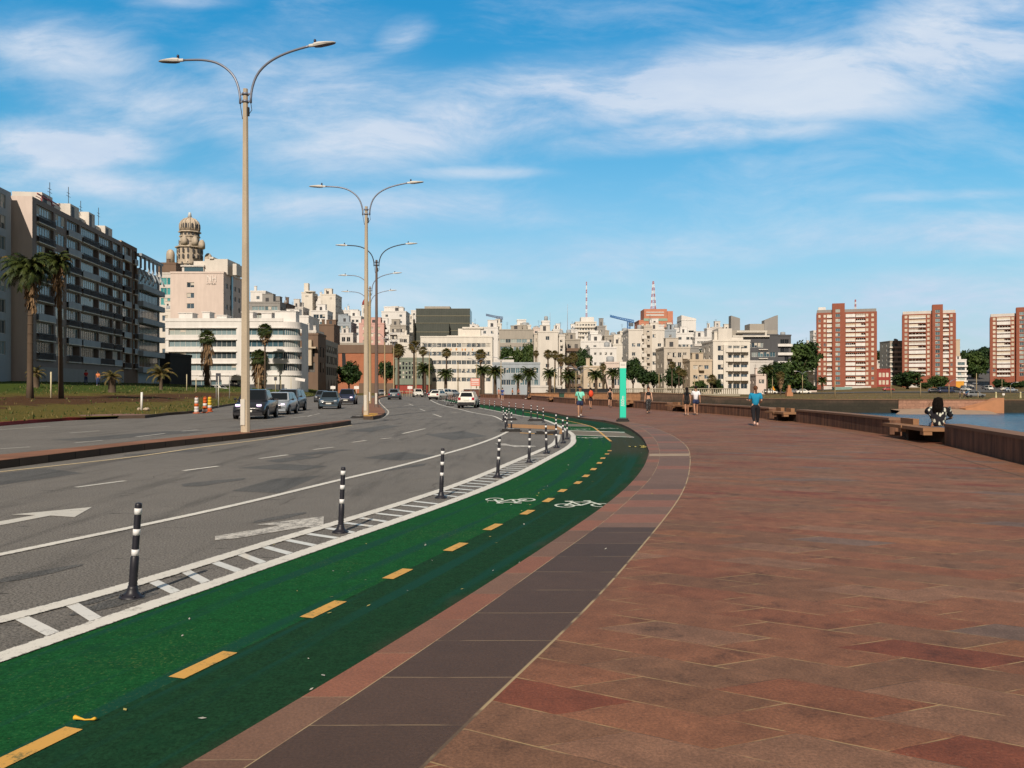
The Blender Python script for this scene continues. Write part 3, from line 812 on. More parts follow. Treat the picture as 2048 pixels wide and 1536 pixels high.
def win_mesh(w, h, style, nm=2, frame=None, glass=None):
    bl = rnd.choice((0,0,0,0,0,.3,.55,.8)) if glass is not GL_S else 0
    key = (bl, round(w, 2), round(h, 2), style, nm, frame.name if frame else '', glass.name if glass else '')
    if key not in WIN:
        mb = MB()
        mb.poly([(0,0,0),(w,0,0),(w,0,h),(0,0,h)], 1)
        f = .07 if style != 'fine' else .05
        for a, b in (((0,-.05,0),(w,0.01,f)),((0,-.05,h-f),(w,.01,h)),((0,-.05,f),(f,.01,h-f)),((w-f,-.05,f),(w,.01,h-f))): mb.box(a, b, 0)
        for k in range(1, nm):
            x = w*k/nm; mb.box((x-f*.45,-.045,f),(x+f*.45,.01,h-f), 0)
        if bl:
            j = rnd.randrange(nm); mb.box((w*j/nm+f,-.02,h*(1-bl)),(w*(j+1)/nm-f*.5,-.006,h-f), 2)
            if nm > 2: mb.box((f,-.02,h*(1-bl*.6)),(w/nm,-.0065,h-f), 2)
        WIN[key] = mb.mesh('window', [frame or FRM, glass or GL, BLIND])
    return WIN[key]
def holes_wall(mb, O, U, V, w, h, holes, dep=.18, m=0):
    """a wall sheet with real recesses"""
    U, V, O = Vector(U), Vector(V), Vector(O); N = U.cross(V)
    us = sorted({0, w} | {q for a in holes for q in a[:2]}); vs = sorted({0, h} | {q for a in holes for q in a[2:4]})
    def pt(u, v, d=0): return O+U*u+V*v-N*d
    # merge along u for each v band
    for v0, v1 in zip(vs, vs[1:]):
        if v1-v0 < 1e-5: continue
        vm = (v0+v1)/2; cut = sorted((a[0], a[1]) for a in holes if a[2] < vm < a[3])
        u = 0
        for a, b in cut+[(w, w)]:
            if a > u+1e-5: mb.poly([pt(u,v0), pt(a,v0), pt(a,v1), pt(u,v1)], m)
            u = max(u, b)
    for a0, a1, b0, b1 in [q[:4] for q in holes]:
        mb.poly([pt(a0,b0),pt(a1,b0),pt(a1,b0,dep),pt(a0,b0,dep)], m); mb.poly([pt(a1,b1),pt(a0,b1),pt(a0,b1,dep),pt(a1,b1,dep)], m)
        mb.poly([pt(a0,b1),pt(a0,b0),pt(a0,b0,dep),pt(a0,b1,dep)], m); mb.poly([pt(a1,b0),pt(a1,b1),pt(a1,b1,dep),pt(a1,b0,dep)], m)
def add_windows(root, O, U, holes, style='n', dep=.16, nm=2, frame=None, glass=None, name='window', left=[100]):
    ang = math.atan2(U[1], U[0]); O, U = Vector(O), Vector(U); N = U.cross(Vector((0,0,1)))
    rest = None
    for a0, a1, b0, b1 in [q[:4] for q in holes]:
        p = O+U*a0+Vector((0,0,b0))-N*dep
        if left[0] > 0:
            put(name, win_mesh(a1-a0, b1-b0, style, nm, frame, glass), root, p, ang); left[0] -= 1
        else:
            rest = rest or MB(); rest.T = Matrix.Translation(p) @ Matrix.Rotation(ang, 4, 'Z')
            rest.poly([(0,-.02,0),(a1-a0,-.02,0),(a1-a0,-.02,b1-b0),(0,-.02,b1-b0)], 1); rest.box((0,-.04,0),(a1-a0,.0,.07), 0); rest.box(((a1-a0)*.47,-.04,0),((a1-a0)*.53,0,b1-b0), 0)
    if rest:
        rest.T = None; tag(rest.build(name, [frame or FRM, glass or GL], root), kind='stuff')
def grid_holes(w, h, cols, rows, fl, ww, wh, top=1.2, ml=1., mr=1., skip=0., minz=1.0, jit=0):
    H_ = []
    if cols < 1: return H_
    pitch = (w-ml-mr)/cols
    for r in range(rows):
        v1 = h-top-r*fl; v0 = v1-wh
        if v0 < minz: break
        for c in range(cols):
            if rnd.random() < skip: continue
            uc = ml+pitch*(c+.5); a = min(ww, pitch*.96)
            H_.append((uc-a/2, uc+a/2, v0, v1))
    return H_
def bld(name, label, x0, x1, yt, D, dep=14, wall='white', cols=4, rows=5, fl=3.0, ww=1.5, wh=1.3, glass=None, frame=None, cat='building', base=0.0, side=2, top=1.2, ml=.8, mr=.8, skip=0.06,
        rot=0., balc=None, roof=2, nm=2, bands=None, group='buildings of the town', parapet=.5, wname=None):
    w = (x1-x0)*D/F; ztop = H-(yt-HY)*D/F; h = ztop-base
    p0 = Vector(((x0-CX)*D/F, D, base)); p1 = Vector(((x1-CX)*D/F, D, base))
    t = thing(name, label, cat, p0, R(rot), group)
    wm = W(wall) if isinstance(wall, str) else wall
    left = [100]
    mb = MB()
    Hf = grid_holes(w, h, cols, rows, fl, ww, wh, top, ml, mr, skip)
    if balc:       # recessed loggias instead of windows in the listed columns
        pass
    holes_wall(mb, (0,0,0), (1,0,0), (0,0,1), w, h, Hf)
    rs = x1 < CX                                                # which flank shows
    Hs = grid_holes(dep, h, side, rows, fl, min(ww, 1.5), wh, top, 1., 1., .1)
    if rs:
        holes_wall(mb, (w,0,0), (0,1,0), (0,0,1), dep, h, Hs); mb.poly([(0,dep,0),(0,0,0),(0,0,h),(0,dep,h)])
    else:
        holes_wall(mb, (0,dep,0), (0,-1,0), (0,0,1), dep, h, Hs); mb.poly([(w,0,0),(w,dep,0),(w,dep,h),(w,0,h)])
    mb.poly([(w,dep,0),(0,dep,0),(0,dep,h),(w,dep,h)]); mb.poly([(0,0,h),(w,0,h),(w,dep,h),(0,dep,h)])
    mb.build('wall', wm, t)
    add_windows(t, (0,0,0), (1,0,0), Hf, 'n', .16, nm, frame, glass, 'window', left)
    if rs: add_windows(t, (w,0,0), (0,1,0), Hs, 'n', .16, nm, frame, glass, 'window', left)
    else: add_windows(t, (0,dep,0), (0,-1,0), Hs, 'n', .16, nm, frame, glass, 'window', left)
    if parapet:
        mb = MB(); k = .12
        for a, b in (((-k,-k,h),(w+k,.2,h+parapet)),((-k,dep-.2,h),(w+k,dep+k,h+parapet)),((-k,.2,h),(.2,dep-.2,h+parapet)),((w-.2,.2,h),(w+k,dep-.2,h+parapet))): mb.box(a, b)
        mb.build('roof_parapet', wm, t)
    if balc:
        cs = balc if isinstance(balc, (list, tuple)) else range(cols)
        pitch = (w-ml-mr)/max(cols, 1); bw = min(pitch*.94, ww+1.2)
        key = MB(); key.box((0,-1.1,-.15),(bw,0,0)); key.box((0,-1.1,0),(bw,-1.0,.95)); key.box((0,-1.0,0),(.1,0,.95)); key.box((bw-.1,-1.0,0),(bw,0,.95))
        me = key.mesh('balcony', wm if bands is None else W(bands)); nb = 0
        for r in range(rows):
            v0 = h-top-r*fl-wh-.25
            if v0 < 2.0: break
            for c in cs:
                if nb < 100: put('balcony', me, t, (ml+pitch*(c+.5)-bw/2, -.004, v0)); nb += 1
    elif bands:
        wb = MB(); wb.box((-.35,-.7,0),(w+.35,.35,.95)); me = wb.mesh('balcony_band', W(bands))
        for r in range(rows):
            v0 = h-top-r*fl-wh-.98
            if v0 > 1: put('balcony_band', me, t, (0,-.01,v0))
    kinds = ['lift_housing', 'water_tank', 'chimney', 'roof_room']
    q = random.Random(label)
    for k in range(roof):
        kd = kinds[q.randrange(4)]; sx = {'lift_housing': (2.5,4.5,3.), 'water_tank': (1.6,2.4,1.8), 'chimney': (.6,1.,2.2), 'roof_room': (3,7,2.6)}[kd]
        a = q.uniform(sx[0], sx[1]); a = min(a, w*.5); px = q.uniform(.3, max(.35, w-a-.3)); py = q.uniform(.8, dep*.5); hh = sx[2]*q.uniform(.8, 1.25)
        mb = MB()
        if kd == 'water_tank': mb.lathe([(a/2, h), (a/2, h+hh*.9), (a*.3, h+hh)], 12, (px+a/2, py+a/2, 0))
        else:
            mb.box((px,py,h),(px+a,py+a*.8,h+hh)); mb.box((px-.12,py-.12,h+hh),(px+a+.12,py+a*.8+.12,h+hh+.15))
            if kd != 'chimney': mb.box((px+a*.3,py-.03,h+.3),(px+a*.6,py+.01,h+2.1), 1)
        mb.build(kd, [wm if kd != 'water_tank' else mat('tank_grey', (.3,.32,.34), .7), FRD], t)
    if roof and q.random() < .6:
        mb = MB(); px, py = q.uniform(.5, w-.5), dep*.4; hh = q.uniform(2.5, 5)
        mb.tube([(px,py,h),(px,py,h+hh)], .04, 5)
        for k in range(3): mb.bar((px-.6+.1*k,py,h+hh-.3-.4*k),(px+.6-.1*k,py,h+hh-.3-.4*k), .03)
        mb.build('antenna', FRD, t)
    t['w'] = w; t['h'] = h; t['d'] = dep
    return t
def extra(t, name, boxes, m):
    mb = MB()
    for a, b in boxes: mb.box(a, b)
    return mb.build(name, m, t)

# ---- the row of apartment houses on the left, facades turned to the road
def row_house(name, label, P0, P1, ztop, base, dep, wall, end_wall, bays, fl, group='apartment row on the left', end_at='near', glass=GL_R):
    """facade from P0 (near) to P1 (far) seen from its right; bays: list of (a, b, style) along the length"""
    P0, P1 = Vector(P0), Vector(P1); d = (P1-P0); L = d.length; ang = math.atan2(d.y, d.x)
    t = thing(name, label, 'building', (P0.x, P0.y, base), ang, group)      # local +x along the facade, -y towards the road
    h = ztop-base; wm = W(wall); left = [100]; nb = 0
    mb = MB(); me_ = MB()
    rows = int((h-3.2)/fl); Hs = []; extra_w = {}
    for a, b, st in bays:
        for r in range(rows):
            v1 = h-.75-r*fl; v0 = v1-fl+1.0
            q = rnd.random()
            if st == 'log':     # loggia: half glazed, half open deep recess
                s = a+(b-a)*rnd.choice([.6, .8, .9, 1.0, 1.0])
                Hs.append((a+.1, b-.1, v1-fl+.28, v1, 'log', s))
            elif st == 'win': Hs.append((a+.15, b-.15, v0, v1, 'win', b))
            elif st == 'band': Hs.append((a, b, v0-.1, v1, 'band', b))
    holes_wall(mb, (0,0,0), (1,0,0), (0,0,1), L, h, [q[:4] for q in Hs if q[4] != 'log'], .2)
    if any(q[4] == 'log' for q in Hs):
        mb2 = MB(); holes_wall(mb2, (0,0,0), (1,0,0), (0,0,1), L, h, [q[:4] for q in Hs], 1.3)
        mb = mb2
        for q in Hs:
            if q[4] == 'log': mb.poly([(q[0],1.3,q[2]),(q[1],1.3,q[2]),(q[1],1.3,q[3]),(q[0],1.3,q[3])], 1)
    mb.poly([(L,0,0),(L,dep,0),(L,dep,h),(L,0,h)]); mb.poly([(L,dep,0),(0,dep,0),(0,dep,h),(L,dep,h)]); mb.poly([(0,0,h),(L,0,h),(L,dep,h),(0,dep,h)])
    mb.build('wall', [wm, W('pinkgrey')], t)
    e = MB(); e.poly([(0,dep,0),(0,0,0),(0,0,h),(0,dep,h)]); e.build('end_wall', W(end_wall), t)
    for a0, a1, b0, b1, st, s in Hs:
        if st == 'log':
            sill = b0+.95
            if s-a0 > 1.2:
                p = (a0, .35, sill)
                nm = max(2, int((s-a0)/.8))
                if left[0] > 0: put('window', win_mesh(min(s, a1)-a0, b1-sill, 'n', nm, FRM, glass), t, p, 0); left[0] -= 1
            if nb < 95:
                k = ('rail', round(a1-a0, 2), rnd.random() < .3)
                if k not in WIN:
                    r_ = MB(); ln = a1-a0
                    if k[2]: r_.box((0,-.35,-.12),(ln,.0,0), 2); r_.box((0,-.35,0),(ln,-.28,.95), 3)
                    else:
                        r_.box((0,-.35,-.12),(ln,0,0), 2); r_.box((0,-.35,.9),(ln,-.3,.96), 0); r_.box((0,-.35,.05),(ln,-.3,.1), 0)
                        x = .1
                        while x < ln: r_.box((x,-.34,.1),(x+.05,-.31,.9), 0); x += .16
                    WIN[k] = r_.mesh('balcony', [FRD, wm, W('cream'), W('bluegrey')])
                put('balcony', WIN[k], t, (a0, -.004, b0)); nb += 1
        else:
            nm = max(2, int((a1-a0)/.9))
            if left[0] > 0: put('window', win_mesh(a1-a0, b1-b0, 'n', nm, FRM, glass), t, (a0, .16, b0), 0); left[0] -= 1
            if st == 'band':
                pass
    return t, L, h
dirv = Vector((-.126, 1, 0)).normalized()
A1 = Vector(((22-CX)*112/F, 112, 0)); A0 = A1-dirv*34
bayA = [(.8+4.1*i, 3.9+4.1*i, 'win') for i in range(8)]
tA, LA, hA = row_house('apartment_house', 'blue grey apartment house cut by the left edge of the photo', A0, A1, 28.2, 2.3, 16, 'bluegrey', 'bluegrey', bayA, 2.78)
extra(tA, 'roof_room', [((8,1.2,hA),(LA-.5,9,hA+1.5)),((LA-9,3,hA+1.5),(LA-1,9,hA+3.2))], W('bluegrey'))
B0 = Vector(((62-CX)*113/F, 113.3, 0)); B1 = B0+dirv*35.5
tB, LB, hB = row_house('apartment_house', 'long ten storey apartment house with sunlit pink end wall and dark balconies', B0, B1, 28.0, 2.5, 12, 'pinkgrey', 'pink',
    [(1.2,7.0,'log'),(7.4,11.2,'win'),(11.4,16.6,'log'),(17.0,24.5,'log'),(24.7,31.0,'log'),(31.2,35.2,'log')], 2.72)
extra(tB, 'ground_floor', [((.6,-.45,0),(LB,-.01,2.2))], W('grey'))
mb = MB()
for x, y, s, z in [(4.5,.6,3.5,1.6),(9,1.5,4,1.3),(15,.8,3.4,2.3),(19,1.4,4.6,1.2),(22.5,.8,2.6,2.6),(27,2,4,1.6),(31,1.2,3.5,2.0)]:
    mb.box((x,y,hB),(x+s,y+4,hB+z)); mb.box((x+.4,y-.02,hB+.2),(x+s*.45,y+.05,hB+z-.3), 1)
mb.build('roof_room', [W('sand'), FRD], tB)
mb = MB()
for x in (4.2, 7.6): mb.bar((x,.5,hB),(x,.5,hB+1.1), .1); mb.bar((x-1.5,.5,hB+1.0),(x+2.4,.5,hB+.9), .1, .2); mb.bar((x-1.2,.8,hB+.7),(x+1.6,.8,hB+.7), .08)
mb.build('hoist', mat('hoist_red', (.35,.05,.06), .6), tB)
mb = MB()
for x, z in ((13,3.5),(20,4.5),(25,3.4),(33,4)): mb.tube([(x,3,hB),(x,3,hB+z+1.5)], .05, 5); mb.bar((x-.8,3,hB+z),(x+.8,3,hB+z), .05); mb.bar((x-.6,3,hB+z+.5),(x+.6,3,hB+z+.5), .05)
mb.build('antenna', FRD, tB)
C0 = B1+dirv*.05; C1 = C0+dirv*8.7
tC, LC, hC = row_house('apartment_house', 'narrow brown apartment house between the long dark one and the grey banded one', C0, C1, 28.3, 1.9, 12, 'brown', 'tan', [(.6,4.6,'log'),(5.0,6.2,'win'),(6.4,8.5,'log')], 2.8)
D0 = C1+dirv*.1+Vector((.2,0,0)); D1 = D0+dirv*13.6
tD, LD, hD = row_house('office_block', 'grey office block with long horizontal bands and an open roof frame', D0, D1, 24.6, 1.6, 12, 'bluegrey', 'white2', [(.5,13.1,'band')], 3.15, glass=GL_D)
mb = MB()
for r in range(8):
    z = hD-.75-r*3.15-3.15+1.0-.95
    if z > 3: mb.box((-.3,-1.0,z-.25),(LD+.3,0,z+.75))
mb.build('balcony_band', W('bluegrey'), tD)
mb = MB()
for k in range(6):
    x = .2+k*(LD-.6)/5
    mb.box((x,-.5,hD),(x+.35,-.15,hD+2.3)); mb.bar((x+.2,-.1,hD+.1),(x+.2,-1.0,hD-1.9), .25)
mb.box((-.2,-.7,hD+2.3),(LD+.2,.4,hD+2.8)); mb.build('roof_frame', W('bluegrey'), tD)
for t in (tA, tB, tC, tD):                       # storeys of about 2.3 m put the row this near
    t.scale = (.85, .85, .85); t.location = (t.location.x*.85, t.location.y*.85, t.location.z*.85+.25)
dk = bld('annex', 'low black annex between the grey banded block and the white rounded building', 275, 340, 711, 150, 10, 'black', 0, 0, base=1.2, roof=0, side=0)

# ---- white building with the rounded corner
D = 177.; QE = 177/190; w = (566-331)*D/F; zt = H+(777-643)*D/F; bs = .6
t = thing('apartment_building', 'long white four storey building with window bands and a rounded right corner', 'building', ((331-CX)*D/F, D, bs), 0, 'buildings of the town')
h = zt-bs; r_c = 3.2
mb = MB(); fl = 2.72*QE; Hb = []
for r in range(4):
    v1 = h-1.44-r*fl
    for a, b in ((.7*QE,8.2*QE),(8.2*QE,16.2*QE),(18.4*QE,27.0*QE)): Hb.append((a,min(b,w),v1-1.44,v1))
Hb += [(.9,3.6,1.7,2.9),(5.4,8.6,1.7,2.9),(9.6,12.0,1.7,2.9),(14,17.6,1.7,2.9)]
holes_wall(mb, (0,0,0), (1,0,0), (0,0,1), w, h, Hb, .45)
arc = [(w+r_c*math.sin(a*math.pi/2/10), r_c-r_c*math.cos(a*math.pi/2/10)) for a in range(11)]
bandz = [(0, h-1.44-3*fl-1.44)] + [(h-1.44-r*fl, h-1.44-r*fl+fl-1.44) for r in (3,2,1)]+[(h-1.44, h)]
for z0, z1 in bandz:
    for (xa,ya),(xb,yb) in zip(arc, arc[1:]): mb.face([mb._v(p) for p in ((xa,ya,z0),(xb,yb,z0),(xb,yb,z1),(xa,ya,z1))], 0, False)
mb.poly([(w+r_c,r_c,0),(w+r_c,9,0),(w+r_c,9,h),(w+r_c,r_c,h)]); mb.poly([(0,9,0),(0,0,0),(0,0,h),(0,9,h)])
mb.poly([(0,0,h)]+[(x,y,h) for x,y in arc]+[(w+r_c,9,h),(0,9,h)])
mb.build('wall', W('white'), t)
mb = MB()
for r in range(5):
    z = h-1.44-r*fl+.02
    for (xa,ya),(xb,yb) in zip(arc, arc[1:]):
        nx, ny = (xa+xb)/2-w, (ya+yb)/2-r_c; l = math.hypot(nx, ny); nx, ny = nx/l*.25, ny/l*.25
        mb.poly([(xa,ya,z),(xb,yb,z),(xb+nx,yb+ny,z),(xa+nx,ya+ny,z)][::-1]); mb.poly([(xa+nx,ya+ny,z),(xb+nx,yb+ny,z),(xb+nx,yb+ny,z+.18),(xa+nx,ya+ny,z+.18)]); mb.poly([(xa,ya,z+.18),(xb,yb,z+.18),(xb+nx,yb+ny,z+.18),(xa+nx,ya+ny,z+.18)])
    mb.box((7.6*QE,-.25,z),(16.4*QE,-.003,z+.18)); mb.box((18.2*QE,-.25,z),(w,-.003,z+.18)); mb.box((0,-.12,z),(7.4*QE,-.003,z+.18))
mb.build('ledge', W('white'), t)
for a0,a1,b0,b1 in Hb:
    nm = max(2, round((a1-a0)/1.1))
    fr = put('window', win_mesh(a1-a0, b1-b0, 'fr', nm, FRM, GL_B if a0 > 14 else GL_R), t, (a0, .42, b0))
for r in range(4):
    z0 = h-1.44-r*fl-1.44
    mb = MB()
    for (xa,ya),(xb,yb) in zip(arc, arc[1:]):
        k = .35; f = lambda x,y: (w+(x-w)*(1-k/r_c), r_c+(y-r_c)*(1-k/r_c))
        a, b = f(xa,ya), f(xb,yb); mb.poly([(*a,z0),(*b,z0),(*b,z0+1.44),(*a,z0+1.44)], 1); mb.bar((*a,z0),(*a,z0+1.44), .08)
    mb.build('corner_window', [FRM, GL_B], t)
mb = MB()
for x, y, a, z in ((1.2,4,3.,2.1),(6,5,1.6,2.4),(9.5,4,2.2,1.6),(15,4,2.4,2.3),(19,5,2.2,2.2),(22.2,4,4.6,2.5)): mb.box((x,y,h),(x+a,y+3,h+z)); mb.box((x-.15,y-.15,h+z),(x+a+.15,y+3.15,h+z+.15))
mb.box((-.1,-.1,h),(w,.15,h+.7)); mb.build('roof_room', W('white'), t)
extra(t, 'dark_ground_floor', [((12.9*QE,-.06,0),(w+.3,-.003,2.0))], W('dgrey'))

# ---- pink hotel with its lettering
t = bld('hotel', 'tall pale pink hotel with a blank sunlit front and shaded side', 341, 447, 547, 216, 15, 'pink', 1, 6, 2.75, 2.0, 1.35, GL, FRM, 'hotel', side=4, top=2.3, ml=4.2, mr=7.6, skip=0, roof=0, wname=None)
wF, hF = t['w'], t['h']
def text_mesh(s, size, dep=.03, name='lettering'):
    c = bpy.data.curves.new(name, 'FONT'); c.body = s; c.size = size; c.extrude = dep; c.resolution_u = 3
    o = bpy.data.objects.new(name, c); COL.objects.link(o)
    me = bpy.data.meshes.new_from_object(o.evaluated_get(bpy.context.evaluated_depsgraph_get()))
    bpy.data.objects.remove(o); bpy.data.curves.remove(c); me.name = name
    return me
for s, size, zz in (('NH', 2.5, hF-2.15), ('HOTELES', .62, hF-2.85)):
    me = text_mesh(s, size, .06); me.materials.clear(); me.materials.append(mat('sign_pale', (.66,.60,.56), .6))
    xs_ = [v.co.x for v in me.vertices]; wd_ = max(xs_)-min(xs_); sc_ = 2.4/wd_
    o = put('lettering', me, t, (wF-4.4, -.1, zz)); o.rotation_euler = (R(90), 0, 0); o.scale = (sc_, 1, 1)
extra(t, 'roof_block', [((8.2,2.0,hF+.02),(14.2,12,hF+4.1)),((9.5,1.6,hF+4.1),(10.6,8,hF+4.6)),((15.2,3,hF+.02),(16.2,8,hF+3))], W('sand'))
extra(t, 'roof_lounge', [((2.4,1.5,hF+.02),(8.1,7,hF+2.0)),((2.1,1.2,hF+2.0),(8.3,7.2,hF+2.4))], W('white2'))
extra(t, 'lounge_glass', [((3.0,1.46,hF+.4),(8.0,1.495,hF+1.8))], GL_B)
extra(t, 'roof_crown', [((4.1,5,hF+2.41),(8.1,11,hF+4.0))], W('sand'))
extra(t, 'stair_window', [((wF+.01,5.6,2),(wF+.25,6.8,hF+1.8))], mat('glass_blue', (.10,.22,.30), .1, .1, 1))

# ---- the great domed tower
D = 480.; k = D/F
t = thing('domed_tower', 'old grey stone tower with a ribbed dome and round side turrets', 'tower', ((379.5-CX)*k, D, 0), R(21), 'buildings of the town'); t.scale = (1.12, 1.12, 1)
zz = lambda y: H-(y-HY)*k
stone = mat('tower_stone', (.53,.45,.36), .9, .3, .12, fine=.2, streak=.25)
def oct_ring(mb, r0, r1, z0, z1, n=8): mb.lathe([(r0, z0), (r1, z1)], n, (0,0,0), 0, False)
mb = MB(); oct_ring(mb, 25*k, 25*k, zz(640), zz(530)); oct_ring(mb, 22*k, 22*k, zz(530), zz(496)); oct_ring(mb, 19*k, 17*k, zz(496), zz(482)); oct_ring(mb, 16.5*k, 16*k, zz(482), zz(464)); mb.build('shaft', stone, t)
mb = MB()
for y, r in ((530,27),(496,25),(484,18.5),(474,18),(465,19.5)): oct_ring(mb, r*k, r*k, zz(y+1), zz(y-1.2), 8)
mb.build('cornice', stone, t)
mb = MB(); prof = [(15.6*k, zz(463)), (16.4*k, zz(456)), (16.2*k, zz(450)), (14*k, zz(444)), (9.5*k, zz(439)), (4.5*k, zz(437)), (4*k, zz(436))]
mb.lathe(prof, 24)
for j in range(12):
    a = 2*math.pi*j/12; mb.tube([((r+.15)*math.cos(a), (r+.15)*math.sin(a), z) for r, z in prof], .35, 4)
mb.build('dome', stone, t)
mb = MB(); mb.lathe([(3.8*k, zz(436)), (2.2*k, zz(425.5)), (1.9*k, zz(425))], 8); mb.build('lantern', mat('lantern_metal', (.55,.58,.6), .4, .1, 1), t)
def turret(x, y, r, yt, yb):
    mb = MB(); mb.lathe([(r*k, zz(yb)), (r*k, zz(yt+10)), (r*.88*k, zz(yt+5)), (r*.5*k, zz(yt+1.2)), (.2, zz(yt))], 12, (x*k, y, 0)); mb.build('turret', stone, t)
turret(-31.5, -3, 7, 502.5, 535); turret(31, -3, 6.6, 506, 535); turret(-8.5, -16, 5.6, 482.5, 500); turret(8.5, -16, 5.6, 482.5, 500); turret(20, -7, 5.6, 482.5, 500)
dw = mb = MB(); dw.poly([(0,0,0),(1,0,0),(1,0,2.2),(.5,0,2.8),(0,0,2.2)]); dm = dw.mesh('window', FRD)
for y, n_, r in ((458,10,16.8),(474,8,16.4),(491,6,19.2),(508,8,22.3),(520,8,22.3),(536,8,25.3)):
    for j in range(n_):
        a = -math.pi/2+(j-(n_-1)/2)*math.pi*1.0/n_
        put('window', dm, t, (r*k*math.cos(a)*1.0, r*k*math.sin(a)*1.0, zz(y)), a+math.pi/2)

# ---- the town, from left to right
S = dict
T = bld
T('apartment_building', 'pale building with teal glass and a brown mansard, behind the grey banded block', 316, 352, 548, 262, 14, 'white2', 2, 6, 3.2, 3.0, 2.2, mk_glass('teal_glass', (.03,.2,.22), [(0,(.03,.20,.22)),(.5,(.08,.32,.33))]), FRM, roof=0)
t = T('mansard_house', 'dark mansard roofed house below the domed tower', 314, 352, 528, 272, 12, 'brown', 0, 0, roof=1)
T('apartment_building', 'shabby terraced house with an orange awning beside the pink hotel', 318, 342, 622, 225, 10, 'sand', 1, 4, 3, 1.6, 1.5, roof=2)
T('apartment_building', 'grey apartment block with glazed balconies right of the first lamp post', 499, 560, 606, 300, 16, 'grey', 4, 5, 2.9, 2.2, 1.5, GL_R, FRM, skip=0, bands='white2', side=5)
T('penthouse_block', 'white penthouse box on top of the grey balcony block', 501, 531, 584, 306, 8, 'white', 1, 1, 3, 1.2, 1.2, base=30, top=1.5, roof=1)
T('apartment_building', 'narrow brown balcony house at the right end of the grey block', 561, 573, 608, 308, 12, 'brown', 1, 5, 2.9, 1.6, 1.5, GL, FRD, bands='stone')
T('white_house', 'plain white house with a stepped roof behind the rounded white building', 566, 617, 634, 250, 14, 'white', 3, 3, 3.0, 1.1, 1.4, GL, skip=.45, side=1, roof=3)
T('white_house', 'low white house with a long sloping terrace wall below the brick penthouse', 590, 632, 664, 245, 10, 'white2', 2, 1, 3, 1.2, 1.2, GL, skip=.3)
t = T('beige_tower', 'pale tower house with a tall fin and rounded balcony near the lamp poles', 603, 625, 586, 380, 10, 'cream', 1, 3, 3, 1.5, .8, skip=.3, roof=0)
extra(t, 'fin', [((1.0,.5,t['h']),(3.0,3,t['h']+4.6))], W('cream')); mb = MB(); mb.lathe([(2.2,t['h']+.2),(2.6,t['h']+.5),(2.6,t['h']+.9),(2.,t['h']+1.)], 12, (3.6,1.5,0)); mb.build('round_balcony', W('cream'), t)
T('apartment_building', 'white block with two window rows between the fin tower and the beige tower', 624, 642, 594, 384, 12, 'white', 3, 6, 3, .9, .9, roof=1)
T('apartment_building', 'plain beige tower with few windows left of the lamp poles', 641, 671, 590, 378, 14, 'cream', 2, 8, 3.2, 1., .9, skip=.35, side=4, roof=2)
T('apartment_building', 'white house with dark roof terraces under the beige towers', 583, 606, 616, 330, 10, 'white2', 2, 3, 2.8, 1.6, 1.2, GL_D, roof=2)
T('apartment_building', 'blue and white flats with big windows under the plain beige tower', 622, 655, 623, 336, 10, 'white', 2, 4, 3, 2.2, 1.6, GL_B, roof=2)
T('brick_penthouse', 'brown brick penthouse above the grey stepped facade', 629, 668, 651, 292, 10, 'brown', 0, 0, roof=2, base=8)
T('apartment_building', 'grey glazed apartments with twin arched roof windows above the orange wall', 668, 702, 646, 340, 12, 'bluegrey', 4, 4, 2.9, 1.8, 1.7, GL_B, FRM, roof=3)
T('apartment_building', 'white flats left of the pink tower block', 690, 722, 634, 372, 12, 'white', 3, 5, 2.9, 1.2, 1.2, roof=3)
T('low_white_house', 'white house with two arched openings above the long concrete canopy', 678, 706, 668, 322, 8, 'white2', 2, 1, 3, 1.4, 1.8, GL_D, roof=1)
T('pink_tower_block', 'pink and white tower block behind the cluster of lamp poles', 718, 768, 648, 345, 12, 'rose', 3, 8, 2.75, 1.5, 1.2, GL_S, FRM, side=3, roof=2)
T('white_tower_block', 'slim white tower block with balconies at the right of the pink one', 757, 781, 650, 348, 14, 'white', 1, 8, 2.75, 2.2, 1.4, GL, FRM, balc=True, side=3, roof=1)
t = T('white_tower', 'slender white church-like tower with a red cap behind the lamp poles', 723, 735, 612, 420, 4, 'white', 1, 4, 5, 1., 2.5, GL_D, roof=0)
mb = MB(); mb.lathe([(1.6,t['h']+.5),(1.5,t['h']+2),(.8,t['h']+3.4),(.1,t['h']+4)], 10, (t['w']/2,1.8,0)); mb.build('cap', W('red'), t)
T('white_house', 'big white house with a roof mast, left of the dark glass block', 763, 812, 624, 385, 14, 'white', 3, 6, 3, 1.2, 1.1, skip=.5, side=4, roof=3)
T('white_house', 'small white stair house on the roof line left of the glass block', 768, 792, 615, 392, 8, 'white', 0, 0, roof=0)
T('white_house', 'white house squeezed against the left side of the dark glass block', 822, 834, 622, 440, 10, 'white', 1, 5, 3, 1., 1.1, roof=0)
T('terraced_house', 'grey terraced flats in front of the big white house', 780, 812, 652, 345, 10, 'stone', 3, 4, 2.9, 1.8, 1.5, GL_D, bands='white2', roof=3)
T('terraced_house', 'pale small flats at the foot of the dark glass block', 795, 818, 672, 330, 10, 'cream', 2, 3, 2.9, 1.6, 1.4, GL_D, roof=2)

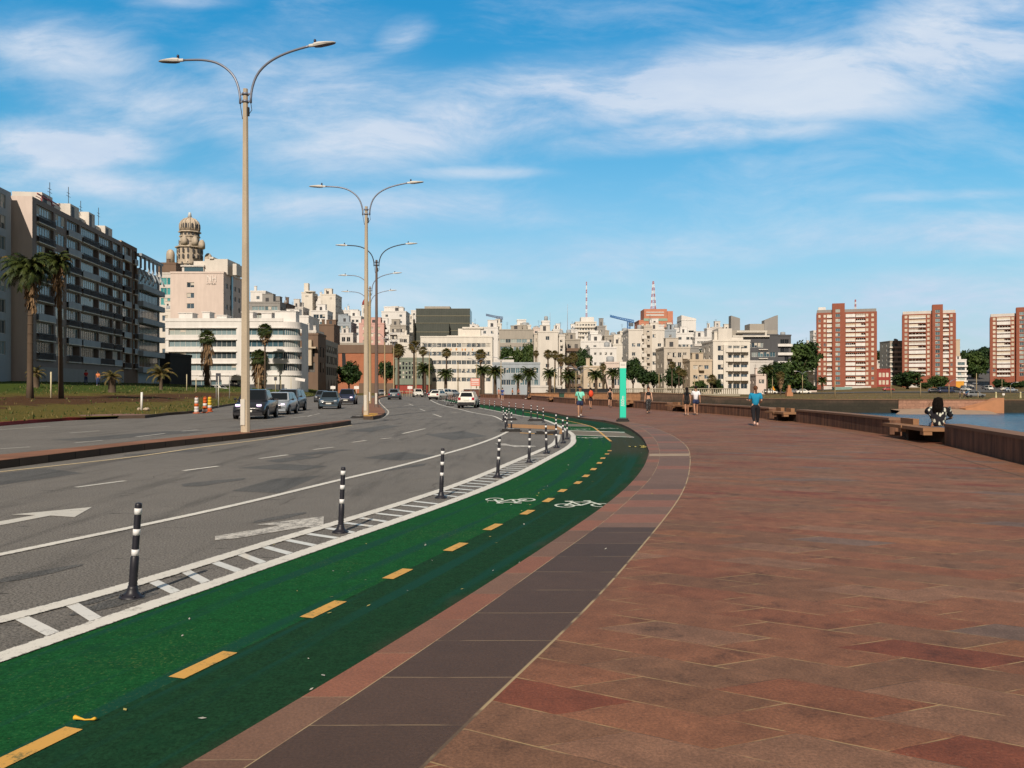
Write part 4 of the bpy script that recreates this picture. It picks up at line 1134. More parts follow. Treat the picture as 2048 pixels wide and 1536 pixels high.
# grey stepped facade along the side street, in shade
kt = thing('stepped_facade_house', 'grey stone house with tall pilasters and pointed gateways, in shade', 'building', ((632-CX)*222/F, 222, 0), 0, 'buildings of the town')
P1 = Vector(((676-CX)*262/F, 262, 0)); dl = P1-Vector(kt.location); LK_ = dl.length; kt.rotation_euler = (0, 0, math.atan2(dl.y, dl.x))
hk = H+(777-676)*232/F
Hk = []
for i in range(9):
    u0 = 2+i*(LK_-4)/9
    for v0, v1 in ((hk-3.6,hk-1.6),(hk-6.9,hk-4.6),(hk-10.2,hk-7.8)): Hk.append((u0+.5,u0+(LK_-4)/9-.7,v0,v1))
mb = MB(); holes_wall(mb, (0,0,0),(1,0,0),(0,0,1), LK_, hk, Hk, .3); mb.poly([(0,10,0),(0,0,0),(0,0,hk),(0,10,hk)]); mb.poly([(LK_,0,0),(LK_,10,0),(LK_,10,hk),(LK_,0,hk)]); mb.poly([(0,0,hk),(LK_,0,hk),(LK_,10,hk),(0,10,hk)]); mb.build('wall', W('stone'), kt)
add_windows(kt, (0,0,0), (1,0,0), Hk, 'n', .28, 2, FRD, GL, 'window', [100])
for i in range(7):
    x = 3+i*5.5; mb = MB()
    if x+3 < LK_: mb.poly([(x,-.02,0),(x+3,-.02,0),(x+3,-.02,3),(x+1.5,-.02,4.6),(x,-.02,3)]); mb.build('gateway', FRD, kt)
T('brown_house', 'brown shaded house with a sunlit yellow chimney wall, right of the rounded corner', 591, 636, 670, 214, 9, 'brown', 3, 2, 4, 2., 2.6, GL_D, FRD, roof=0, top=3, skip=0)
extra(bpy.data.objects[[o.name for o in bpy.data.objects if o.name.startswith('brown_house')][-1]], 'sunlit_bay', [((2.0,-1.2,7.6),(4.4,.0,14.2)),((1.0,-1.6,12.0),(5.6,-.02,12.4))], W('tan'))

# orange museum-like hall
t = T('brick_hall', 'low orange brick hall with a dark slanted opening, behind the lamp poles', 676, 788, 706, 296, 16, mk_brick('orange_brick', (.38,.135,.065), (.33,.115,.055), (.3,.14,.09)), 0, 0, base=0, roof=0, side=0)
hh = t['h']; extra(t, 'upper_wall', [((-.05,-.25,hh-.02),(20.2,14,hh+2.9))], W('brown'))
mb = MB(); mb.prism([(0,0),(1,0),(1,1),(0,1)], 0, .01); mb = MB(); mb.poly([(1.6,-.03,4.2),(3.3,-.03,4.2),(2.6,-.03,hh-.05),(1.4,-.03,hh-.05)]); mb.build('slanted_opening', W('black'), t)
mb = MB(); mb.poly([(7.5,-.03,0),(20,-.03,0),(20,-.03,3.6),(7.5,-.03,3.6)]); mb.build('ground_floor', W('brown'), t)
t2 = thing('concrete_canopy', 'long grey concrete canopy above the orange brick hall', 'canopy', ((676-CX)*312/F, 312, 0))
mb = MB(); mb.box((0,0,H+(777-693)*312/F),(10.4,6,H+(777-685.5)*312/F)); mb.box((1,.8,0),(1.6,1.4,H+(777-693)*312/F)); mb.box((8.8,.8,0),(9.4,1.4,H+(777-693)*312/F)); mb.build('slab', W('stone'), t2)
# green-grey pavilion with square windows
T('grid_pavilion', 'grey green pavilion with a grid of square windows, left of the long cream building', 790, 858, 718, 282, 12, mat('pavilion_grey', (.20,.23,.19), .85, .1, .5, streak=.15), 9, 4, 1.55, .72, 1.1, GL_D, mat('pavilion_frame', (.25,.28,.24), .8), top=1.0, ml=1.2, mr=.6, skip=0, roof=0, nm=1, base=3.0)
extra(bpy.data.objects['grid_pavilion'], 'red_base', [((.3,.3,-3),(11,11,-.02))], W('red'))
T('pale_gable', 'pale blank gable behind the two palms, left of the long cream building', 806, 846, 697, 300, 10, 'sand', 0, 0, roof=0)

# dark glass block, two tiers
dg = mk('dark_glass_wall', (.070,.078,.068), .25, .3, .25, spec=.5)
def glass_block(name, label, x0, x1, yt, yb, D, dep, nb, nv):
    k = D/F; w = (x1-x0)*k; z0, z1 = H-(yb-HY)*k, H-(yt-HY)*k
    t = thing(name, label, 'building', ((x0-CX)*k, D, z0), 0, 'buildings of the town'); h = z1-z0
    mb = MB(); mb.box((0,0,0),(w,dep,h)); mb.build('glass_wall', dg, t)
    mb = MB()
    for i in range(nb+1):
        z = h*i/nb; mb.box((-.12,-.15,max(z-.22,0)),(w+.12,-.003,min(z+.22,h)))
        mb.box((-.15,-.003,max(z-.22,0)),(-.003,dep,min(z+.22,h)))
    mb.build('floor_band', mat('floor_band', (.15,.14,.10), .7), t)
    mb = MB()
    for j in range(1, nv): mb.box((w*j/nv-.08,-.10,.23),(w*j/nv+.08,-.002,h-.23))
    mb.build('mullion', mat('mullion_dark', (.075,.075,.07), .6), t)
    return t, w, h
t, w_, h_ = glass_block('glass_office_block', 'upper cube of the dark glass office block, with a flat roof box', 832, 940, 617, 676, 420, 20, 4, 22)
extra(t, 'lift_housing', [((4,3,h_),(17,12,h_+1.4))], W('stone'))
glass_block('glass_office_block', 'lower wing of the dark glass office block, jutting out to the left', 814.5, 898, 646, 700, 416, 3.8, 3, 17)
# long cream building with rows of windows
t = T('office_building', 'long cream office building with five rows of white framed windows', 841, 985, 675, 292, 14, 'cream', 14, 5, 3.02, 1.6, 1.45, GL, FRM, top=2.0, ml=.6, mr=.6, skip=0, roof=0, nm=3)
extra(t, 'roof_room', [((9,3,t['h']),(24,11,t['h']+.9)),((13,4,t['h']+.9),(21,10,t['h']+3.4)),((14.5,3.6,t['h']+3.4),(22,11,t['h']+4.0))], W('cream'))
mb = MB()
for x, z, a in ((9.6,-3.9,.4),(10.6,-3.9,.3),(12.4,-3.8,.5),(14.6,-3.9,.3),(15.6,-3.9,.4),(18.2,-3.9,.3)): mb.poly([(x,-.012,t['h']+z-.9),(x+a,-.012,t['h']+z-.7),(x+a+.1,-.012,t['h']+z),(x-.1,-.012,t['h']+z)])
mb.build('rust_stain', mat('rust', (.55,.27,.10), .9, .3, 2), t)
# right of it
T('white_house', 'white flats with a purple shaded flank right of the glass block', 926, 962, 660, 350, 14, 'white', 3, 3, 3, 1.8, 1.2, GL_D, roof=3, bands='sand')
T('white_house', 'plain white tall house beside the roof cranes', 958, 996, 656, 345, 10, 'white', 2, 2, 3, 1.2, 1.2, GL, skip=.5, roof=2)
T('concrete_block', 'grey concrete block with a long glazed storey behind the green trees', 998, 1067, 661, 330, 14, 'stone', 6, 3, 3.0, 2.1, 1.5, GL_R, FRM, top=3.4, skip=0, roof=2, ml=.4, mr=.4)
t = T('concrete_block', 'low roof house with solar panels on the grey concrete block', 1030, 1062, 652, 338, 8, 'sand', 2, 1, 3, 1.2, .9, base=18)
T('white_roof_house', 'white box on the roof right of the solar panels', 1034, 1052, 641, 345, 6, 'white', 1, 1, 3, 1., .9, base=18, roof=0)
T('apartment_building', 'tall pale house with a blank front beside the brown balcony house', 1076, 1116, 665, 262, 12, 'sand', 1, 6, 2.9, 1.2, 1.2, skip=.6, roof=1, side=2, ml=.5)
T('white_roof_house', 'tall white stair tower on top of the pale blank house', 1084, 1099, 644, 268, 5, 'white', 0, 0, base=14, roof=1)
T('apartment_building', 'narrow beige strip house left of the pale blank house', 1068, 1077, 669, 266, 10, 'beige', 1, 6, 2.9, .9, 1.2, roof=0)
T('apartment_building', 'narrow balcony tower between the pale blank house and the brown one', 1115, 1130, 672, 264, 10, 'sand', 1, 7, 2.85, 1.4, 1.5, GL_D, FRD, balc=True, roof=2)
T('apartment_building', 'brown house with dark window bands behind the tall palms', 1130, 1161, 681, 270, 12, 'stone', 3, 6, 2.9, 1.4, 1.3, GL_D, FRD, bands='brown', roof=3)
T('office_building', 'low blue grey office building with two window bands behind the date palm', 985, 1080, 728, 232, 14, 'bluegrey', 8, 2, 3.3, 1.5, 1.5, GL_B, FRM, top=1.1, ml=2.5, mr=.4, skip=0, roof=0)
extra(bpy.data.objects[[o.name for o in bpy.data.objects if o.name.startswith('office_building')][-1]], 'roof_room', [((.5,3,7.9+.7),(6,9,9.9))], W('white2'))
T('cafe_kiosk', 'low white cafe with a blue canopy below the date palm', 1062, 1122, 775, 205, 6, 'white2', 3, 1, 3, 1.4, .8, GL_D, roof=0, top=.5)
T('bus_shelter_building', 'long black low station with a white roof line behind the palms', 1104, 1252, 779.5, 190, 5, 'black', 0, 0, roof=0, parapet=.25)
T('white_house', 'bright white house front left of the turquoise marker, with small windows', 1180, 1233, 697, 250, 12, 'white', 4, 3, 3, .7, .8, GL_D, skip=.3, roof=2)
T('white_house', 'white stepped house above the bright white front', 1146, 1218, 684, 300, 12, 'white', 4, 2, 3, 1.1, 1., GL, skip=.4, roof=3)
T('white_house', 'narrow white tower below the beige antenna building', 1180, 1196, 664, 310, 8, 'white', 1, 2, 3, .9, .8, skip=.5, roof=0)
T('grey_house', 'grey box house right of the narrow white tower', 1194, 1211, 654, 318, 8, 'grey', 1, 1, 3, .9, .8, roof=1)
T('grey_house', 'grey blank house with dark glass below the blue crane', 1209, 1244, 673, 305, 9, 'stone', 2, 2, 3, 1.2, 1.1, GL_D, roof=3)
T('red_roof_house', 'cream gabled house with a red roof left of the turquoise marker', 1226, 1256, 690, 285, 9, 'cream', 2, 3, 3, .9, .9, GL, skip=.4, roof=2)
T('low_house', 'low beige house with a flat cornice behind the small palms', 1167, 1212, 735, 226, 9, 'tan', 3, 2, 3.0, .9, 1.2, GL_D, skip=.2, roof=1)
T('low_house', 'pale house with tall windows next to the low beige one', 1210, 1258, 727, 234, 9, 'pink', 4, 2, 3.2, 1.1, 1.8, GL, roof=1)
t = T('antenna_building', 'cream office tower with a red and white mast on its roof', 1151, 1193, 645, 430, 14, 'cream', 7, 9, 2.3, 1.1, .9, GL, FRM, skip=0, roof=0, top=.8, bands='cream', ml=.4, mr=.4)
extra(t, 'lift_housing', [((3,2,t['h']),(9.8,10,t['h']+3.0))], W('white'))
RW = [mat('mast_red', (.38,.11,.11), .6), mat('mast_white', (.68,.66,.66), .6)]
def mast(name, label, x, yb, yt, D, wb, wt, nseg, feet=True, mats=RW):
    k = D/F; zb, zt = H-(yb-HY)*k, H-(yt-HY)*k
    t = thing(name, label, 'mast', ((x-CX)*k, D+3, zb))
    L = zt-zb
    for i in range(nseg):
        a, b = i/nseg, (i+1)/nseg; wa, wc = wb+(wt-wb)*a, wb+(wt-wb)*b
        q = MB()
        for sx, sy in ((-1,-1),(1,-1),(1,1),(-1,1)): q.bar((sx*wa/2,sy*wa/2,L*a),(sx*wc/2,sy*wc/2,L*b), max(.13, wb*.085))
        for f_ in range(2):
            u, v_ = a+(b-a)*f_/2, a+(b-a)*(f_+1)/2; wu, wv = wb+(wt-wb)*u, wb+(wt-wb)*v_
            q.bar((-wu/2,-wu/2,L*u),(wv/2,-wv/2,L*v_), .14); q.bar((wu/2,-wu/2,L*u),(-wv/2,-wv/2,L*v_), .14); q.bar((wu/2,-wu/2,L*u),(wv/2,wv/2,L*v_), .12)
        q.build(('red_section', 'white_section')[i % 2], mats[i % 2], t)
    return t
mast('radio_mast', 'tall thin red and white mast on the cream office tower', 1174, 633, 562, 432, .7, .35, 9)
mast('radio_mast', 'red and white lattice mast on the orange building', 1308.5, 618, 561, 425, 2.4, .5, 9)
mast('radio_mast', 'short red and white mast on the roof of the left brick tower', 1715, 622, 598, 484, .8, .5, 5)
for x, yt, yb in ((1135, 608, 668), (1100, 625, 664)):
    k = 360/F; t = thing('thin_aerial', 'thin grey aerial above the roofs, '+('left of the cream antenna tower' if x == 1135 else 'beside the white stair tower'), 'aerial', ((x-CX)*k, 360, H-(yb-HY)*k))
    mb = MB(); L = (yb-yt)*k; mb.tube([(0,0,-3),(0,0,L*.6),(0,0,L)], [.12,.1,.05], 5); mb.build('rod', mat('aerial_grey', (.35,.36,.4), .6), t)
t = T('antenna_building', 'orange brick office tower with a lattice mast, above the beige flats', 1278, 1336, 642, 420, 16, mk_brick('salmon_brick', (.52,.20,.12), (.46,.18,.11), (.4,.2,.14), .6), 6, 5, 3.0, 1.3, 1.3, GL_S, FRM, skip=.1, roof=0, top=1.3)
h_ = t['h']; mb = MB(); mb.box((2.6,.0,h_+.02),(14.2,12,h_+6.1)); mb.build('upper_storey', bpy.data.materials['salmon_brick'], t)
extra(t, 'green_band', [((2.4,-.15,h_+.05),(14.4,-.003,h_+1.3))], mat('verdigris', (.25,.38,.30), .7)); extra(t, 'window_row', [((3.6,-.12,h_+2.6),(12.6,-.003,h_+3.4)),((3.6,-.12,h_+4.2),(12.6,-.003,h_+4.7))], FRM)
extra(t, 'shaded_wing', [((14.72,2,-8),(17.6,14,h_+5.2))], bpy.data.materials['salmon_brick'])
# beige flats in the middle
T('apartment_building', 'large pale beige flats with small balconies right of the turquoise marker', 1257, 1329, 661, 262, 14, 'sand', 6, 8, 2.85, 1.1, 1.1, GL, FRM, skip=.22, balc=[2], roof=3)
T('apartment_building', 'beige stair block standing up from the large pale flats', 1288, 1304, 654, 261, 6, 'beige', 1, 8, 2.85, 1.5, 1.2, GL, balc=True, roof=0)
T('apartment_building', 'blue grey plastered house beside the large pale flats', 1329, 1352, 662, 270, 10, 'bluegrey', 1, 5, 2.9, .9, 1., GL_D, skip=.4, roof=1)
T('apartment_building', 'greyish beige flats with iron balconies and a dark blank gable', 1328, 1380, 697, 246, 14, 'beige', 4, 5, 2.85, 1.1, 1.5, GL_D, FRM, skip=.15, balc=[0,3], roof=1)
T('grey_gable', 'dark grey blank gable wall behind the tan house', 1379, 1398, 697, 256, 10, 'grey', 0, 0, roof=0)
t = T('white_tower_block', 'white block with a slanted top and broken dark windows', 1363, 1392, 641, 372, 10, 'white', 1, 1, 3, 4.5, .8, GL_D, FRD, top=4.5, skip=0, roof=0)
mb = MB(); hq, wq = t['h'], t['w']; mb.poly([(0,0,hq+.5),(wq,0,hq+.5),(wq,0,hq+.9),(0,0,hq+2.4)]); mb.poly([(0,10,hq+.5),(0,0,hq+.5),(0,0,hq+2.4),(0,10,hq+2.4)]); mb.poly([(0,0,hq+2.4),(wq,0,hq+.9),(wq,10,hq+.9),(0,10,hq+2.4)]); mb.build('slanted_top', W('white'), t)
T('white_house', 'cluster white house with terraces under the slanted white block', 1352, 1392, 668, 325, 12, 'white', 4, 5, 2.9, 1.3, 1.1, GL, skip=.3, roof=3, side=2)
T('white_house', 'white house with pink awnings left of the cream rounded flats', 1390, 1424, 676, 320, 12, 'white', 4, 6, 2.7, 1.5, 1., GL, FRM, skip=.1, bands='white2', roof=3)
T('white_roof_house', 'slim white stair house on the roof line above the pink awnings', 1414, 1424, 658, 330, 5, 'white', 0, 0, base=10, roof=1)
T('white_roof_house', 'small white box left of the slanted white block', 1349, 1364, 658, 345, 6, 'white', 1, 1, 3, 1., 1., base=10, roof=1)
T('tan_house', 'four storey tan house with a cream top left of the rounded flats', 1380, 1424, 722, 236, 12, 'tan', 3, 4, 2.8, 1.3, 1.1, GL, FRM, balc=[1], roof=1, skip=.1)
# cream rounded flats
t = T('apartment_building', 'cream seven storey flats with long curved balconies by the water', 1426, 1500, 683, 238, 14, 'cream', 4, 9, 2.72, 1.9, 1.5, GL, FRM, skip=.05, balc=[1,2,3], roof=1, ml=1.2, mr=.6)
extra(t, 'stair_shaft', [((2.9,-.7,0),(4.1,-.01,t['h']-1))], W('cream')); extra(t, 'roof_room', [((2,2,t['h']),(6,9,t['h']+3.9)),((6.2,3,t['h']),(9.5,9,t['h']+1.4))], W('sand'))
# dark modern house with fins
t = T('modern_apartments', 'dark grey modern flats with two tall slanted roof fins', 1486, 1556, 671, 290, 14, 'dgrey', 5, 5, 3.3, 1.9, 1.7, GL_B, FRM, skip=.25, roof=0, bands=None, top=2.5)
h_ = t['h']; k = 290/F; gx = lambda x: (x-1486)*k; gz = lambda y: H-(y-HY)*k
extra(t, 'pergola_frame', [((gx(1464),-.8,gz(674)),(gx(1538),0-.01,gz(671))),((gx(1472),-.8,gz(664)),(gx(1533),-.01,gz(661.5))),((gx(1529),-.8,gz(671)),(gx(1532),-.01,gz(664.5)))], W('cream'))
extra(t, 'roof_room', [((gx(1464),1.0,h_-.5),(gx(1556),10,h_+1.9)),((gx(1502),1.5,h_+1.9),(gx(1533),8,gz(647)))], W('stone'))
for xa, ya, xb, yb_, y0 in ((1464,630.5,1482,636,660),(1531,640,1558,629.5,690)):
    mb2 = MB(); a, b = (gx(xa),1.2), (gx(xb),1.2)
    pts = [(a[0],1.2,gz(y0)),(b[0],1.2,gz(y0)),(b[0],1.2,gz(yb_)),(a[0],1.2,gz(ya))]; pk = [(p[0],4.5,p[2]) for p in pts]
    mb2.poly(pts); mb2.poly(pk[::-1])
    for i in range(4): mb2.poly([pts[(i+1)%4],pts[i],pk[i],pk[(i+1)%4]])
    mb2.build('roof_fin', W('grey'), t)
extra(t, 'pale_frame', [((gx(1517),-.5,gz(718)),(gx(1535),-.01,gz(716.5))),((gx(1517),-.5,gz(700)),(gx(1535),-.01,gz(698.5)))], W('cream'))
T('terraced_flats', 'white terraced flats with dark bands right of the roof fins', 1556, 1582, 672, 296, 12, 'dgrey', 2, 6, 3.1, 2.2, 1.6, GL_D, FRD, bands='white', roof=1)
T('pale_block', 'pale grey blank block below the dark modern flats', 1500, 1546, 724, 262, 10, 'white2', 1, 2, 4, .9, 1.4, GL_D, roof=0, skip=.2)
T('low_house', 'low pinkish house by the street trees, right of the cream flats', 1512, 1534, 751, 246, 8, 'pink', 2, 2, 3, 1., 1.2, GL_D, roof=1)
T('white_house', 'distant white houses rising over the trees left of the first brick tower', 1590, 1618, 716, 620, 10, 'white', 3, 3, 3, 1.2, 1.2, roof=2)
T('white_tower_block', 'distant slim white tower left of the first brick tower', 1627, 1634, 662, 640, 8, 'white', 1, 10, 3.4, 1.8, 1.6, GL, roof=0, bands='white2')
T('apartment_building', 'narrow cream house with dark joints left of the first brick tower', 1612, 1630, 690, 432, 10, 'cream', 2, 7, 3.2, 1.6, 1.9, GL_S, FRM, skip=0, base=1, roof=1, bands=None)
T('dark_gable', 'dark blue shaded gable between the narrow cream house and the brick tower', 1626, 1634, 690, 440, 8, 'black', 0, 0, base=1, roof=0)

# ---- the three brick towers
BR = mk_brick('tower_brick', (.285,.082,.046), (.24,.066,.038), (.24,.10,.065), .8)
def tower(label, x0, x1, yt, yb, D, wins, balcs, shaft, yshaft, strip, rows, y0, pitch, roofbits):
    k = D/F; base = H-(yb-HY)*k; h = (yb-yt)*k
    th = -math.atan((x0-CX)/F)*.97; t1 = (x1-CX)/F; X0 = (x0-CX)*k; w = (t1*D-X0)/(math.cos(th)-t1*math.sin(th)); kx = w/(x1-x0)
    t = thing('brick_tower', label, 'apartment tower', ((x0-CX)*k, D, base-4), th, 'red brick towers across the bay'); h += 4
    gx = lambda x: (x-x0)*kx; gz = lambda y: h-(y-yt)*k
    fl = pitch*k; Hs = []; Bs = []
    for r in range(rows):
        yc = y0+pitch*r
        for xa, xb in wins: Hs.append((gx(xa), gx(xb), gz(yc+3.0), gz(yc-2.6)))
        for xa, xb in balcs: Bs.append((gx(xa), gx(xb), gz(yc+3.6), gz(yc-2.7)))
    mb = MB(); allh = Hs+[b for b in Bs]
    holes_wall(mb, (0,0,0), (1,0,0), (0,0,1), w, h, allh, .9)
    mb.poly([(0,16,0),(0,0,0),(0,0,h),(0,16,h)]); mb.poly([(w,0,0),(w,16,0),(w,16,h),(w,0,h)]); mb.poly([(0,0,h),(w,0,h),(w,16,h),(0,16,h)]); mb.poly([(w,16,0),(0,16,0),(0,16,h),(w,16,h)])
    mb.build('wall', BR, t)
    add_windows(t, (0,0,0), (1,0,0), Hs, 'n', .12, 2, FRM, GL_S, 'window', [100])
    nb = 0
    for a0, a1, b0, b1 in Bs:
        s = rnd.random(); key = (round(a1-a0, 2), round(b1-b0, 2), 'tb', int(s*4))
        if key not in WIN:
            mb = MB(); ww, hh = a1-a0, b1-b0
            mb.box((0,-.5,0),(ww,-.38,hh*.42), 0); mb.box((0,-.5,-.12),(ww,.85,0), 0); mb.poly([(0,.85,0),(ww,.85,0),(ww,.85,hh),(0,.85,hh)], 2)
            f = (0, .55, 1, 1)[int(s*4)]
            if f: mb.box((0,-.42,hh*.42),(ww*f,-.36,hh*.96), 1 if int(s*4) != 3 else 0)
            for q in range(1, 5): mb.box((ww*q/5-.05,-.46,hh*.42),(ww*q/5+.05,-.40,hh*.9), 0)
            WIN[key] = mb.mesh('balcony', [W('white'), GL_S, W('brown')])
        if nb < 100: put('balcony', WIN[key], t, (a0, 0, b0)); nb += 1
    sa, sb = gx(shaft[0]), gx(shaft[1]); sh = gz(yshaft)
    mb = MB(); Hq = []
    for r in range(rows+1):
        yc = y0+pitch*(r-1); Hq.append((gx(strip[0])-sa, gx(strip[1])-sa, gz(yc+3.4), gz(yc-3.0)))
    holes_wall(mb, (sa,-1.6,0), (1,0,0), (0,0,1), sb-sa, sh, Hq, .2)
    mb.poly([(sa,6,0),(sa,-1.6,0),(sa,-1.6,sh),(sa,6,sh)]); mb.poly([(sb,-1.6,0),(sb,6,0),(sb,6,sh),(sb,-1.6,sh)]); mb.poly([(sa,-1.6,sh),(sb,-1.6,sh),(sb,6,sh),(sa,6,sh)]); mb.poly([(sb,6,0),(sa,6,0),(sa,6,sh),(sb,6,sh)])
    mb.build('stair_shaft', BR, t)
    add_windows(t, (sa,-1.6,0), (1,0,0), Hq, 'n', .16, 2, FRM, GL_R, 'stair_window', [100])
    mb = MB(); mb.box((.3,.6,h),(w-.3,.9,h+1.7)); mb.box((.3,.9,h),(.6,15,h+1.7)); mb.box((w-.6,.9,h),(w-.3,15,h+1.7)); mb.build('roof_screen', W('white2' if roofbits else 'grey'), t)
    extra(t, 'ground_floor', [((w*.12,-1.2,3.2),(w*.9,-.01,6.0))] if not roofbits else [((w*.1,-1.2,2.5),(w*.62,-.01,5.6))], W('white2'))
    if not roofbits: extra(t, 'lift_housing', [((1.0,2,h+.02),(5,8,h+3.4))], W('white'))
    return t
tower('leftmost red brick tower, wide, with a glazed stair shaft left of its middle', 1633, 1754, 626, 779, 480, [(1637,1641.5),(1647.5,1652),(1732.5,1737),(1743,1748)], [(1654,1664),(1692,1711),(1712,1731)], (1665,1690), 608.5, (1671.5,1680.5), 15, 632.5, 9.55, 0)
tower('middle red brick tower with white balconies and a tall shaft on the right', 1804.5, 1912, 629, 775, 480, [(1809.5,1815),(1855,1860),(1901,1905.5)], [(1818,1852),(1886.5,1898)], (1865,1886), 612, (1871,1880), 14, 634, 8.75, 1)
tower('rightmost red brick tower, cut by the right edge of the photo', 1980, 2088, 634, 775, 480, [(1986,1991.5),(2023.5,2029),(2076,2081)], [(1994,2021.5),(2058,2073)], (2033,2055), 617.5, (2039.5,2048), 14, 638, 8.55, 1)
T('apartment_building', 'glazed grey flats standing left behind the middle brick tower', 1780, 1805, 683, 500, 14, 'stone', 3, 9, 2.9, 2., 1.8, GL_R, FRM, base=2, skip=0, roof=2, bands='cream')
T('tan_slab', 'plain tan gable right behind the middle brick tower', 1911, 1920, 680, 510, 10, 'tan', 0, 0, base=2, roof=0)
T('apartment_building', 'white balcony house with an orange shop at the right of the middle brick tower', 1912, 1933, 720, 478, 12, 'white', 1, 5, 2.9, 4.6, 1.8, GL_R, FRM, base=2, skip=0, roof=1, bands='white')
T('orange_kiosk', 'small bright orange shop front at the foot of the white balcony house', 1911, 1928, 764, 470, 3, mat('shop_orange', (.62,.30,.04), .7), 0, 0, base=1.5, roof=0)
T('red_house', 'low dark red two storey house right of the first brick tower', 1754, 1781, 739, 486, 10, 'red', 3, 2, 4.4, 1.5, 2.6, GL_S, FRM, base=1, skip=0, roof=0, top=1.8)
T('grey_house', 'grey roofed white house in the trees behind the red house', 1752, 1781, 728, 560, 8, 'white2', 2, 1, 3, 1.2, 1.2, base=6, roof=1)
T('market_stall', 'dark blue low stall at the foot of the first brick tower', 1637, 1668, 781, 420, 4, 'black', 0, 0, base=0, roof=0)
T('mural_wall_house', 'pale teal painted low building in front of the first brick tower', 1670, 1704, 776, 425, 4, mat('teal_mural', (.22,.34,.32), .8, .5, .9), 2, 1, 3, 1.6, 1.6, GL_D, base=0, roof=0, top=.6)
T('gate_building', 'small pink stone gatehouse by the coast road, left of the first brick tower', 1611, 1633, 783.5, 330, 4, 'pink', 3, 1, 3, .8, 1.4, GL_S, base=0, roof=0, top=.3)

# more of the dense skyline
for lab, x0, x1, yt, D_, wl, c_, r_ in [
    ('small white house on the skyline between the grey balcony block and the fin tower', 577, 592, 624, 345, 'white', 2, 3), ('pale narrow house on the skyline just right of the plain beige tower', 671, 684, 628, 400, 'white2', 2, 5), ('low white house on the skyline left of the lamp poles', 684, 700, 622, 405, 'white', 2, 4),
    ('cream house on the skyline between the white mast house and the glass block', 812, 826, 640, 410, 'cream', 2, 4), ('white house on the skyline just right of the glass block', 940, 957, 652, 420, 'white', 2, 3), ('small cream roof house behind the crane mast', 984, 1003, 648, 400, 'cream', 2, 3),
    ('pinkish house on the skyline behind the pale blank house', 1066, 1082, 657, 400, 'pink', 2, 4), ('white house with small windows behind the narrow balcony tower', 1106, 1124, 660, 380, 'white', 3, 4), ('dark roofed house behind the brown banded house', 1126, 1146, 668, 350, 'stone', 3, 3),
    ('low white house behind the left foot of the cream antenna tower', 1140, 1156, 661, 395, 'white', 2, 4), ('white slab house right of the cream antenna tower', 1196, 1216, 662, 410, 'white2', 3, 4), ('cream house behind the blue crane mast', 1240, 1262, 664, 340, 'cream', 3, 4),
    ('white house directly under the orange antenna building', 1300, 1328, 652, 330, 'white', 4, 2), ('pale house right of the orange antenna building', 1334, 1352, 655, 400, 'cream', 2, 4), ('white house low on the skyline left of the roof fins', 1424, 1446, 656, 360, 'white2', 3, 5), ('small cream house between the rounded flats and the roof fins', 1446, 1466, 664, 340, 'cream', 3, 4)]:
    T('skyline_house', lab, x0, x1, yt, D_, 9, wl, c_, r_, 2.9, 1.1, 1.1, GL, FRM, skip=.15, roof=2, side=1)
# cranes above the roofs
def crane(label, x, yb, yt, xa, ya, xb, yb2, D, m):
    k = D/F; z = lambda y: H-(y-HY)*k
    t = thing('tower_crane', label, 'crane', ((x-CX)*k, D, z(yb)-6))
    o = z(yb)-6; mb = MB()
    for sx in (-1,1):
        for sy in (-1,1): mb.bar((sx*.6,sy*.6,0),(sx*.6,sy*.6,z(yt)-o), .28)
    n_ = 8
    for i in range(n_):
        a, b = (z(yt)-o)*i/n_, (z(yt)-o)*(i+1)/n_; mb.bar((-.6,-.6,a),(.6,-.6,b), .18); mb.bar((.6,-.6,a),(-.6,-.6,b), .18)
    mb.build('mast', m, t)
    mb = MB(); A, B = Vector(((xa-x)*k,0,z(ya)-o)), Vector(((xb-x)*k,0,z(yb2)-o))
    for dy, dz in ((-.6,0),(.6,0),(0,1.2)): mb.bar(A+Vector((0,dy,dz*.4)), B+Vector((0,dy,dz)), .28)
    for i in range(14):
        p, q = A.lerp(B, i/14), A.lerp(B, (i+1)/14); mb.bar(p+Vector((0,-.6,0)), q+Vector((0,0,1)), .18); mb.bar(p+Vector((0,0,1)), q+Vector((0,-.6,0)), .18)
    mb.build('jib', m, t)
    mb = MB(); mb.box((B.x-2.4,-.9,B.z-1.6),(B.x-.4,.9,B.z-.1)); mb.build('counterweight', mat('crane_weight', (.1,.12,.15), .7), t)
crane('bright blue tower crane with its jib raised to the left', 1257.5, 662, 642, 1220, 633.5, 1268, 645.5, 390, mat('crane_blue', (.04,.14,.36), .5))
crane('small grey blue tower crane above the white roofs', 996, 655, 634, 972, 631, 1006, 638.5, 430, mat('crane_grey', (.13,.18,.28), .5))
# pale railing wall behind the parapet
t = thing('balustrade', 'long pale balustrade along the inner end of the bay', 'balustrade', (*at(1225,780,185)[:2], 0))
L = (1480-1225)*185/F; mb = MB(); mb.box((0,0,0),(L,.4,.5)); mb.box((0,-.05,1.55),(L,.45,1.75)); mb.build('rail', mat('balustrade_stone', (.30,.27,.21), .9, .2, 1.), t)
mb = MB()
for i in range(int(L/.45)): mb.box((i*.45,.1,.5),(i*.45+.2,.3,1.55))
tag(mb.build('baluster', mat('balustrade_stone'), t), kind='stuff')
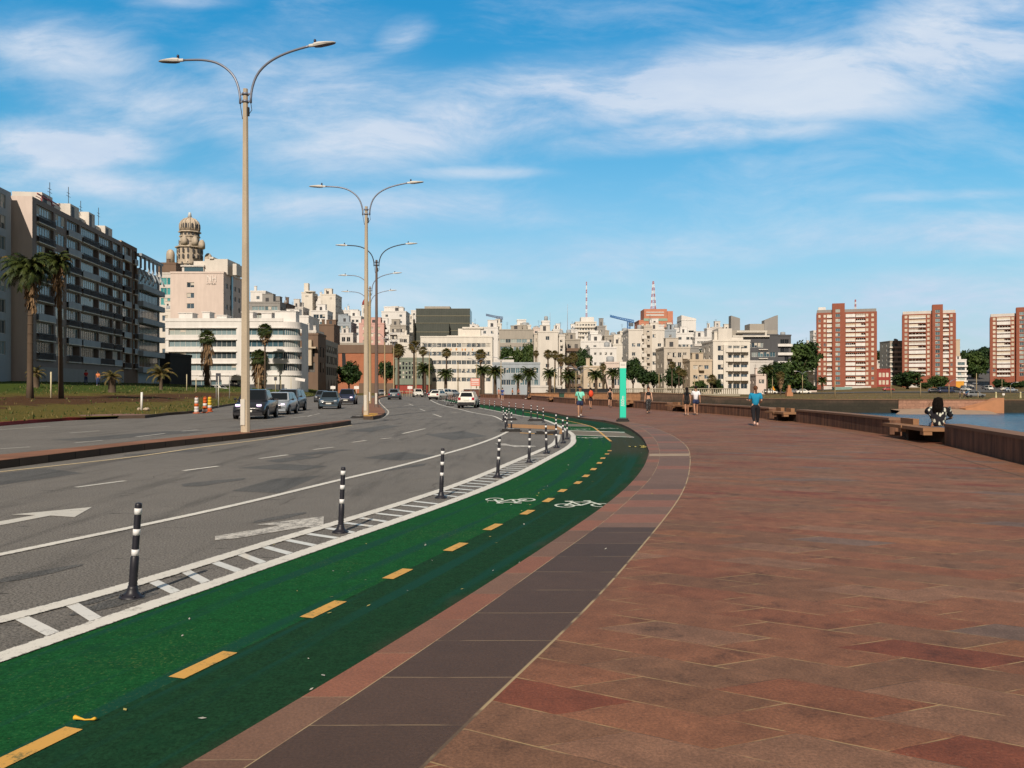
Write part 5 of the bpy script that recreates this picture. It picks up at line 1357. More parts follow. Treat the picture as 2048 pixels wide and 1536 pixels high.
# ------------------------------------------------------------------ vegetation
LEAF = {'dark': mk_leaf('leaf_dark', (.010,.028,.008), (.032,.060,.012)), 'mid': mk_leaf('leaf_mid', (.020,.045,.010), (.055,.085,.018)),
        'palm': mk_leaf('leaf_palm', (.018,.035,.008), (.055,.070,.015), (.16,.10,.03)), 'palmdry': mk_leaf('leaf_palm_dry', (.05,.055,.012), (.14,.10,.035), (.22,.14,.05))}
BARK = mat('bark_grey', (.12,.085,.06), .95, .3, 3, streak=.3); DEAD = mat('dead_frond', (.19,.12,.065), .95, .4, 5, fine=.4)
def crown_mesh(seed, n_cl=64, per=60, leaf=.095, flat=.85):
    q = random.Random(seed); mb = MB()
    for c in range(n_cl):
        while True:
            p = Vector((q.uniform(-1,1), q.uniform(-1,1), q.uniform(-.8,1)))
            if .25 < p.length < 1: break
        p *= q.uniform(.75, .95); r = q.uniform(.2, .36)
        for k in range(per):
            d = Vector((q.gauss(0,1), q.gauss(0,1), q.gauss(0,1))).normalized()*r*(q.random()**.4)
            o = p+d; o.z *= flat
            n = (d.normalized()+Vector((q.gauss(0,.5), q.gauss(0,.5), .5+q.gauss(0,.4)))).normalized()
            a = n.orthogonal().normalized(); a.rotate(Matrix.Rotation(q.uniform(0,6.28), 3, n)); b = n.cross(a)
            s = leaf*q.uniform(.6, 1.3)
            mb.poly([o-a*s-b*s*.2, o-b*s*.6, o+a*s, o+b*s*.6])
    return mb
CROWNS = {k: [crown_mesh(s, *a).mesh('crown', LEAF[k]) for s in seeds] for k, seeds, a in (('dark', (1,2,3), ()), ('mid', (4,5), ()))}
def tree(label, x, yb, yt, wpx, D, kind='dark', var=0, z0=0.0, group='street and park trees', name='tree'):
    k = D/F; zt = H-(yt-HY)*k; hgt = zt-z0; rw = wpx*k/2
    t = thing(name, label, 'tree', ((x-CX)*k, D, z0), rnd.uniform(0, 6.28), group)
    ch = hgt*1.04 if rw*2 > hgt*.8 else min(hgt*.9, max(rw*2.0, hgt*.65)); rz_ = ch/2
    L = CROWNS[kind]
    c = put('crown', L[var % len(L)], t, (0,0,hgt-rz_*.93)); c.scale = (rw*1.05, rw*1.05, rz_*1.12)
    mb = MB(); tr = max(.12, rw*.07); mb.tube([(0,0,-.3),(.1*tr,0,hgt*.25),(-.4*tr,.3*tr,hgt*.6)], [tr*1.4,tr,tr*.6], 8)
    for a in range(5):
        an = a*1.256+.3; mb.tube([(0,0,hgt*(.22+.03*a)),(rw*.35*math.cos(an),rw*.35*math.sin(an),hgt*.5),(rw*.65*math.cos(an),rw*.65*math.sin(an),hgt*.68)], [tr*.6,tr*.4,tr*.15], 6)
    mb.build('trunk', BARK, t)
    return t
def fan_crown(seed, n=46):
    q = random.Random(seed); mb = MB()
    for i in range(n):
        az = i*2.39996+q.uniform(-.2,.2); el = R(82)-(i/n)**.8*R(125)+q.uniform(-.12,.12)
        d = Vector((math.cos(az)*math.cos(el), math.sin(az)*math.cos(el), math.sin(el)))
        L = q.uniform(.42,.55); side = d.cross(Vector((0,0,1))).normalized(); up = side.cross(d)
        b = d*L-Vector((0,0,.05)); mb.bar(d*.03, b, .018)
        m = 11
        for s in range(m):
            a = (s/(m-1)-.5)*R(170)
            t = (d*math.cos(a)+side*math.sin(a)).normalized(); r = q.uniform(.38,.52)
            wv = t.cross(up).normalized()*.042
            mid = b+t*r*.55+up*.02; tip = b+t*r-Vector((0,0,.13+.12*q.random()))
            mb.poly([b, mid-wv, tip, mid+wv])
    return mb
def date_crown(seed, n=46, drop=1.0, wind=0.0):
    q = random.Random(seed); mb = MB()
    for i in range(n):
        az = i*2.39996+q.uniform(-.25,.25); el = R(80)-(i/n)**.9*R(95)+q.uniform(-.1,.1)
        h = Vector((math.cos(az), math.sin(az), 0)); side = Vector((-h.y, h.x, 0)); P = []
        L = q.uniform(.85,1.1); p = Vector((0,0,0)); e = el
        for s in range(9):
            P.append(p.copy()); p = p+(h*math.cos(e)+Vector((wind*.5,0,math.sin(e))))*L/8; e -= R(11)*drop*(.6+s*.1)
        mb.tube(P[:8], [.014,.013,.012,.01,.009,.007,.006,.004], 4, 0, False)
        for s in range(1, 9):
            a, t = P[s], (P[s]-P[s-1]).normalized()
            for j in range(3):
                o = P[s-1].lerp(P[s], j/3+.1)
                for sg in (-1, 1):
                    l = .26*(1-.55*abs(s/8-.45))*q.uniform(.8,1.15)
                    dr = (side*sg*.85+t*.75-Vector((0,0,.45+.3*q.random()))).normalized()
                    wv = t*.016
                    mb.poly([o-wv, o+dr*l*.55-wv*1.1, o+dr*l, o+dr*l*.55+wv*1.1, o+wv])
    return mb
FAN = [fan_crown(s).mesh('crown', LEAF['palm']) for s in (1,2)]; FAND = [fan_crown(s).mesh('crown', LEAF['palmdry']) for s in (5,6)]
DATE = [date_crown(s).mesh('crown', LEAF['palm']) for s in (1,2)]; WINDY = [date_crown(s, 58, 1.3, -.45).mesh('crown', LEAF['palm']) for s in (11,12)]
YOUNG = [date_crown(s, 16, 1.1).mesh('crown', LEAF['palmdry']) for s in (21,22)]
def skirt_mesh(seed):
    q = random.Random(seed); mb = MB()
    for i in range(170):
        a = q.uniform(0,6.28); z = q.random(); r = .36+.55*z*(1 if z < .85 else .8)
        d = Vector((math.cos(a), math.sin(a), 0)); s = Vector((-d.y, d.x, 0))
        p = d*r*.4+Vector((0,0,z)); e = d*(r+q.uniform(-.1,.1))+Vector((0,0,z-.18-.14*q.random())); w_ = .05+.05*q.random()
        mb.poly([p-s*w_*.4, p+s*w_*.4, e+s*w_, e-s*w_*.6+Vector((0,0,-.05))])
    return mb
SKIRT = [skirt_mesh(s).mesh('dead_fronds', DEAD) for s in (1,2)]
def palm(label, x, yb, yt, wpx, D=None, kind='fan', base=None, skirt=0., lean=0., tr=None, var=0, name=None, group='palm trees', wb=None):
    """palm whose crown top and foot are where the photo shows them; wpx = crown width"""
    if base is None: base = Vector(((x-CX)*D/F, D, 0.0))
    D = base.y; k = D/F; zt = H-(yt-HY)*k; hgt = zt-base.z; r = wpx*k/2
    t = thing(name or {'fan': 'fan_palm', 'fand': 'fan_palm', 'date': 'date_palm', 'windy': 'feather_palm', 'young': 'young_palm'}[kind], label, 'palm tree', base, rnd.uniform(0,6.28) if kind not in ('windy',) else 0, group)
    me = {'fan': FAN, 'fand': FAND, 'date': DATE, 'windy': WINDY, 'young': YOUNG}[kind][var % 2]
    up = {'fan': .78, 'fand': .78, 'date': .72, 'windy': .5, 'young': .62}[kind]
    hc = max(hgt-r*up, .4)
    tr = tr or max(.14, r*.10)
    mb = MB(); pts = [(lean*hc*(s/6)**2, 0, -.3+(hc+.35)*s/6) for s in range(7)]
    mb.tube(pts, [tr*(1.5 if kind != 'date' else 1.25)]+[tr*(1.12-.04*s) for s in range(1,7)], 10)
    for s in range(1, 14):
        z = hc*s/14; x_ = lean*hc*(z/hc)**2; mb.lathe([(tr*1.02,z),(tr*1.07,z+.04),(tr*1.02,z+.08)], 10, (x_,0,0))
    mb.build('trunk', BARK, t)
    c = put('crown', me, t, (lean*hc,0,hc)); c.scale = (r,r,r)
    if skirt:
        s_ = put('dead_fronds', SKIRT[var % 2], t, (lean*hc,0,hc-skirt*k*.95)); s_.scale = (r*.78 if kind != 'windy' else r*.4, r*.78 if kind != 'windy' else r*.4, skirt*k)
    return t
p = park_at(60, 797); palm('tall feather palm on the lawn, nearest the left edge, crown blown sideways', 66, 797, 512, 112, kind='windy', base=p, tr=.18, var=0, lean=.01, skirt=70)
p = park_at(122, 797); palm('tall feather palm on the lawn right of the leftmost palm', 122, 797, 506, 84, kind='windy', base=p, tr=.15, var=1, lean=-.02, skirt=74)
p = park_at(72, 775); palm('low bushy young palm behind the two tall feather palms', 72, 775, 733, 46, kind='young', base=p, tr=.3)
p = park_at(224, 784); palm('young palm with a stubby pale trunk in the middle of the lawn', 224, 784, 738, 52, kind='young', base=p, var=1, tr=.33)
p = park_at(322, 780); palm('young palm with sparse curved fronds before the white rounded building', 322, 780, 727, 66, kind='young', base=p, tr=.2)
palm('fan palm with a thick skirt of dead fronds before the white building', 414, 783, 658, 42, 165, 'fan', skirt=80, tr=.3)
palm('slim fan palm right of the first lamp post, crown above the others', 530, 783, 645, 40, 170, 'fan', skirt=25, tr=.17, var=1)
palm('squat fan palm with hanging brown skirt beside the slim one', 517, 783, 697, 44, 176, 'fan', skirt=62, tr=.3)
palm('fan palm with thick pale trunk at the right end of the white building', 588, 783, 712, 34, 182, 'fan', skirt=26, tr=.5, var=1)
palm('yellowing fan palm beside the orange brick hall, right of the lamp poles', 797, 783, 686, 34, 240, 'fand', skirt=14, tr=.3)
palm('tall fan palm left of the long cream building, topmost of the pair', 828, 783, 680, 30, 235, 'fand', skirt=12, tr=.28, var=1)
palm('fan palm left of the long cream building, lower of the pair', 846, 783, 692, 24, 245, 'fand', skirt=9, tr=.22)
palm('fan palm standing before the middle of the long cream building', 893, 783, 695, 26, 240, 'fand', skirt=9, tr=.22, var=1)
palm('fan palm before the right end of the long cream building', 961, 783, 697, 30, 236, 'fand', skirt=14, tr=.25)
palm('date palm with drooping fronds in front of the grid pavilion', 850, 786, 724, 44, 215, 'date', tr=.35)
palm('date palm low before the middle of the long cream building', 891, 786, 735, 40, 205, 'date', tr=.35, var=1)
palm('dense date palm in front of the right end of the cream building', 966, 786, 728, 40, 200, 'date', tr=.4)
palm('dense dark date palm beside the pink banner sign', 990, 787, 729, 44, 190, 'date', tr=.4, var=1)
palm('round date palm before the blue grey office building', 1058, 787, 733, 44, 195, 'date', tr=.42)
palm('small date palm left of the round date palm', 1036, 786, 746, 28, 195, 'date', tr=.3, var=1)
palm('date palm at the foot of the tall pale blank house', 1100, 786, 735, 38, 198, 'date', tr=.4)
palm('date palm behind the man in the aqua shirt', 1138, 786, 738, 42, 190, 'date', tr=.4, var=1)
palm('date palm left of the turquoise marker', 1192, 787, 737, 40, 190, 'date', tr=.35)
palm('date palm just left of the turquoise marker, by its white cap', 1226, 787, 734, 38, 195, 'date', tr=.35, var=1)
for i, (x, y, w_, d, s) in enumerate([(1072,700,16,236,8),(1096,698,24,225,9),(1110,700,22,230,9),(1122,706,26,220,14),(1146,704,28,215,14),(1136,712,22,228,9),(1206,726,18,222,10)]):
    lab = ['thin fan palm before the left edge of the pale blank house', 'fan palm on a thin trunk before the pale blank house', 'fan palm right behind the one on the thin trunk', 'shaggy brown fan palm before the narrow balcony tower',
           'broad shaggy fan palm before the brown banded house', 'lower fan palm between the two shaggy ones', 'brown drooping fan palm above the low beige house'][i]
    palm(lab, x, 785, y, w_, d, 'fand', skirt=s, tr=.2, var=i)
palm('tall slim fan palm before the beige flats with the iron balconies', 1344, 786, 722, 20, 205, 'fand', skirt=6, tr=.15, lean=.02)
palm('fan palm right of the tall slim one, yellow skirt', 1358, 786, 734, 18, 208, 'fand', skirt=8, tr=.15)
palm('fan palm by the corner of the tan house', 1367, 786, 738, 20, 206, 'fand', skirt=8, tr=.15, var=1)
palm('palm left of the cream rounded flats', 1424, 786, 748, 26, 215, 'fand', skirt=6, tr=.2)
palm('tall feather palm right of the cream rounded flats', 1534, 787, 727, 34, 225, 'date', base=shore(1534, D=230), tr=.2)
palm('fan palm with yellow skirt before the dark street tree', 1561, 788, 742, 22, base=shore(1561, D=222), kind='fand', skirt=22, tr=.18)
palm('date palm at the left foot of the leftmost brick tower', 1644, 783, 752, 26, base=shore(1644, D=380), kind='date', tr=.4)
for lab, x, yb, yt, w_, d, kd, v in [
    ('dark round tree left of the lamp poles, before the orange hall', 698, 783, 723, 50, 236, 'dark', 0), ('narrow dark tree half hidden by the lamp poles', 772, 785, 722, 34, 250, 'dark', 1),
    ('leftmost green tree before the grey concrete block', 1014, 760, 694, 36, 282, 'mid', 0), ('middle green tree before the grey concrete block', 1036, 760, 696, 34, 285, 'mid', 1), ('green tree between the concrete block and the pale blank house', 1058, 760, 687, 32, 283, 'mid', 0),
    ('dark tree squeezed before the white houses, right of the brown house', 1168, 785, 697, 34, 240, 'dark', 2), ('dark leafy tree right beside the turquoise marker', 1266, 786, 716, 40, 215, 'dark', 0), ('leafy tree before the large pale flats', 1288, 786, 737, 38, 212, 'dark', 1),
    ('small dark tree before the large pale flats', 1308, 786, 742, 30, 214, 'dark', 2), ('dark tree behind the tall slim fan palm', 1350, 786, 733, 44, 222, 'dark', 0), ('low bushy tree before the tan house', 1398, 786, 762, 34, 215, 'mid', 0), ('bushy tree at the left foot of the cream rounded flats', 1431, 786, 757, 28, 218, 'dark', 1),
    ('small dark tree behind the roof of the tan house', 1399, 760, 698, 14, 300, 'dark', 2)]:
    tree(lab, x, yb, yt, w_, d, kd, v)
for lab, x, yt, w_, d, kd, v in [
    ('big dark street tree right of the cream flats', 1545, 726, 64, 262, 'dark', 0), ('big green street tree in front of the terraced white flats', 1580, 719, 66, 272, 'mid', 1), ('tall green tree on the hill left of the brick towers', 1596, 690, 70, 330, 'mid', 0),
    ('dark tree on the hill behind the narrow cream house', 1610, 681, 60, 420, 'dark', 1), ('dark low tree left of the gatehouse', 1600, 752, 44, 290, 'dark', 2),
    ('dark tree behind the red house, left half', 1762, 700, 34, 600, 'dark', 0), ('dark tree behind the red house, right half', 1784, 697, 40, 610, 'dark', 1),
    ('dark hill tree left of the steep street', 1932, 700, 44, 600, 'dark', 2), ('mid green hill tree overhanging the steep street', 1950, 704, 50, 560, 'mid', 0), ('darkest hill tree right of the steep street', 1985, 697, 60, 620, 'dark', 1), ('hill tree at the top of the steep street', 1966, 694, 50, 800, 'dark', 0),
    ('big round dark tree before the middle brick tower', 1815, 741, 60, 400, 'dark', 1), ('round green tree at the right foot of the middle brick tower', 1877, 750, 40, 420, 'mid', 1), ('low bush between the two round trees', 1851, 765, 28, 410, 'mid', 0),
    ('low hedge bush before the round green tree', 1895, 772, 34, 410, 'mid', 1), ('bush at the foot of the rightmost brick tower', 2000, 757, 26, 440, 'dark', 2), ('long bush below the rightmost brick tower', 2028, 764, 46, 436, 'dark', 0), ('bush at the right edge below the brick tower', 2056, 760, 40, 440, 'dark', 1),
    ('dark bush at the left foot of the leftmost brick tower', 1622, 771, 26, 400, 'dark', 0)]:
    s = shore(x, D=d); tree(lab, x, 0, yt, w_, d, kd, v, s.z)
# rough grass of the park
def tufts(name, n, pick, mats, hmin, hmax):
    q = random.Random(5); mb = MB()
    for i in range(n):
        p = pick(q)
        if p is None: continue
        for b in range(4):
            a = q.uniform(0,6.28); h_ = q.uniform(hmin,hmax); w_ = h_*.22; d = Vector((math.cos(a), math.sin(a), 0)); o = p+Vector((q.uniform(-.15,.15), q.uniform(-.15,.15), -.02))
            mb.poly([o-d*w_, o+d*w_, o+Vector((q.uniform(-.5,.5)*h_, q.uniform(-.5,.5)*h_, h_))], q.randrange(len(mats)))
    return tag(mb.build(name, mats), kind='stuff')
GV = [v for v in M['lawn'].node_tree.nodes]  # lawn tones are repeated in the blades
G1, G2, G3 = mat('blade_green', (.035,.07,.012), .8, .3, 2), mat('blade_olive', (.07,.085,.02), .8, .3, 2), mat('blade_straw', (.20,.16,.06), .8, .3, 2)
LV = mb_l = bpy.data.objects['lawn'].data.vertices
def pick(q):
    i, j = q.randrange(8, nu-1), int((nv-1)*q.random()**1.2)
    if 2 <= j <= 8 and i < 36 and q.random() < .8: return None
    a, b = LV[i*nv+j].co, LV[min(i+1, nu-1)*nv+min(j+1, nv-1)].co; c = LV[min(i+1, nu-1)*nv+j].co
    return a+(c-a)*q.random()+(b-c)*q.random()
tufts('grass', 5200, pick, [G1, G1, G2, G3], .07, .22)
def pick2(q):
    x = q.uniform(1500, 2100); D = 163+q.random()**1.5*120; return shore(x, D=D)
tufts('dry_grass', 1800, pick2, [G2, G3, G3], .06, .18)
# ------------------------------------------------------------------ street furniture
POST = mat('bollard_black', (.016,.016,.024), .45, .15, 4, spec=.4); REFL = mat('bollard_white_band', (.70,.70,.72), .45, .06, 9)
RUB = mat('rubber_black', (.022,.021,.022), .8, .3, 6)
t0 = thing('bollard', 'x', 'bollard', PP[0], 0, 'flexible posts along the bike lane buffer')
mb = MB(); mb.lathe([(.033,.05),(.034,.09),(.031,.10),(.036,.115),(.031,.13),(.036,.145),(.031,.16),(.036,.175),(.032,.19),(.034,.21),(.033,.33),(.029,.335),(.027,.35),(.027,.755),(.024,.772),(.012,.776)], 14); mb.build('tube', POST, t0)
mb = MB(); mb.lathe([(.098,0),(.098,.012),(.072,.024),(.050,.045),(.040,.08),(.036,.10)], 16)
for a in range(4): mb.lathe([(.012,.018),(.012,.03),(.006,.034)], 6, (.078*math.cos(a*1.57+.6), .078*math.sin(a*1.57+.6), 0))
mb.build('base', POST, t0)
for z in (.682, .513, .346): mb = MB(); mb.lathe([(.0284,z),(.0284,z+.05)], 14); mb.build('reflective_band', REFL, t0)
posts = [(p, 'main') for p in PP]
posts += [(G(x, y), 'gap') for x, y in [(1011,861),(1014,853),(1022.6,861.6),(1007,843),(1111.5,869),(1018,837)]]
posts += [(G(x, y), 'far') for x, y in [(1087,845),(1075,838.5),(1062,836),(1046,832),(1031,829),(1018,826),(1003,823.5),(989,821.3),(979,819.3),(968,817.4),(959,815.6),(950,813.6),(941,811.8)]]
posts += [(G(x, y), 'dist') for x, y in [(915,810),(911,808.6),(907,807.2),(903,805.8),(899,804.6),(896,811),(890,809.5),(886,808.4),(882,807.4),(878,806.5),(896,803.2),(892,802)]]
cnt = {}
LB = {'main': '{} black and white post from the camera in the hatched buffer strip', 'gap': '{} post of the small group at the orange crossing', 'far': '{} post of the row curving away beyond the orange crossing', 'dist': '{} post of the distant crowd behind the white hatchback'}
GP = {'main': 'posts of the hatched buffer strip', 'gap': 'posts at the orange crossing', 'far': 'posts of the row beyond the crossing', 'dist': 'distant crowd of posts'}
for i, (p, kd) in enumerate(posts):
    n_ = cnt.get(kd, 0); cnt[kd] = n_+1
    lab = LB[kd].format(ORD[n_]) if n_ or kd != 'main' else 'nearest black and white post, with a ribbed base, in the hatched buffer'
    o = t0 if i == 0 else dup(t0, p, rnd.uniform(0, 6.28))
    o['label'] = lab; o['group'] = GP[kd]
    o.rotation_euler = (rnd.uniform(-.02,.02), R([4.5,2.6,2.2,3,1.5][i]) if i < 5 else rnd.uniform(-.03,.03), 0 if i < 5 else rnd.uniform(0,1))
ws = None
for lab, x, y, r in [('black rubber wheel stop below the post group left of the crossing', 1022, 863.5, 0), ('black rubber wheel stop behind the sixth buffer post', 1092, 868.5, 0), ('black wheel stop beyond the crossing near the green lane', 1071.5, 842, 0), ('black wheel stop beyond the crossing near the road', 1019, 840.5, 0), ('black rubber block beside the yellow tip of the far median', 716, 836, .1),
                     ('distant black wheel stop left of the white hatchback', 900, 811.5, 0), ('distant black wheel stop by the crowd of posts', 907, 808, 0)]:
    if ws is None:
        ws = thing('wheel_stop', lab, 'wheel stop', G(x, y), r, 'rubber wheel stops')
        mb = MB(); mb.prism([(-.42,-.09),(.42,-.09),(.42,.09),(-.42,.09)], 0, .05); mb.prism([(-.36,-.06),(.36,-.06),(.36,.06),(-.36,.06)], .05, .115); mb.build('block', RUB, ws)
        mb = MB(); mb.box((-.12,-.062,.118),(.12,.05,.121)); mb.build('reflector', REFL, ws)
    else: dup(ws, G(x, y), r, lab)
# lamp posts on the median
POLE = mat('pole_concrete', (.50,.42,.32), .9, .14, 1.2, fine=.2, streak=.2); POLEB = mat('pole_brown', (.16,.115,.10), .8, .25, 1.5, streak=.2); POLEY = mat('pole_cream', (.42,.33,.20), .9, .2, 1.2, streak=.2)
STEEL = mat('arm_steel', (.20,.22,.28), .45, .1, 2, metal=.4); ARMD = mat('arm_dark', (.03,.035,.05), .5, .1, 2)
LUM = mat('luminaire_shell', (.55,.53,.50), .5, .08, 3); LENS = mat('luminaire_underside', (.06,.06,.10), .3, .1, 3); CELL = mat('photocell', (.02,.02,.045), .4, .1, 3)
def lamp(label, x, ytop, rz, pole, arm, D=None, Ht=12.16, zb=.18, reach=1.0):
    D = D or (Ht-H)/(HY-ytop)*F
    t = thing('street_lamp', label, 'street lamp', ((x-CX)*D/F, D, zb), rz, 'double armed lamp posts on the median'); hh = Ht-zb
    mb = MB(); n_ = 10; r0, r1 = .165, .085
    pts = [(0,0,hh*i/n_) for i in range(n_+1)]; mb.tube(pts, [r0+(r1-r0)*i/n_ for i in range(n_+1)], 8, 0, True, False); mb.build('pole', pole, t)
    mb = MB(); mb.box((-.1,-r0-.012,.25),(.06,-r0+.03,1.15)); mb.build('service_door', mat('door_white', (.55,.52,.47), .7), t)
    mb = MB()
    for z in (hh-.18, hh-.44): mb.lathe([(r1+.035,z-.035),(r1+.035,z+.035)], 12); mb.bar((-.22,0,z),(.22,0,z), .05)
    mb.build('bracket', arm, t)
    mb = MB(); mb.tube([(-.2,0,hh-.5),(-.16,0,hh-.75),(-.10,-.02,hh-1.05)], .012, 5); mb.tube([(.2,0,hh-.5),(.24,0,hh-.75),(.14,-.02,hh-.9)], .012, 5); mb.box((.08,-.05,hh-.95),(.14,.03,hh-.65)); mb.build('cable', RUB, t)
    for s in (-1, 1):
        up = .0 if s < 0 else .12
        P = [(.20,-.5),(.21,-.2),(.30,.18),(.46,.5),(.74,.78),(1.12,1.0),(1.6,1.12+up*.4),(2.1,1.16+up),(2.42,1.17+up*1.4)]
        P = smooth([Vector((s*a*reach, 0, hh+b)) for a, b in P], 18)
        mb = MB(); mb.tube(P, .042, 8); a_ = mb.build('arm', arm, t)
        e = P[-1]; tl = R(3 if s > 0 else 1)
        mb = MB(); prof = [(-.06,.05,.045),(.10,.055,.05),(.13,.10,.07),(.32,.14,.075),(.60,.14,.05),(.82,.10,.03),(.90,.04,.012)]
        for (xa,wa,ha),(xb,wb_,hb) in zip(prof, prof[1:]):
            A = [Vector((s*xa,-wa,0)),Vector((s*xa,-wa*.6,ha)),Vector((s*xa,wa*.6,ha)),Vector((s*xa,wa,0)),Vector((s*xa,wa*.8,-ha*.8)),Vector((s*xa,-wa*.8,-ha*.8))]
            B_ = [Vector((s*xb,-wb_,0)),Vector((s*xb,-wb_*.6,hb)),Vector((s*xb,wb_*.6,hb)),Vector((s*xb,wb_,0)),Vector((s*xb,wb_*.8,-hb*.8)),Vector((s*xb,-wb_*.8,-hb*.8))]
            for j in range(6):
                q = [A[j],A[(j+1)%6],B_[(j+1)%6],B_[j]]; q = q if s > 0 else q[::-1]
                mb.poly(q[::-1], 1 if (j in (4,) and xa >= .13) else 0)
        for xq, wq, hq in (prof[0], prof[-1]): mb.poly([(s*xq,-wq,0),(s*xq,-wq*.6,hq),(s*xq,wq*.6,hq),(s*xq,wq,0),(s*xq,wq*.8,-hq*.8),(s*xq,-wq*.8,-hq*.8)])
        l = mb.build('luminaire', [LUM, LENS], t, e); l.rotation_euler = (0, -s*tl, 0)
        mb = MB(); mb.lathe([(.045,.06),(.045,.17),(.03,.2)], 10, (s*.16,0,0)); mb.build('photocell', CELL, l)
    return t
lamp('nearest double armed lamp post, pale concrete, on the near median', 491, 178, R(-10), POLE, STEEL)
lamp('second pale concrete lamp post, at the yellow tip of the far median', 732.5, 413, R(-2), POLE, STEEL)
lamp('dark brown lamp post with dark arms behind the second pale post', 753, 520, R(3), POLEB, ARMD)
lamp('cream lamp post hidden between the pale and brown posts, arms above the roofs', 740, 573, R(-4), POLEY, STEEL)
lamp('fifth lamp post, lower arms just below those of the cream post', 738, 603, R(3), POLEY, STEEL)
lamp('sixth lamp post, arms near the pink tower block', 769.5, 668, R(12), POLEY, STEEL, 165, 11.5, .05, .8)
lamp('seventh lamp post, beside the yellowing palm', 787.5, 676, R(14), POLEY, STEEL, 182, 11.5, .05, .8)
lamp('lamp post left of the long cream building by the date palm', 832, 690, R(20), POLEY, STEEL, 190, 11.0, .0, .8)
lamp('thin lamp post before the left end of the long cream building', 858.5, 700, R(20), POLEY, STEEL, 196, 10.5, 0, .8)
FP = None
def pole_lamp(label, x, base, h_, arms=2, nm='promenade_lamp', m=None):
    t = thing(nm, label, 'street lamp', base, 0, 'slim lamp posts along the coast road'); mb = MB(); mb.tube([(0,0,-.1),(0,0,h_*.6),(0,0,h_-1.0)], [.13,.10,.07], 6); mb.build('pole', m or POLEY, t)
    for s in ((-1,1) if arms == 2 else (1,) if arms == 1 else ()):
        mb = MB(); mb.tube([(0,0,h_-1.1),(s*.3,0,h_-.4),(s*1.0,0,h_),(s*1.9,0,h_+.1)], .06, 5); mb.build('arm', STEEL, t)
        mb = MB(); mb.box((s*1.8 if s > 0 else -2.6,-.15,h_+.02),(2.6 if s > 0 else -1.8,.15,h_+.2)); mb.build('luminaire', LUM, t)
    return t
for lab, x, yt, D_, a in [('slim lamp post before the cream office building, right third', 916, 716, 190, 0), ('slim lamp post behind the pink banner sign', 953, 718, 178, 2), ('slim lamp post left of the blue grey office', 1002, 715, 185, 2), ('slim lamp post before the pale blank house', 1109, 735, 175, 1), ('slim lamp post with two arms behind the man in aqua', 1152, 733, 178, 2), ('slim lamp post beside the low beige house', 1162, 738, 182, 2),
                          ('slim lamp post left of the turquoise marker', 1180, 745, 175, 0), ('slim lamp post before the balustrade', 1318, 738, 200, 0), ('pale pole behind the couple', 1389, 746, 190, 0)]:
    pole_lamp(lab, x, Vector(((x-CX)*D_/F, D_, 0)), H+(HY-yt)*D_/F, a)
for lab, x, yt, yb, a, D_ in [('two armed lamp by the coast road left of the brick towers', 1605, 743, 789, 2, 250), ('pole in front of the glazed shaft of the first brick tower', 1670, 752, 797, 0, 185), ('pole right of the red house', 1782, 755, 797, 0, 188), ('pole before the big round tree', 1841, 757, 797, 0, 186), ('pole right of the orange shop', 1898, 760, 794, 1, 205), ('tall pole in the middle of the steep street', 1953, 738, 796, 0, 195),
                          ('short white pole near the tall pole of the steep street', 1956, 778, 797, 0, 180), ('yellowish pole below the rightmost brick tower', 2004, 752, 783, 0, 300), ('pole with a sign arm at the far right', 2021, 765, 786, 1, 280), ('pole left of the mural building', 1545, 745, 790, 0, 230)]:
    b = shore(x, D=D_); pole_lamp(lab, x, b, H+(HY-yt)*D_/F-b.z, a)
# turquoise distance marker on the promenade
p = G(1245.5, 843, PZ); k = p.y/F
t = thing('distance_marker', 'turquoise pillar marked 500m with a white cap on the promenade', 'marker', (p.x, p.y, PZ), R(-3))
mb = MB(); mb.prism([(-.30,-.22),(.30,-.22),(.30,.22),(-.30,.22)], 0, .09); mb.prism([(-.24,-.17),(.24,-.17),(.24,.17),(-.24,.17)], .09, .15); mb.build('foot', RUB, t)
hh = (843-724)*k; w_ = 6.6*k
mb = MB(); mb.box((-w_,-.09,.15),(w_,.09,hh-.30)); mb.build('body', mat('marker_dark', (.04,.16,.14), .5, .05), t)
mb = MB(); mb.prism([(-w_+.02,-.095),(w_-.012,-.095),(w_-.012,-.091),(-w_+.02,-.091)], .20, hh-.30); mb.build('face_panel', mat('marker_turquoise', (.02,.56,.40), .5, .04, 1), t)
mb = MB(); mb.box((-w_,-.095,hh-.30),(w_,.09,hh)); mb.build('cap', mat('marker_white', (.66,.64,.60), .6), t)
me = text_mesh('500m', .17, .004); me.materials.append(REFL)
for v in me.vertices: v.co.x += v.co.y*.18
o = put('lettering', me, t, (.065, -.101, .72)); o.rotation_euler = (R(90), R(-90), 0); o.scale = (1.35, 1.35, 1)
mb = MB()
for z in (.10, .15): mb.box((-w_+.05,-.1,hh-z-.02),(w_-.05,-.096,hh-z))
mb.build('cap_text', mat('text_grey', (.35,.34,.33), .7), t)
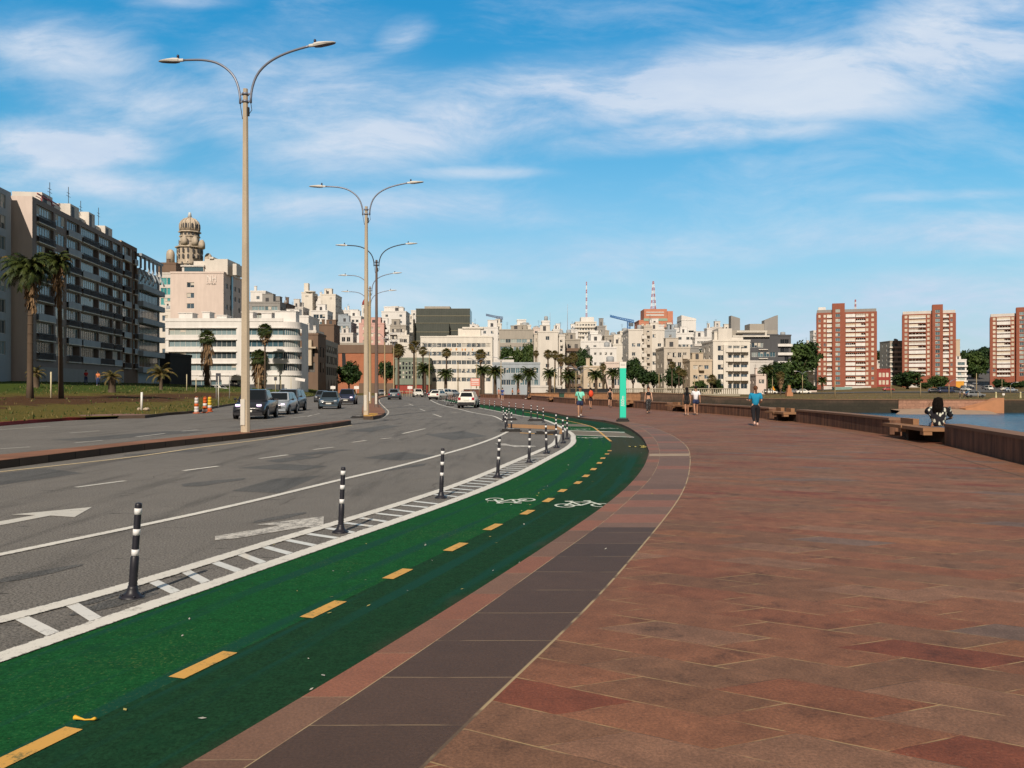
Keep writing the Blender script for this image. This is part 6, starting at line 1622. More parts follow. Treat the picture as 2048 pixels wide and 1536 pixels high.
# parapet and benches
segs = [(-22, 23.85), (27.9, 39.6), (43.0, 56.0), (59.6, 69.2), (72.6, 97.5), (100.5, 119), (122, 149)]
names = ['nearest parapet stretch at the right edge of the photo', 'parapet stretch behind the woman in blue, between two benches', 'parapet stretch left of the woman in blue', 'parapet stretch behind the woman in patterned trousers', 'long parapet stretch behind the turquoise marker', 'distant parapet stretch with walkers in front', 'farthest parapet stretch near the dry lawn']
sp = []; acc = 0
for a, b in zip(PB, PB[1:]):
    pass
for (a, b), lab in zip(segs, names):
    C = [p for p in PB if a <= p.y <= b]
    if len(C) < 2: continue
    o = C[0].copy(); o.z = 0
    t = thing('parapet', 'low brown granite '+lab, 'parapet wall', (o.x, o.y, PZ), 0, 'parapet stretches along the promenade')
    In, Out = [p-o for p in C], [p-o for p in offset(C, .5)]
    hgt = .60; z0 = -.02
    def wallseg(A, B, za, zb, name, m):
        mb = MB()
        for k_ in range(len(A)-1):
            a0,a1,b0,b1 = A[k_],A[k_+1],B[k_],B[k_+1]
            f = lambda p, z: (p.x, p.y, z)
            mb.poly([f(a0,za),f(a1,za),f(a1,zb),f(a0,zb)][::-1]); mb.poly([f(b1,za),f(b0,za),f(b0,zb),f(b1,zb)][::-1]); mb.poly([f(a0,zb),f(b0,zb),f(b1,zb),f(a1,zb)]); mb.poly([f(a0,za),f(a1,za),f(b1,za),f(b0,za)])
        for q, w2 in ((0, 0), (-1, 1)):
            c = [f(A[q],za),f(B[q],za),f(B[q],zb),f(A[q],zb)]; mb.poly(c if w2 == 0 else c[::-1])
        return mb.build(name, m, t)
    wallseg(In, Out, z0, hgt-.08, 'wall_face', M['parapet'])
    wallseg([p-o for p in offset(C, -.03)], [p-o for p in offset(C, .53)], hgt-.079, hgt, 'coping', mat('parapet_coping', (.20,.115,.075), .85, .2, 1.5, fine=.2))
    wallseg([p-o for p in offset(C, .10)], [p-o for p in offset(C, .5)], -4, z0-.001, 'sea_face', M['wall_dark'])
BST = mat('bench_stone', (.25,.13,.066), .8, .25, 3, fine=.25); BDK = mat('bench_shade_tone', (.05,.03,.02), .9)  # supports get a darkened stone: the shade below the seats put into colour
def bench(label, ya, yb):
    A = min(PB, key=lambda p: abs(p.y-ya)); B = min(PB, key=lambda p: abs(p.y-yb)); d = (B-A); L = d.length
    t = thing('stone_bench', label, 'bench', (A.x, A.y, PZ), math.atan2(d.y, d.x), 'stone benches set in the parapet')   # +x away from the camera, -y to the sea
    for i, (x0, x1) in enumerate(((.12, L*.5-.05), (L*.5+.05, L-.12))):
        mb = MB(); mb.box((x0,-.30,.35),(x1,.42,.45)); mb.build('seat', BST, t)
        mb = MB(); mb.box((x0+.02,.16,.24),(x0+.30,.40,.349)); mb.build('seat_end', BST, t)
        if i or 'seated' not in label: mb = MB(); mb.box((x0+.5,-.30,.451),(x1-.1,-.12,.63)); mb.build('backrest', BST, t)
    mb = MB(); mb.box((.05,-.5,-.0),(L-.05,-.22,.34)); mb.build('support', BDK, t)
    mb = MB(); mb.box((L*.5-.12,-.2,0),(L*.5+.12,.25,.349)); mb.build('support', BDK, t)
    return t
bench('stone bench beside the seated woman in the floral blouse', 23.95, 27.8); bench('stone bench right of the woman in blue', 39.7, 42.9); bench('stone bench behind the couple', 56.1, 59.5); bench('stone bench right of the turquoise marker', 69.3, 72.5); bench('distant stone bench left of the dark litter bin', 97.6, 100.4); bench('farthest stone bench, with a person sitting', 119.1, 121.9)
mb = MB(); q = thing('litter_bin', 'dark green wheeled litter bin behind the man in aqua', 'bin', G(1123.5, 804.5, PZ)); mb.prism([(-.27,-.3),(.27,-.3),(.3,.3),(-.3,.3)], .12, 1.0); mb.build('body', mat('bin_green', (.02,.06,.04), .6), q)
mb = MB(); mb.prism([(-.33,-.36),(.33,-.36),(.33,.36),(-.33,.36)], 1.001, 1.1); mb.build('lid', mat('bin_lid', (.015,.03,.025), .5), q)
for s in (-1,1): mb = MB(); mb.T = Matrix.Translation((s*.28,.25,.13)) @ Matrix.Rotation(R(90), 4, 'Y'); mb.lathe([(.12,-.03),(.12,.03)], 12); mb.build('wheel', RUB, q)
# traffic drums
for x, y, lab, cols_ in [(393, 827, 'leftmost traffic drum, mostly white with one orange band', 'wwoww'), (410, 826, 'middle traffic drum with orange and white bands', 'wowo' 'o'), (419.5, 823.5, 'rightmost traffic drum, yellow over white', 'owyyy')]:
    p = G(x, y); t = thing('traffic_drum', lab, 'traffic drum', p, 0, 'traffic drums at the left kerb'); r = .155
    mb = MB(); mb.lathe([(.24,0),(.24,.05),(.18,.07)], 14); mb.build('base', mat('drum_base', (.45,.10,.03), .7), t)
    for i, c in enumerate(cols_):
        mb = MB(); z = .07+i*.2; rr = r-.008*i; mb.lathe([(rr,z),(rr,z+.19),(rr-.012,z+.2)], 14); mb.build('band', mat({'w': 'drum_white', 'o': 'drum_orange', 'y': 'drum_yellow'}[c], {'w': (.66,.62,.60), 'o': (.60,.11,.02), 'y': (.68,.45,.04)}[c], .6), t)
    mb = MB(); mb.tube([(-.06,0,1.06),(-.05,0,1.14),(.05,0,1.14),(.06,0,1.06)], .018, 6); mb.build('handle', mat('drum_base'), t)
def post_sign(name, label, x, base, h_, boards, m=None, cat='sign'):
    t = thing(name, label, cat, base); mb = MB(); mb.tube([(0,0,-.05),(0,0,h_)], .045, 6); mb.build('pole', m or mat('pole_white', (.60,.58,.52), .6), t)
    for (a, b), mm in boards: mb = MB(); mb.box(a, b); mb.build('board', mm, t)
    return t
WS = mat('sign_white', (.68,.66,.64), .5); DS = mat('sign_dark', (.05,.055,.07), .5)
b = G(437, 812, .17); post_sign('direction_sign', 'white pole with a dark board by the pink pavement', 437, b, 2.6, [], None)
b = G(432.5, 806, .17); post_sign('direction_sign', 'grey pole with a tall dark board, left of the first lamp post', 432.5, b, 3.1, [((-.02,-.06,2.1),(.55,-.05,3.1), DS)] and [(((-.02,-.06,2.2),(.5,-.05,3.15)), DS)], mat('pole_grey', (.3,.3,.3), .6))
b = G(459, 803, .17); post_sign('street_name_sign', 'thin pole with a narrow white street name board before the white building', 459, b, 3.4, [(((-.55,-.06,3.05),(.5,-.05,3.35)), WS)], mat('pole_grey'))
b = G(594.5, 797, .15); t = post_sign('street_name_sign', 'tilted pole with a white board behind the silver car', 594.5, b, 3.2, [(((-.75,-.06,2.75),(.75,-.05,3.2)), WS)], mat('pole_grey')); t.rotation_euler = (0, R(9), 0)
for x, yb, hh, lab in [(102, 797, 52, 'pale thin pole between the two tall palms'), (373.5, 783, 34, 'leftmost pale thin pole before the white building'), (392, 783, 28, 'second pale thin pole before the white building'), (516.5, 785, 34, 'pale pole before the squat fan palm'), (551, 786, 38, 'pale pole with a signal box right of the slim palm'), (562, 786, 30, 'tan bollard pole between two pale poles'), (582, 786, 33, 'pale pole left of the thick trunked palm')]:
    b = park_at(x, yb) if x < 400 else Vector(((x-CX)*158/F, 158, .5))
    t = thing('thin_pole', lab, 'pole', b); mb = MB(); mb.tube([(0,0,-.3),(0,0,hh*b.y/F)], .06, 6); mb.build('shaft', mat('pole_pale', (.50,.44,.30), .7), t)
    if x == 551: mb = MB(); mb.box((-.25,-.1,hh*b.y/F-.9),(.25,.1,hh*b.y/F-.2)); mb.build('signal_box', DS, t)
b = park_at(283, 822); t = thing('broken_post', 'short white post with rubble at its foot on the lawn edge', 'post', b); mb = MB(); mb.tube([(0,0,-.1),(.02,0,1.15)], .07, 8); mb.build('shaft', WS, t)
mb = MB()
for i in range(9): a, c = rnd.uniform(-.45,.45), rnd.uniform(-.3,.3); mb.ell((a,c,.08), (rnd.uniform(.08,.16),rnd.uniform(.08,.14),rnd.uniform(.06,.12)), 6, 4)
tag(mb.build('rubble', mat('rubble_pale', (.4,.33,.25), .9), t), kind='stuff')
for x, y, lab in [(666, 792, 'small white sign on a grey post by the dark round tree'), (713, 791, 'small white arrow sign left of the lamp poles'), (820, 790, 'white arrow board on the lawn right of the dark car')]:
    b = Vector(((x-CX)*170/F, 170, 0)); post_sign('road_sign', lab, x, b, 2.3, [(((-.5,-.06,1.6),(.5,-.05,2.2)), WS)])
b = Vector(((950-CX)*165/F, 165, 0)); t = thing('banner_sign', 'pink banner board with white lines above a brown hut', 'sign', b); mb = MB(); mb.box((-.9,-.05,2.2),(.95,.05,3.7)); mb.build('board', mat('banner_pink', (.60,.22,.17), .7), t)
mb = MB()
for z in (2.5, 2.85, 3.2, 3.45): mb.box((-.7,-.06,z),(.75,-.052,z+.13))
mb.build('white_line', WS, t)
for s in (-.8, .85): mb = MB(); mb.tube([(s,.1,-.1),(s,.1,3.6)], .05, 6); mb.build('pole', POLEY, t)
b = Vector(((943-CX)*170/F, 170, 0)); t = thing('brick_hut', 'small brown brick hut with a white roof edge under the pink banner', 'hut', b); mb = MB(); mb.box((-1.6,0,0),(1.6,2.4,1.55)); mb.build('wall', mk_brick('hut_brick', (.13,.05,.035), (.10,.04,.03), (.16,.09,.07)), t); mb = MB(); mb.box((-1.8,-.25,1.551),(1.8,2.6,1.7)); mb.build('roof', WS, t)
b = shore(1578, D=205); t = thing('stone_monument', 'pinkish stepped stone monument on the far shore', 'monument', b); mb = MB(); mb.box((-.75,-.7,-.2),(.75,.7,.9)); mb.box((-.5,-.5,.9),(.5,.5,1.9)); mb.box((-.28,-.28,1.9),(.28,.28,2.7)); mb.build('plinth', mat('ramp_stone'), t)
for x, lab in ((1992, 'left pale cone shaped marker on the far lawn'), (2041, 'right pale cone shaped marker on the far lawn')):
    b = shore(x, D=178); t = thing('cone_marker', lab, 'marker', b, 0, 'pale markers on the far lawn'); mb = MB(); mb.lathe([(.28,0),(.16,.25),(.14,1.1),(.2,1.25),(.05,1.35)], 10); mb.build('body', mat('marker_pale', (.52,.47,.28), .8), t)
b = shore(2007, D=172); t = thing('information_board', 'small cream board on the far lawn between two pale markers', 'sign', b); mb = MB(); mb.box((-.25,-.04,.7),(.25,.04,1.1)); mb.build('board', WS, t); mb = MB(); mb.tube([(0,.06,-.1),(0,.06,1.)], .04, 6); mb.build('pole', POLEY, t)
b = shore(1546, D=240); t = thing('warning_sign', 'orange triangular warning sign by the street trees', 'sign', b); mb = MB(); mb.poly([(-.7,-.05,1.2),(.7,-.05,1.2),(0,-.05,2.5)]); mb.poly([(.7,.0,1.2),(-.7,.0,1.2),(0,.0,2.5)]); mb.build('board', mat('sign_orange', (.65,.28,.02), .6), t); mb = MB(); mb.tube([(0,.04,-.1),(0,.04,1.4)], .05, 6); mb.build('pole', POLEY, t)
# fence behind the dark car
b = Vector(((790-CX)*178/F, 178, 0)); t = thing('park_fence', 'low pale slat fence on the lawn between the lamp poles and the motorcycle', 'fence', b); mb = MB(); L = (845-790)*178/F
for i in range(int(L/.5)+1): mb.box((i*.5,-.04,0),(i*.5+.1,.04,1.3))
tag(mb.build('slat', mat('fence_pale', (.32,.26,.17), .9), t), kind='stuff'); mb = MB(); mb.box((0,-.06,1.0),(L,-.041,1.12)); mb.build('rail', mat('fence_pale'), t)
# litter in the bike lane
p = G(170, 1442, .006); t = thing('dropped_strap', 'crumpled yellow strap lying on the green bike lane', 'litter', p); mb = MB()
mb.tube([(-.055,.012,.012),(-.05,-.004,.02),(-.03,.004,.012),(0,-.003,.008),(.03,.0,.008),(.05,-.004,.014),(.055,.004,.01)], [.008,.013,.008,.004,.004,.009,.008], 7); mb.build('strap', mat('strap_yellow', (.62,.36,.03), .6), t)
p = G(1286, 895, .004); t = thing('leaf_litter', 'small heap of pale fallen leaves in the gutter of the bike lane', 'litter', p); mb = MB()
for i in range(40): c = Vector((rnd.gauss(0,.16), rnd.gauss(0,.25), .015+.02*rnd.random())); a = rnd.uniform(0,6.28); d = Vector((math.cos(a), math.sin(a), rnd.uniform(-.2,.2)))*.05; e = Vector((-d.y, d.x, .02))*.5; mb.poly([c-d, c-e, c+d, c+e])
tag(mb.build('leaves', mat('leaf_pale', (.42,.36,.12), .8, .4, 20), t), kind='stuff')

mb = MB(); q = random.Random(31)
for i in range(420):
    c = CL[q.randrange(20, 150)]; w_ = q.gauss(-.3, 1.1); p = Vector((c.x+w_+.02*q.random(), c.y+q.uniform(-.4,.4), .013 if w_ < 1.0 else PZ+.006)); 
    if 1.0 <= w_ < 1.5: continue
    a = q.uniform(0,6.28); s = q.uniform(.006,.02)*(1+.5*q.random()); d = Vector((math.cos(a),math.sin(a),q.uniform(-.2,.3)))*s; e = Vector((-d.y,d.x,.002))*q.uniform(.3,.6)
    mb.poly([p-d,p-e,p+d,p+e], q.randrange(2))
tag(mb.build('leaf_litter', [mat('leaf_pale'), mat('leaf_grey', (.40,.40,.36), .8, .3, 20)]), kind='stuff')
# ------------------------------------------------------------------ vehicles
TYRE = mat('tyre', (.015,.015,.016), .85); RIM = mat('rim_alloy', (.30,.31,.33), .35, .05, 3, metal=.7); CGL = mat('car_glass', (.008,.011,.014), .05, .1, 1, spec=.35); PLAST = mat('car_plastic', (.018,.018,.022), .6)
HLON = mat('headlight_lit', (.80,.66,.92), .3, .02, 1, emit=1.3); HLOFF = mat('headlight_off', (.50,.52,.56), .15, .05, 1); TLR = mat('tail_light', (.30,.015,.03), .3, .1, 1); PLATE = mat('plate_white', (.66,.65,.60), .5, .15, 9)
WHEELS = {}
def paint(name, col):
    m = mat('paint_'+name, col, .28, .04, 1, spec=.5)
    b = [n for n in m.node_tree.nodes if n.type == 'BSDF_PRINCIPLED'][0]; b.inputs['Coat Weight'].default_value = .35; b.inputs['Coat Roughness'].default_value = .06
    return m
ST = dict(hatch=(3.95,1.70,1.47,.93,.24,.40,.88,.985), suv=(4.35,1.82,1.66,1.05,.24,.38,.92,.99), sedan=(4.45,1.76,1.46,.93,.25,.40,.74,.90), pickup=(4.6,1.80,1.66,1.05,.24,.38,.62,.66), old=(3.65,1.56,1.43,.92,.24,.36,.93,.985), van=(4.9,1.9,2.0,1.1,.12,.26,.97,.99))
def car(label, col, style, loc, rz, lit=False, far=False, name='car', cat='car', group='cars on the coast road', rack=False):
    L, W_, Hh, belt, wb, wt, rt, rb = ST[style]; hw = W_/2
    t = thing(name, label, cat, loc, rz, group); y = lambda f: -L/2+f*L
    ps = [(0,.42,.58,.80),(.012,.26,.66,.90),(.05,.20,.75,.955),(wb-.02,.2,belt-.07,.99),(wb+.06,.2,belt,1.),(.90,.2,belt+.02,1.),(.985,.25,belt-.03,.96),(1.,.42,belt-.2,.88)]
    if style == 'van': ps[2] = (.03,.2,.85,.97)
    mb = MB(); rings = []
    for f, zl, zt, wf in ps:
        w_ = hw*wf; h_ = zt-zl
        rings.append([mb._v(p) for p in [(-w_*.8,y(f),zl),(-w_*.97,y(f),zl+.10),(-w_,y(f),zl+h_*.45),(-w_*.985,y(f),zt-.12),(-w_*.90,y(f),zt-.02),(-w_*.5,y(f),zt+.02),(0,y(f),zt+.03),(w_*.5,y(f),zt+.02),(w_*.90,y(f),zt-.02),(w_*.985,y(f),zt-.12),(w_,y(f),zl+h_*.45),(w_*.97,y(f),zl+.10),(w_*.8,y(f),zl)]])
    for A, B in zip(rings, rings[1:]):
        for j in range(12): mb.face((A[j],A[j+1],B[j+1],B[j])[::-1], 0, True)
        mb.face((A[12],A[0],B[0],B[12])[::-1], 1)
    mb.face(rings[0], 0); mb.face(rings[-1][::-1], 0)
    # cabin
    z0, z1 = belt-.03, Hh; a, b = hw*.90, hw*.70
    bot = [(-a,y(wb),z0),(a,y(wb),z0),(a,y(rb),z0),(-a,y(rb),z0)]; top = [(-b,y(wt),z1-.03),(b,y(wt),z1-.03),(b,y(rt),z1-.05),(-b,y(rt),z1-.05)]
    for j in range(4): mb.poly([bot[j],bot[(j+1)%4],top[(j+1)%4],top[j]])
    m_ = [(-b*.8,y(wt+.05),z1),(b*.8,y(wt+.05),z1),(b*.8,y(rt-.04),z1-.01),(-b*.8,y(rt-.04),z1-.01)]
    mb.poly(m_)
    for j in range(4): mb.poly([top[j],top[(j+1)%4],m_[(j+1)%4],m_[j]])
    if style == 'pickup':
        mb.box((-hw*.93,y(.69),.6),(-hw*.86,y(.985),belt+.04)); mb.box((hw*.86,y(.69),.6),(hw*.93,y(.985),belt+.04))
    mb.build('body', [col, PLAST], t)
    def pane(q, nm, fx0=.07, fx1=.93, fy0=.10, fy1=.92, off=.012):
        q = [Vector(p) for p in q]; n = (q[1]-q[0]).cross(q[3]-q[0]).normalized()
        P = lambda u, v: (q[0].lerp(q[1], u)).lerp(q[3].lerp(q[2], u), v)+n*off
        m2 = MB(); m2.poly([P(fx0,fy0),P(fx1,fy0),P(fx1,fy1),P(fx0,fy1)]); return m2.build(nm, CGL, t)
    pane([bot[0],bot[1],top[1],top[0]], 'windscreen'); pane([bot[2],bot[3],top[3],top[2]], 'rear_window', .1, .9, .2, .9)
    for q in ([bot[1],bot[2],top[2],top[1]], [bot[3],bot[0],top[0],top[3]]):
        rev = q[0] == bot[3]
        for u0, u1 in ((.09,.46),(.50,.90)) if style != 'pickup' else ((.12,.85),): pane(q, 'side_window', 1-u1 if rev else u0, 1-u0 if rev else u1, .16, .88)
    wr = .31 if style not in ('suv','pickup','van') else .35
    if wr not in WHEELS:
        m1 = MB(Matrix.Rotation(R(90), 4, 'Y')); m1.lathe([(wr*.62,-.10),(wr*.95,-.10),(wr,-.07),(wr,.07),(wr*.95,.10),(wr*.62,.10)], 20)
        m2 = MB(Matrix.Rotation(R(90), 4, 'Y')); m2.lathe([(wr*.60,-.104),(wr*.60,.104)], 16)
        WHEELS[wr] = (m1.mesh('tyre', TYRE), m2.mesh('rim', RIM))
    for f in (.19, .81):
        for s in (-1, 1):
            wh = put('wheel', WHEELS[wr][0], t, (s*(hw-.085), y(f), wr))
            if not far: put('rim', WHEELS[wr][1], wh, (0,0,0))
            if not far:
                m2 = MB(Matrix.Translation((s*(hw+.004),y(f),wr)) @ Matrix.Rotation(R(90), 4, 'Y')); m2.lathe([(wr+.06,-.012),(wr+.06,.008)], 20); m2.build('wheel_arch', PLAST, t)
                wh.location.x = s*(hw-.072)
    def bx(nm, a_, b_, m): q = MB(); q.box(a_, b_); return q.build(nm, m, t)
    for s in (-1, 1):
        a_, b_ = sorted((s*hw*.50, s*hw*.76))
        bx('headlight', (a_,y(.012)-.03,.64 if wr < .33 else .72),(b_,y(.05),.73 if wr < .33 else .83), HLON if lit else HLOFF)
        a_, b_ = sorted((s*hw*.62, s*hw*.90)); bx('tail_light', (a_,y(.97),.70),(b_,y(1)+.012,.93), TLR)
    if not far:
        bx('grille', (-hw*.5,y(.0)-.012,.40),(hw*.5,y(.02),.60), PLAST); bx('bumper', (-hw*.85,y(0)-.03,.24),(hw*.85,y(.03),.385), PLAST if style in ('suv','pickup','old') else col); bx('bumper', (-hw*.9,y(.97),.28),(hw*.9,y(1)+.04,.52), PLAST)
        bx('licence_plate', (-.22,y(0)-.045,.41),(.22,y(0)-.032,.52), PLATE); bx('licence_plate', (-.22,y(1)+.014,.66),(.22,y(1)+.03,.77), PLATE)
        for s in (-1, 1): q = MB(); q.ell((s*(hw+.10),y(wb+.07),belt+.06), (.09,.06,.075), 8, 6); q.bar((s*hw*.9,y(wb+.07),belt+.02),(s*(hw+.05),y(wb+.07),belt+.05), .04); q.build('mirror', PLAST, t)
    if rack:
        for s in (-1, 1): q = MB(); q.tube([(s*hw*.62,y(.44),Hh-.03),(s*hw*.62,y(.46),Hh+.05),(s*hw*.62,y(.82),Hh+.05),(s*hw*.62,y(.84),Hh-.05)], .02, 5); q.build('roof_rail', RIM, t)
    return t
BLK, SIL, DGR, BLU, WHT, NAV, GRY = paint('black', (.014,.016,.022)), paint('silver', (.26,.29,.33)), paint('graphite', (.05,.055,.065)), paint('steel_blue', (.045,.07,.095)), paint('white', (.66,.64,.62)), paint('navy', (.02,.028,.06)), paint('grey', (.16,.17,.18))
car('black pickup with lit headlights, half hidden by the nearest lamp post', BLK, 'pickup', G(513, 836), R(6), True, rack=True, name='pickup_truck', cat='pickup')
car('silver hatchback with lit headlights right behind the black pickup', SIL, 'hatch', G(561, 828), R(4), True)
car('graphite crossover with a lit headlight behind the silver hatchback', DGR, 'suv', G(580, 821.5), R(3), True, rack=True)
car('steel blue hatchback with a white plate, leading the right lane', BLU, 'hatch', G(660, 817), R(9))
car('dark grey car mostly hidden behind the steel blue hatchback', DGR, 'sedan', G(645, 804), R(8))
car('navy crossover with a blue glowing headlight right of the steel blue hatchback', NAV, 'suv', G(695, 808.5), R(6), True)
car('small dark car glimpsed between the lamp poles', GRY, 'hatch', G(762, 791.8), R(20), far=True)
car('dark blue car driving away in the right carriageway', BLU, 'suv', G(789.5, 799.2), R(180+4))
car('white and black car facing the camera, beside the motorcycle', WHT, 'suv', G(836, 794.2), R(12))
car('white car seen from behind at the end of the parking bay', WHT, 'sedan', G(877, 799.5), R(180-16), rack=False)
car('second white car beyond the first one at the bay end', WHT, 'suv', G(892, 795.6), R(180-25))
car('small blue car beyond the two white cars', SIL, 'hatch', G(906, 792.5), R(180-30), far=True)
car('blue car left of the white cars, at the road bend', BLU, 'hatch', G(868, 793.4), R(-20), far=True)
car('old white boxy hatchback parked in the bay, seen from behind', WHT, 'old', G(937.5, 815.5), R(180-4), rack=True)
for x, y, c, st, a, lab in [(394, 781.5, WHT, 'sedan', 75, 'white car parked behind the lawn before the white building'), (438, 783, WHT, 'sedan', 70, 'white car with a blue sheen parked left of the first lamp post'), (352, 781, BLK, 'hatch', 80, 'black car parked behind the lawn, left of the white one')]:
    car(lab, c, st, Vector(((x-CX)*150/F, 150, .9)), R(a), far=True, group='cars parked behind the lawn')
for x, D_, c, st, a, lab in [(1870, 270, BLK, 'hatch', 80, 'dark car on the coast road right of the round tree'), (1892, 262, NAV, 'van', 85, 'dark van on the coast road'), (1932, 330, WHT, 'sedan', 10, 'white car at the mouth of the steep street'), (1941, 380, BLK, 'hatch', 5, 'dark car on the left side of the steep street'), (1978, 350, WHT, 'van', -10, 'white van coming down the steep street'), (1971, 390, GRY, 'suv', -5, 'grey car behind the white van'),
                             (2012, 330, WHT, 'sedan', 80, 'white car below the rightmost brick tower'), (2022, 310, SIL, 'sedan', 85, 'pale blue car on the coast road at the right'), (1911, 340, BLK, 'sedan', 85, 'black car before the orange shop'), (1928, 430, GRY, 'hatch', 0, 'parked grey car at the left kerb of the hill'), (1942, 470, WHT, 'hatch', 0, 'white car higher up the hill street'), (1951, 500, SIL, 'hatch', 0, 'silver car near the top of the hill street'),
                             (1607, 255, WHT, 'sedan', 80, 'white car by the two armed lamp'), (1540, 235, WHT, 'hatch', 80, 'white car before the street trees'), (1588, 262, GRY, 'hatch', 85, 'grey car between the two white ones on the coast road'), (1777, 330, paint('red', (.30,.03,.03)), 'sedan', 80, 'red car before the red house'), (1950, 185, GRY, 'hatch', 85, 'grey car just above the far sea wall')]:
    b = shore(x, D=D_); b.z += .14 if D_ > 200 else .05
    car(lab, c, st, b, R(a), far=True, group='cars across the bay')
def motorcycle(label, loc, rz):
    t = thing('motorcycle', label, 'motorcycle', loc, rz)
    for f in (-.65, .65): m1 = MB(Matrix.Translation((0,f,.3)) @ Matrix.Rotation(R(90), 4, 'Y')); m1.lathe([(.2,-.05),(.3,-.04),(.3,.04),(.2,.05)], 16); m1.build('wheel', TYRE, t)
    mb = MB(); mb.bar((0,-.6,.35),(0,-.3,.95), .07); mb.bar((0,.6,.35),(0,-.1,.5), .1); mb.box((-.14,-.3,.35),(.14,.25,.65)); mb.build('frame', PLAST, t)
    mb = MB(); mb.ell((0,-.15,.78), (.15,.28,.14), 10, 6); mb.build('tank', paint('bike_red', (.2,.02,.02)), t)
    mb = MB(); mb.box((-.13,.1,.70),(.13,.75,.80)); mb.build('seat', RUB, t); mb = MB(); mb.tube([(-.36,-.2,1.0),(0,-.32,.98),(.36,-.2,1.0)], .02, 6); mb.build('handlebar', PLAST, t)
    mb = MB(); mb.ell((0,-.42,.88), (.1,.08,.1), 10, 6); mb.build('headlight', HLOFF, t)
    return t
MC = G(850, 794.8); motorcycle('motorcycle with a dark rider right of the white and black car', MC, R(8))
# ------------------------------------------------------------------ people
SKIN = {'light': mat('skin_light', (.50,.29,.20), .55, .08, 12), 'tan': mat('skin_tan', (.36,.19,.12), .55, .08, 12)}
EYE = mat('eye_dark', (.02,.015,.012), .3); LIP = mat('lip', (.34,.12,.10), .5)
def cloth(name, col, pattern=None):
    key = 'cloth_'+name
    if key in M: return M[key]
    if pattern is None: return mat(key, col, .9, .18, 9, fine=.15)
    m, nt, b = new_mat(key); v = coords(nt)
    mp = nt.n('ShaderNodeMapping', {'Vector': v, 'Rotation': (.4,.6,.3), 'Scale': (1, 1, .55)}).outputs[0]
    vo = nt.n('ShaderNodeTexVoronoi', {'Vector': mp, 'Scale': pattern[1], 'Randomness': 1.0})
    n = nt.noise(v, pattern[1]*1.4, 2)
    f = nt.math('ADD', vo.outputs['Distance'], nt.math('MULTIPLY_ADD', n, .5, -.25))
    c = nt.mix(nt.sstep(f, .33, .37, 1, 0), col, pattern[0])
    link(nt, c, b.inputs['Base Color']); b.inputs['Roughness'].default_value = .9
    M[key] = m; return m
def skinned(nodes, sub=1):
    """grow one surface over a joint graph; nodes: (point, radius, parent index)"""
    me = bpy.data.meshes.new('grow'); me.from_pydata([tuple(n[0]) for n in nodes], [(n[2], i) for i, n in enumerate(nodes) if n[2] is not None], [])
    o = bpy.data.objects.new('grow', me); COL.objects.link(o)
    o.modifiers.new('s', 'SKIN')
    sv = me.skin_vertices[0].data
    for i, n in enumerate(nodes):
        r = n[1] if isinstance(n[1], tuple) else (n[1], n[1]); sv[i].radius = r; sv[i].use_root = (n[2] is None)
    if sub: md = o.modifiers.new('u', 'SUBSURF'); md.levels = sub; md.render_levels = sub
    dg = bpy.context.evaluated_depsgraph_get(); dg.update()
    out = bpy.data.meshes.new_from_object(o.evaluated_get(dg))
    bpy.data.objects.remove(o); bpy.data.meshes.remove(me)
    out.polygons.foreach_set('use_smooth', [True]*len(out.polygons))
    return out
def join_into(me, mb, mats):
    """add loose shapes (face, ears) to a grown mesh"""
    bm = bmesh.new(); bm.from_mesh(me)
    vs = [bm.verts.new(p) for p in mb.v]
    for f, m in zip(mb.f, mb.m):
        try: q = bm.faces.new([vs[i] for i in f]); q.material_index = m; q.smooth = True
        except ValueError: pass
    bm.to_mesh(me); bm.free(); me.materials.clear()
    for m in mats: me.materials.append(m)
    return me
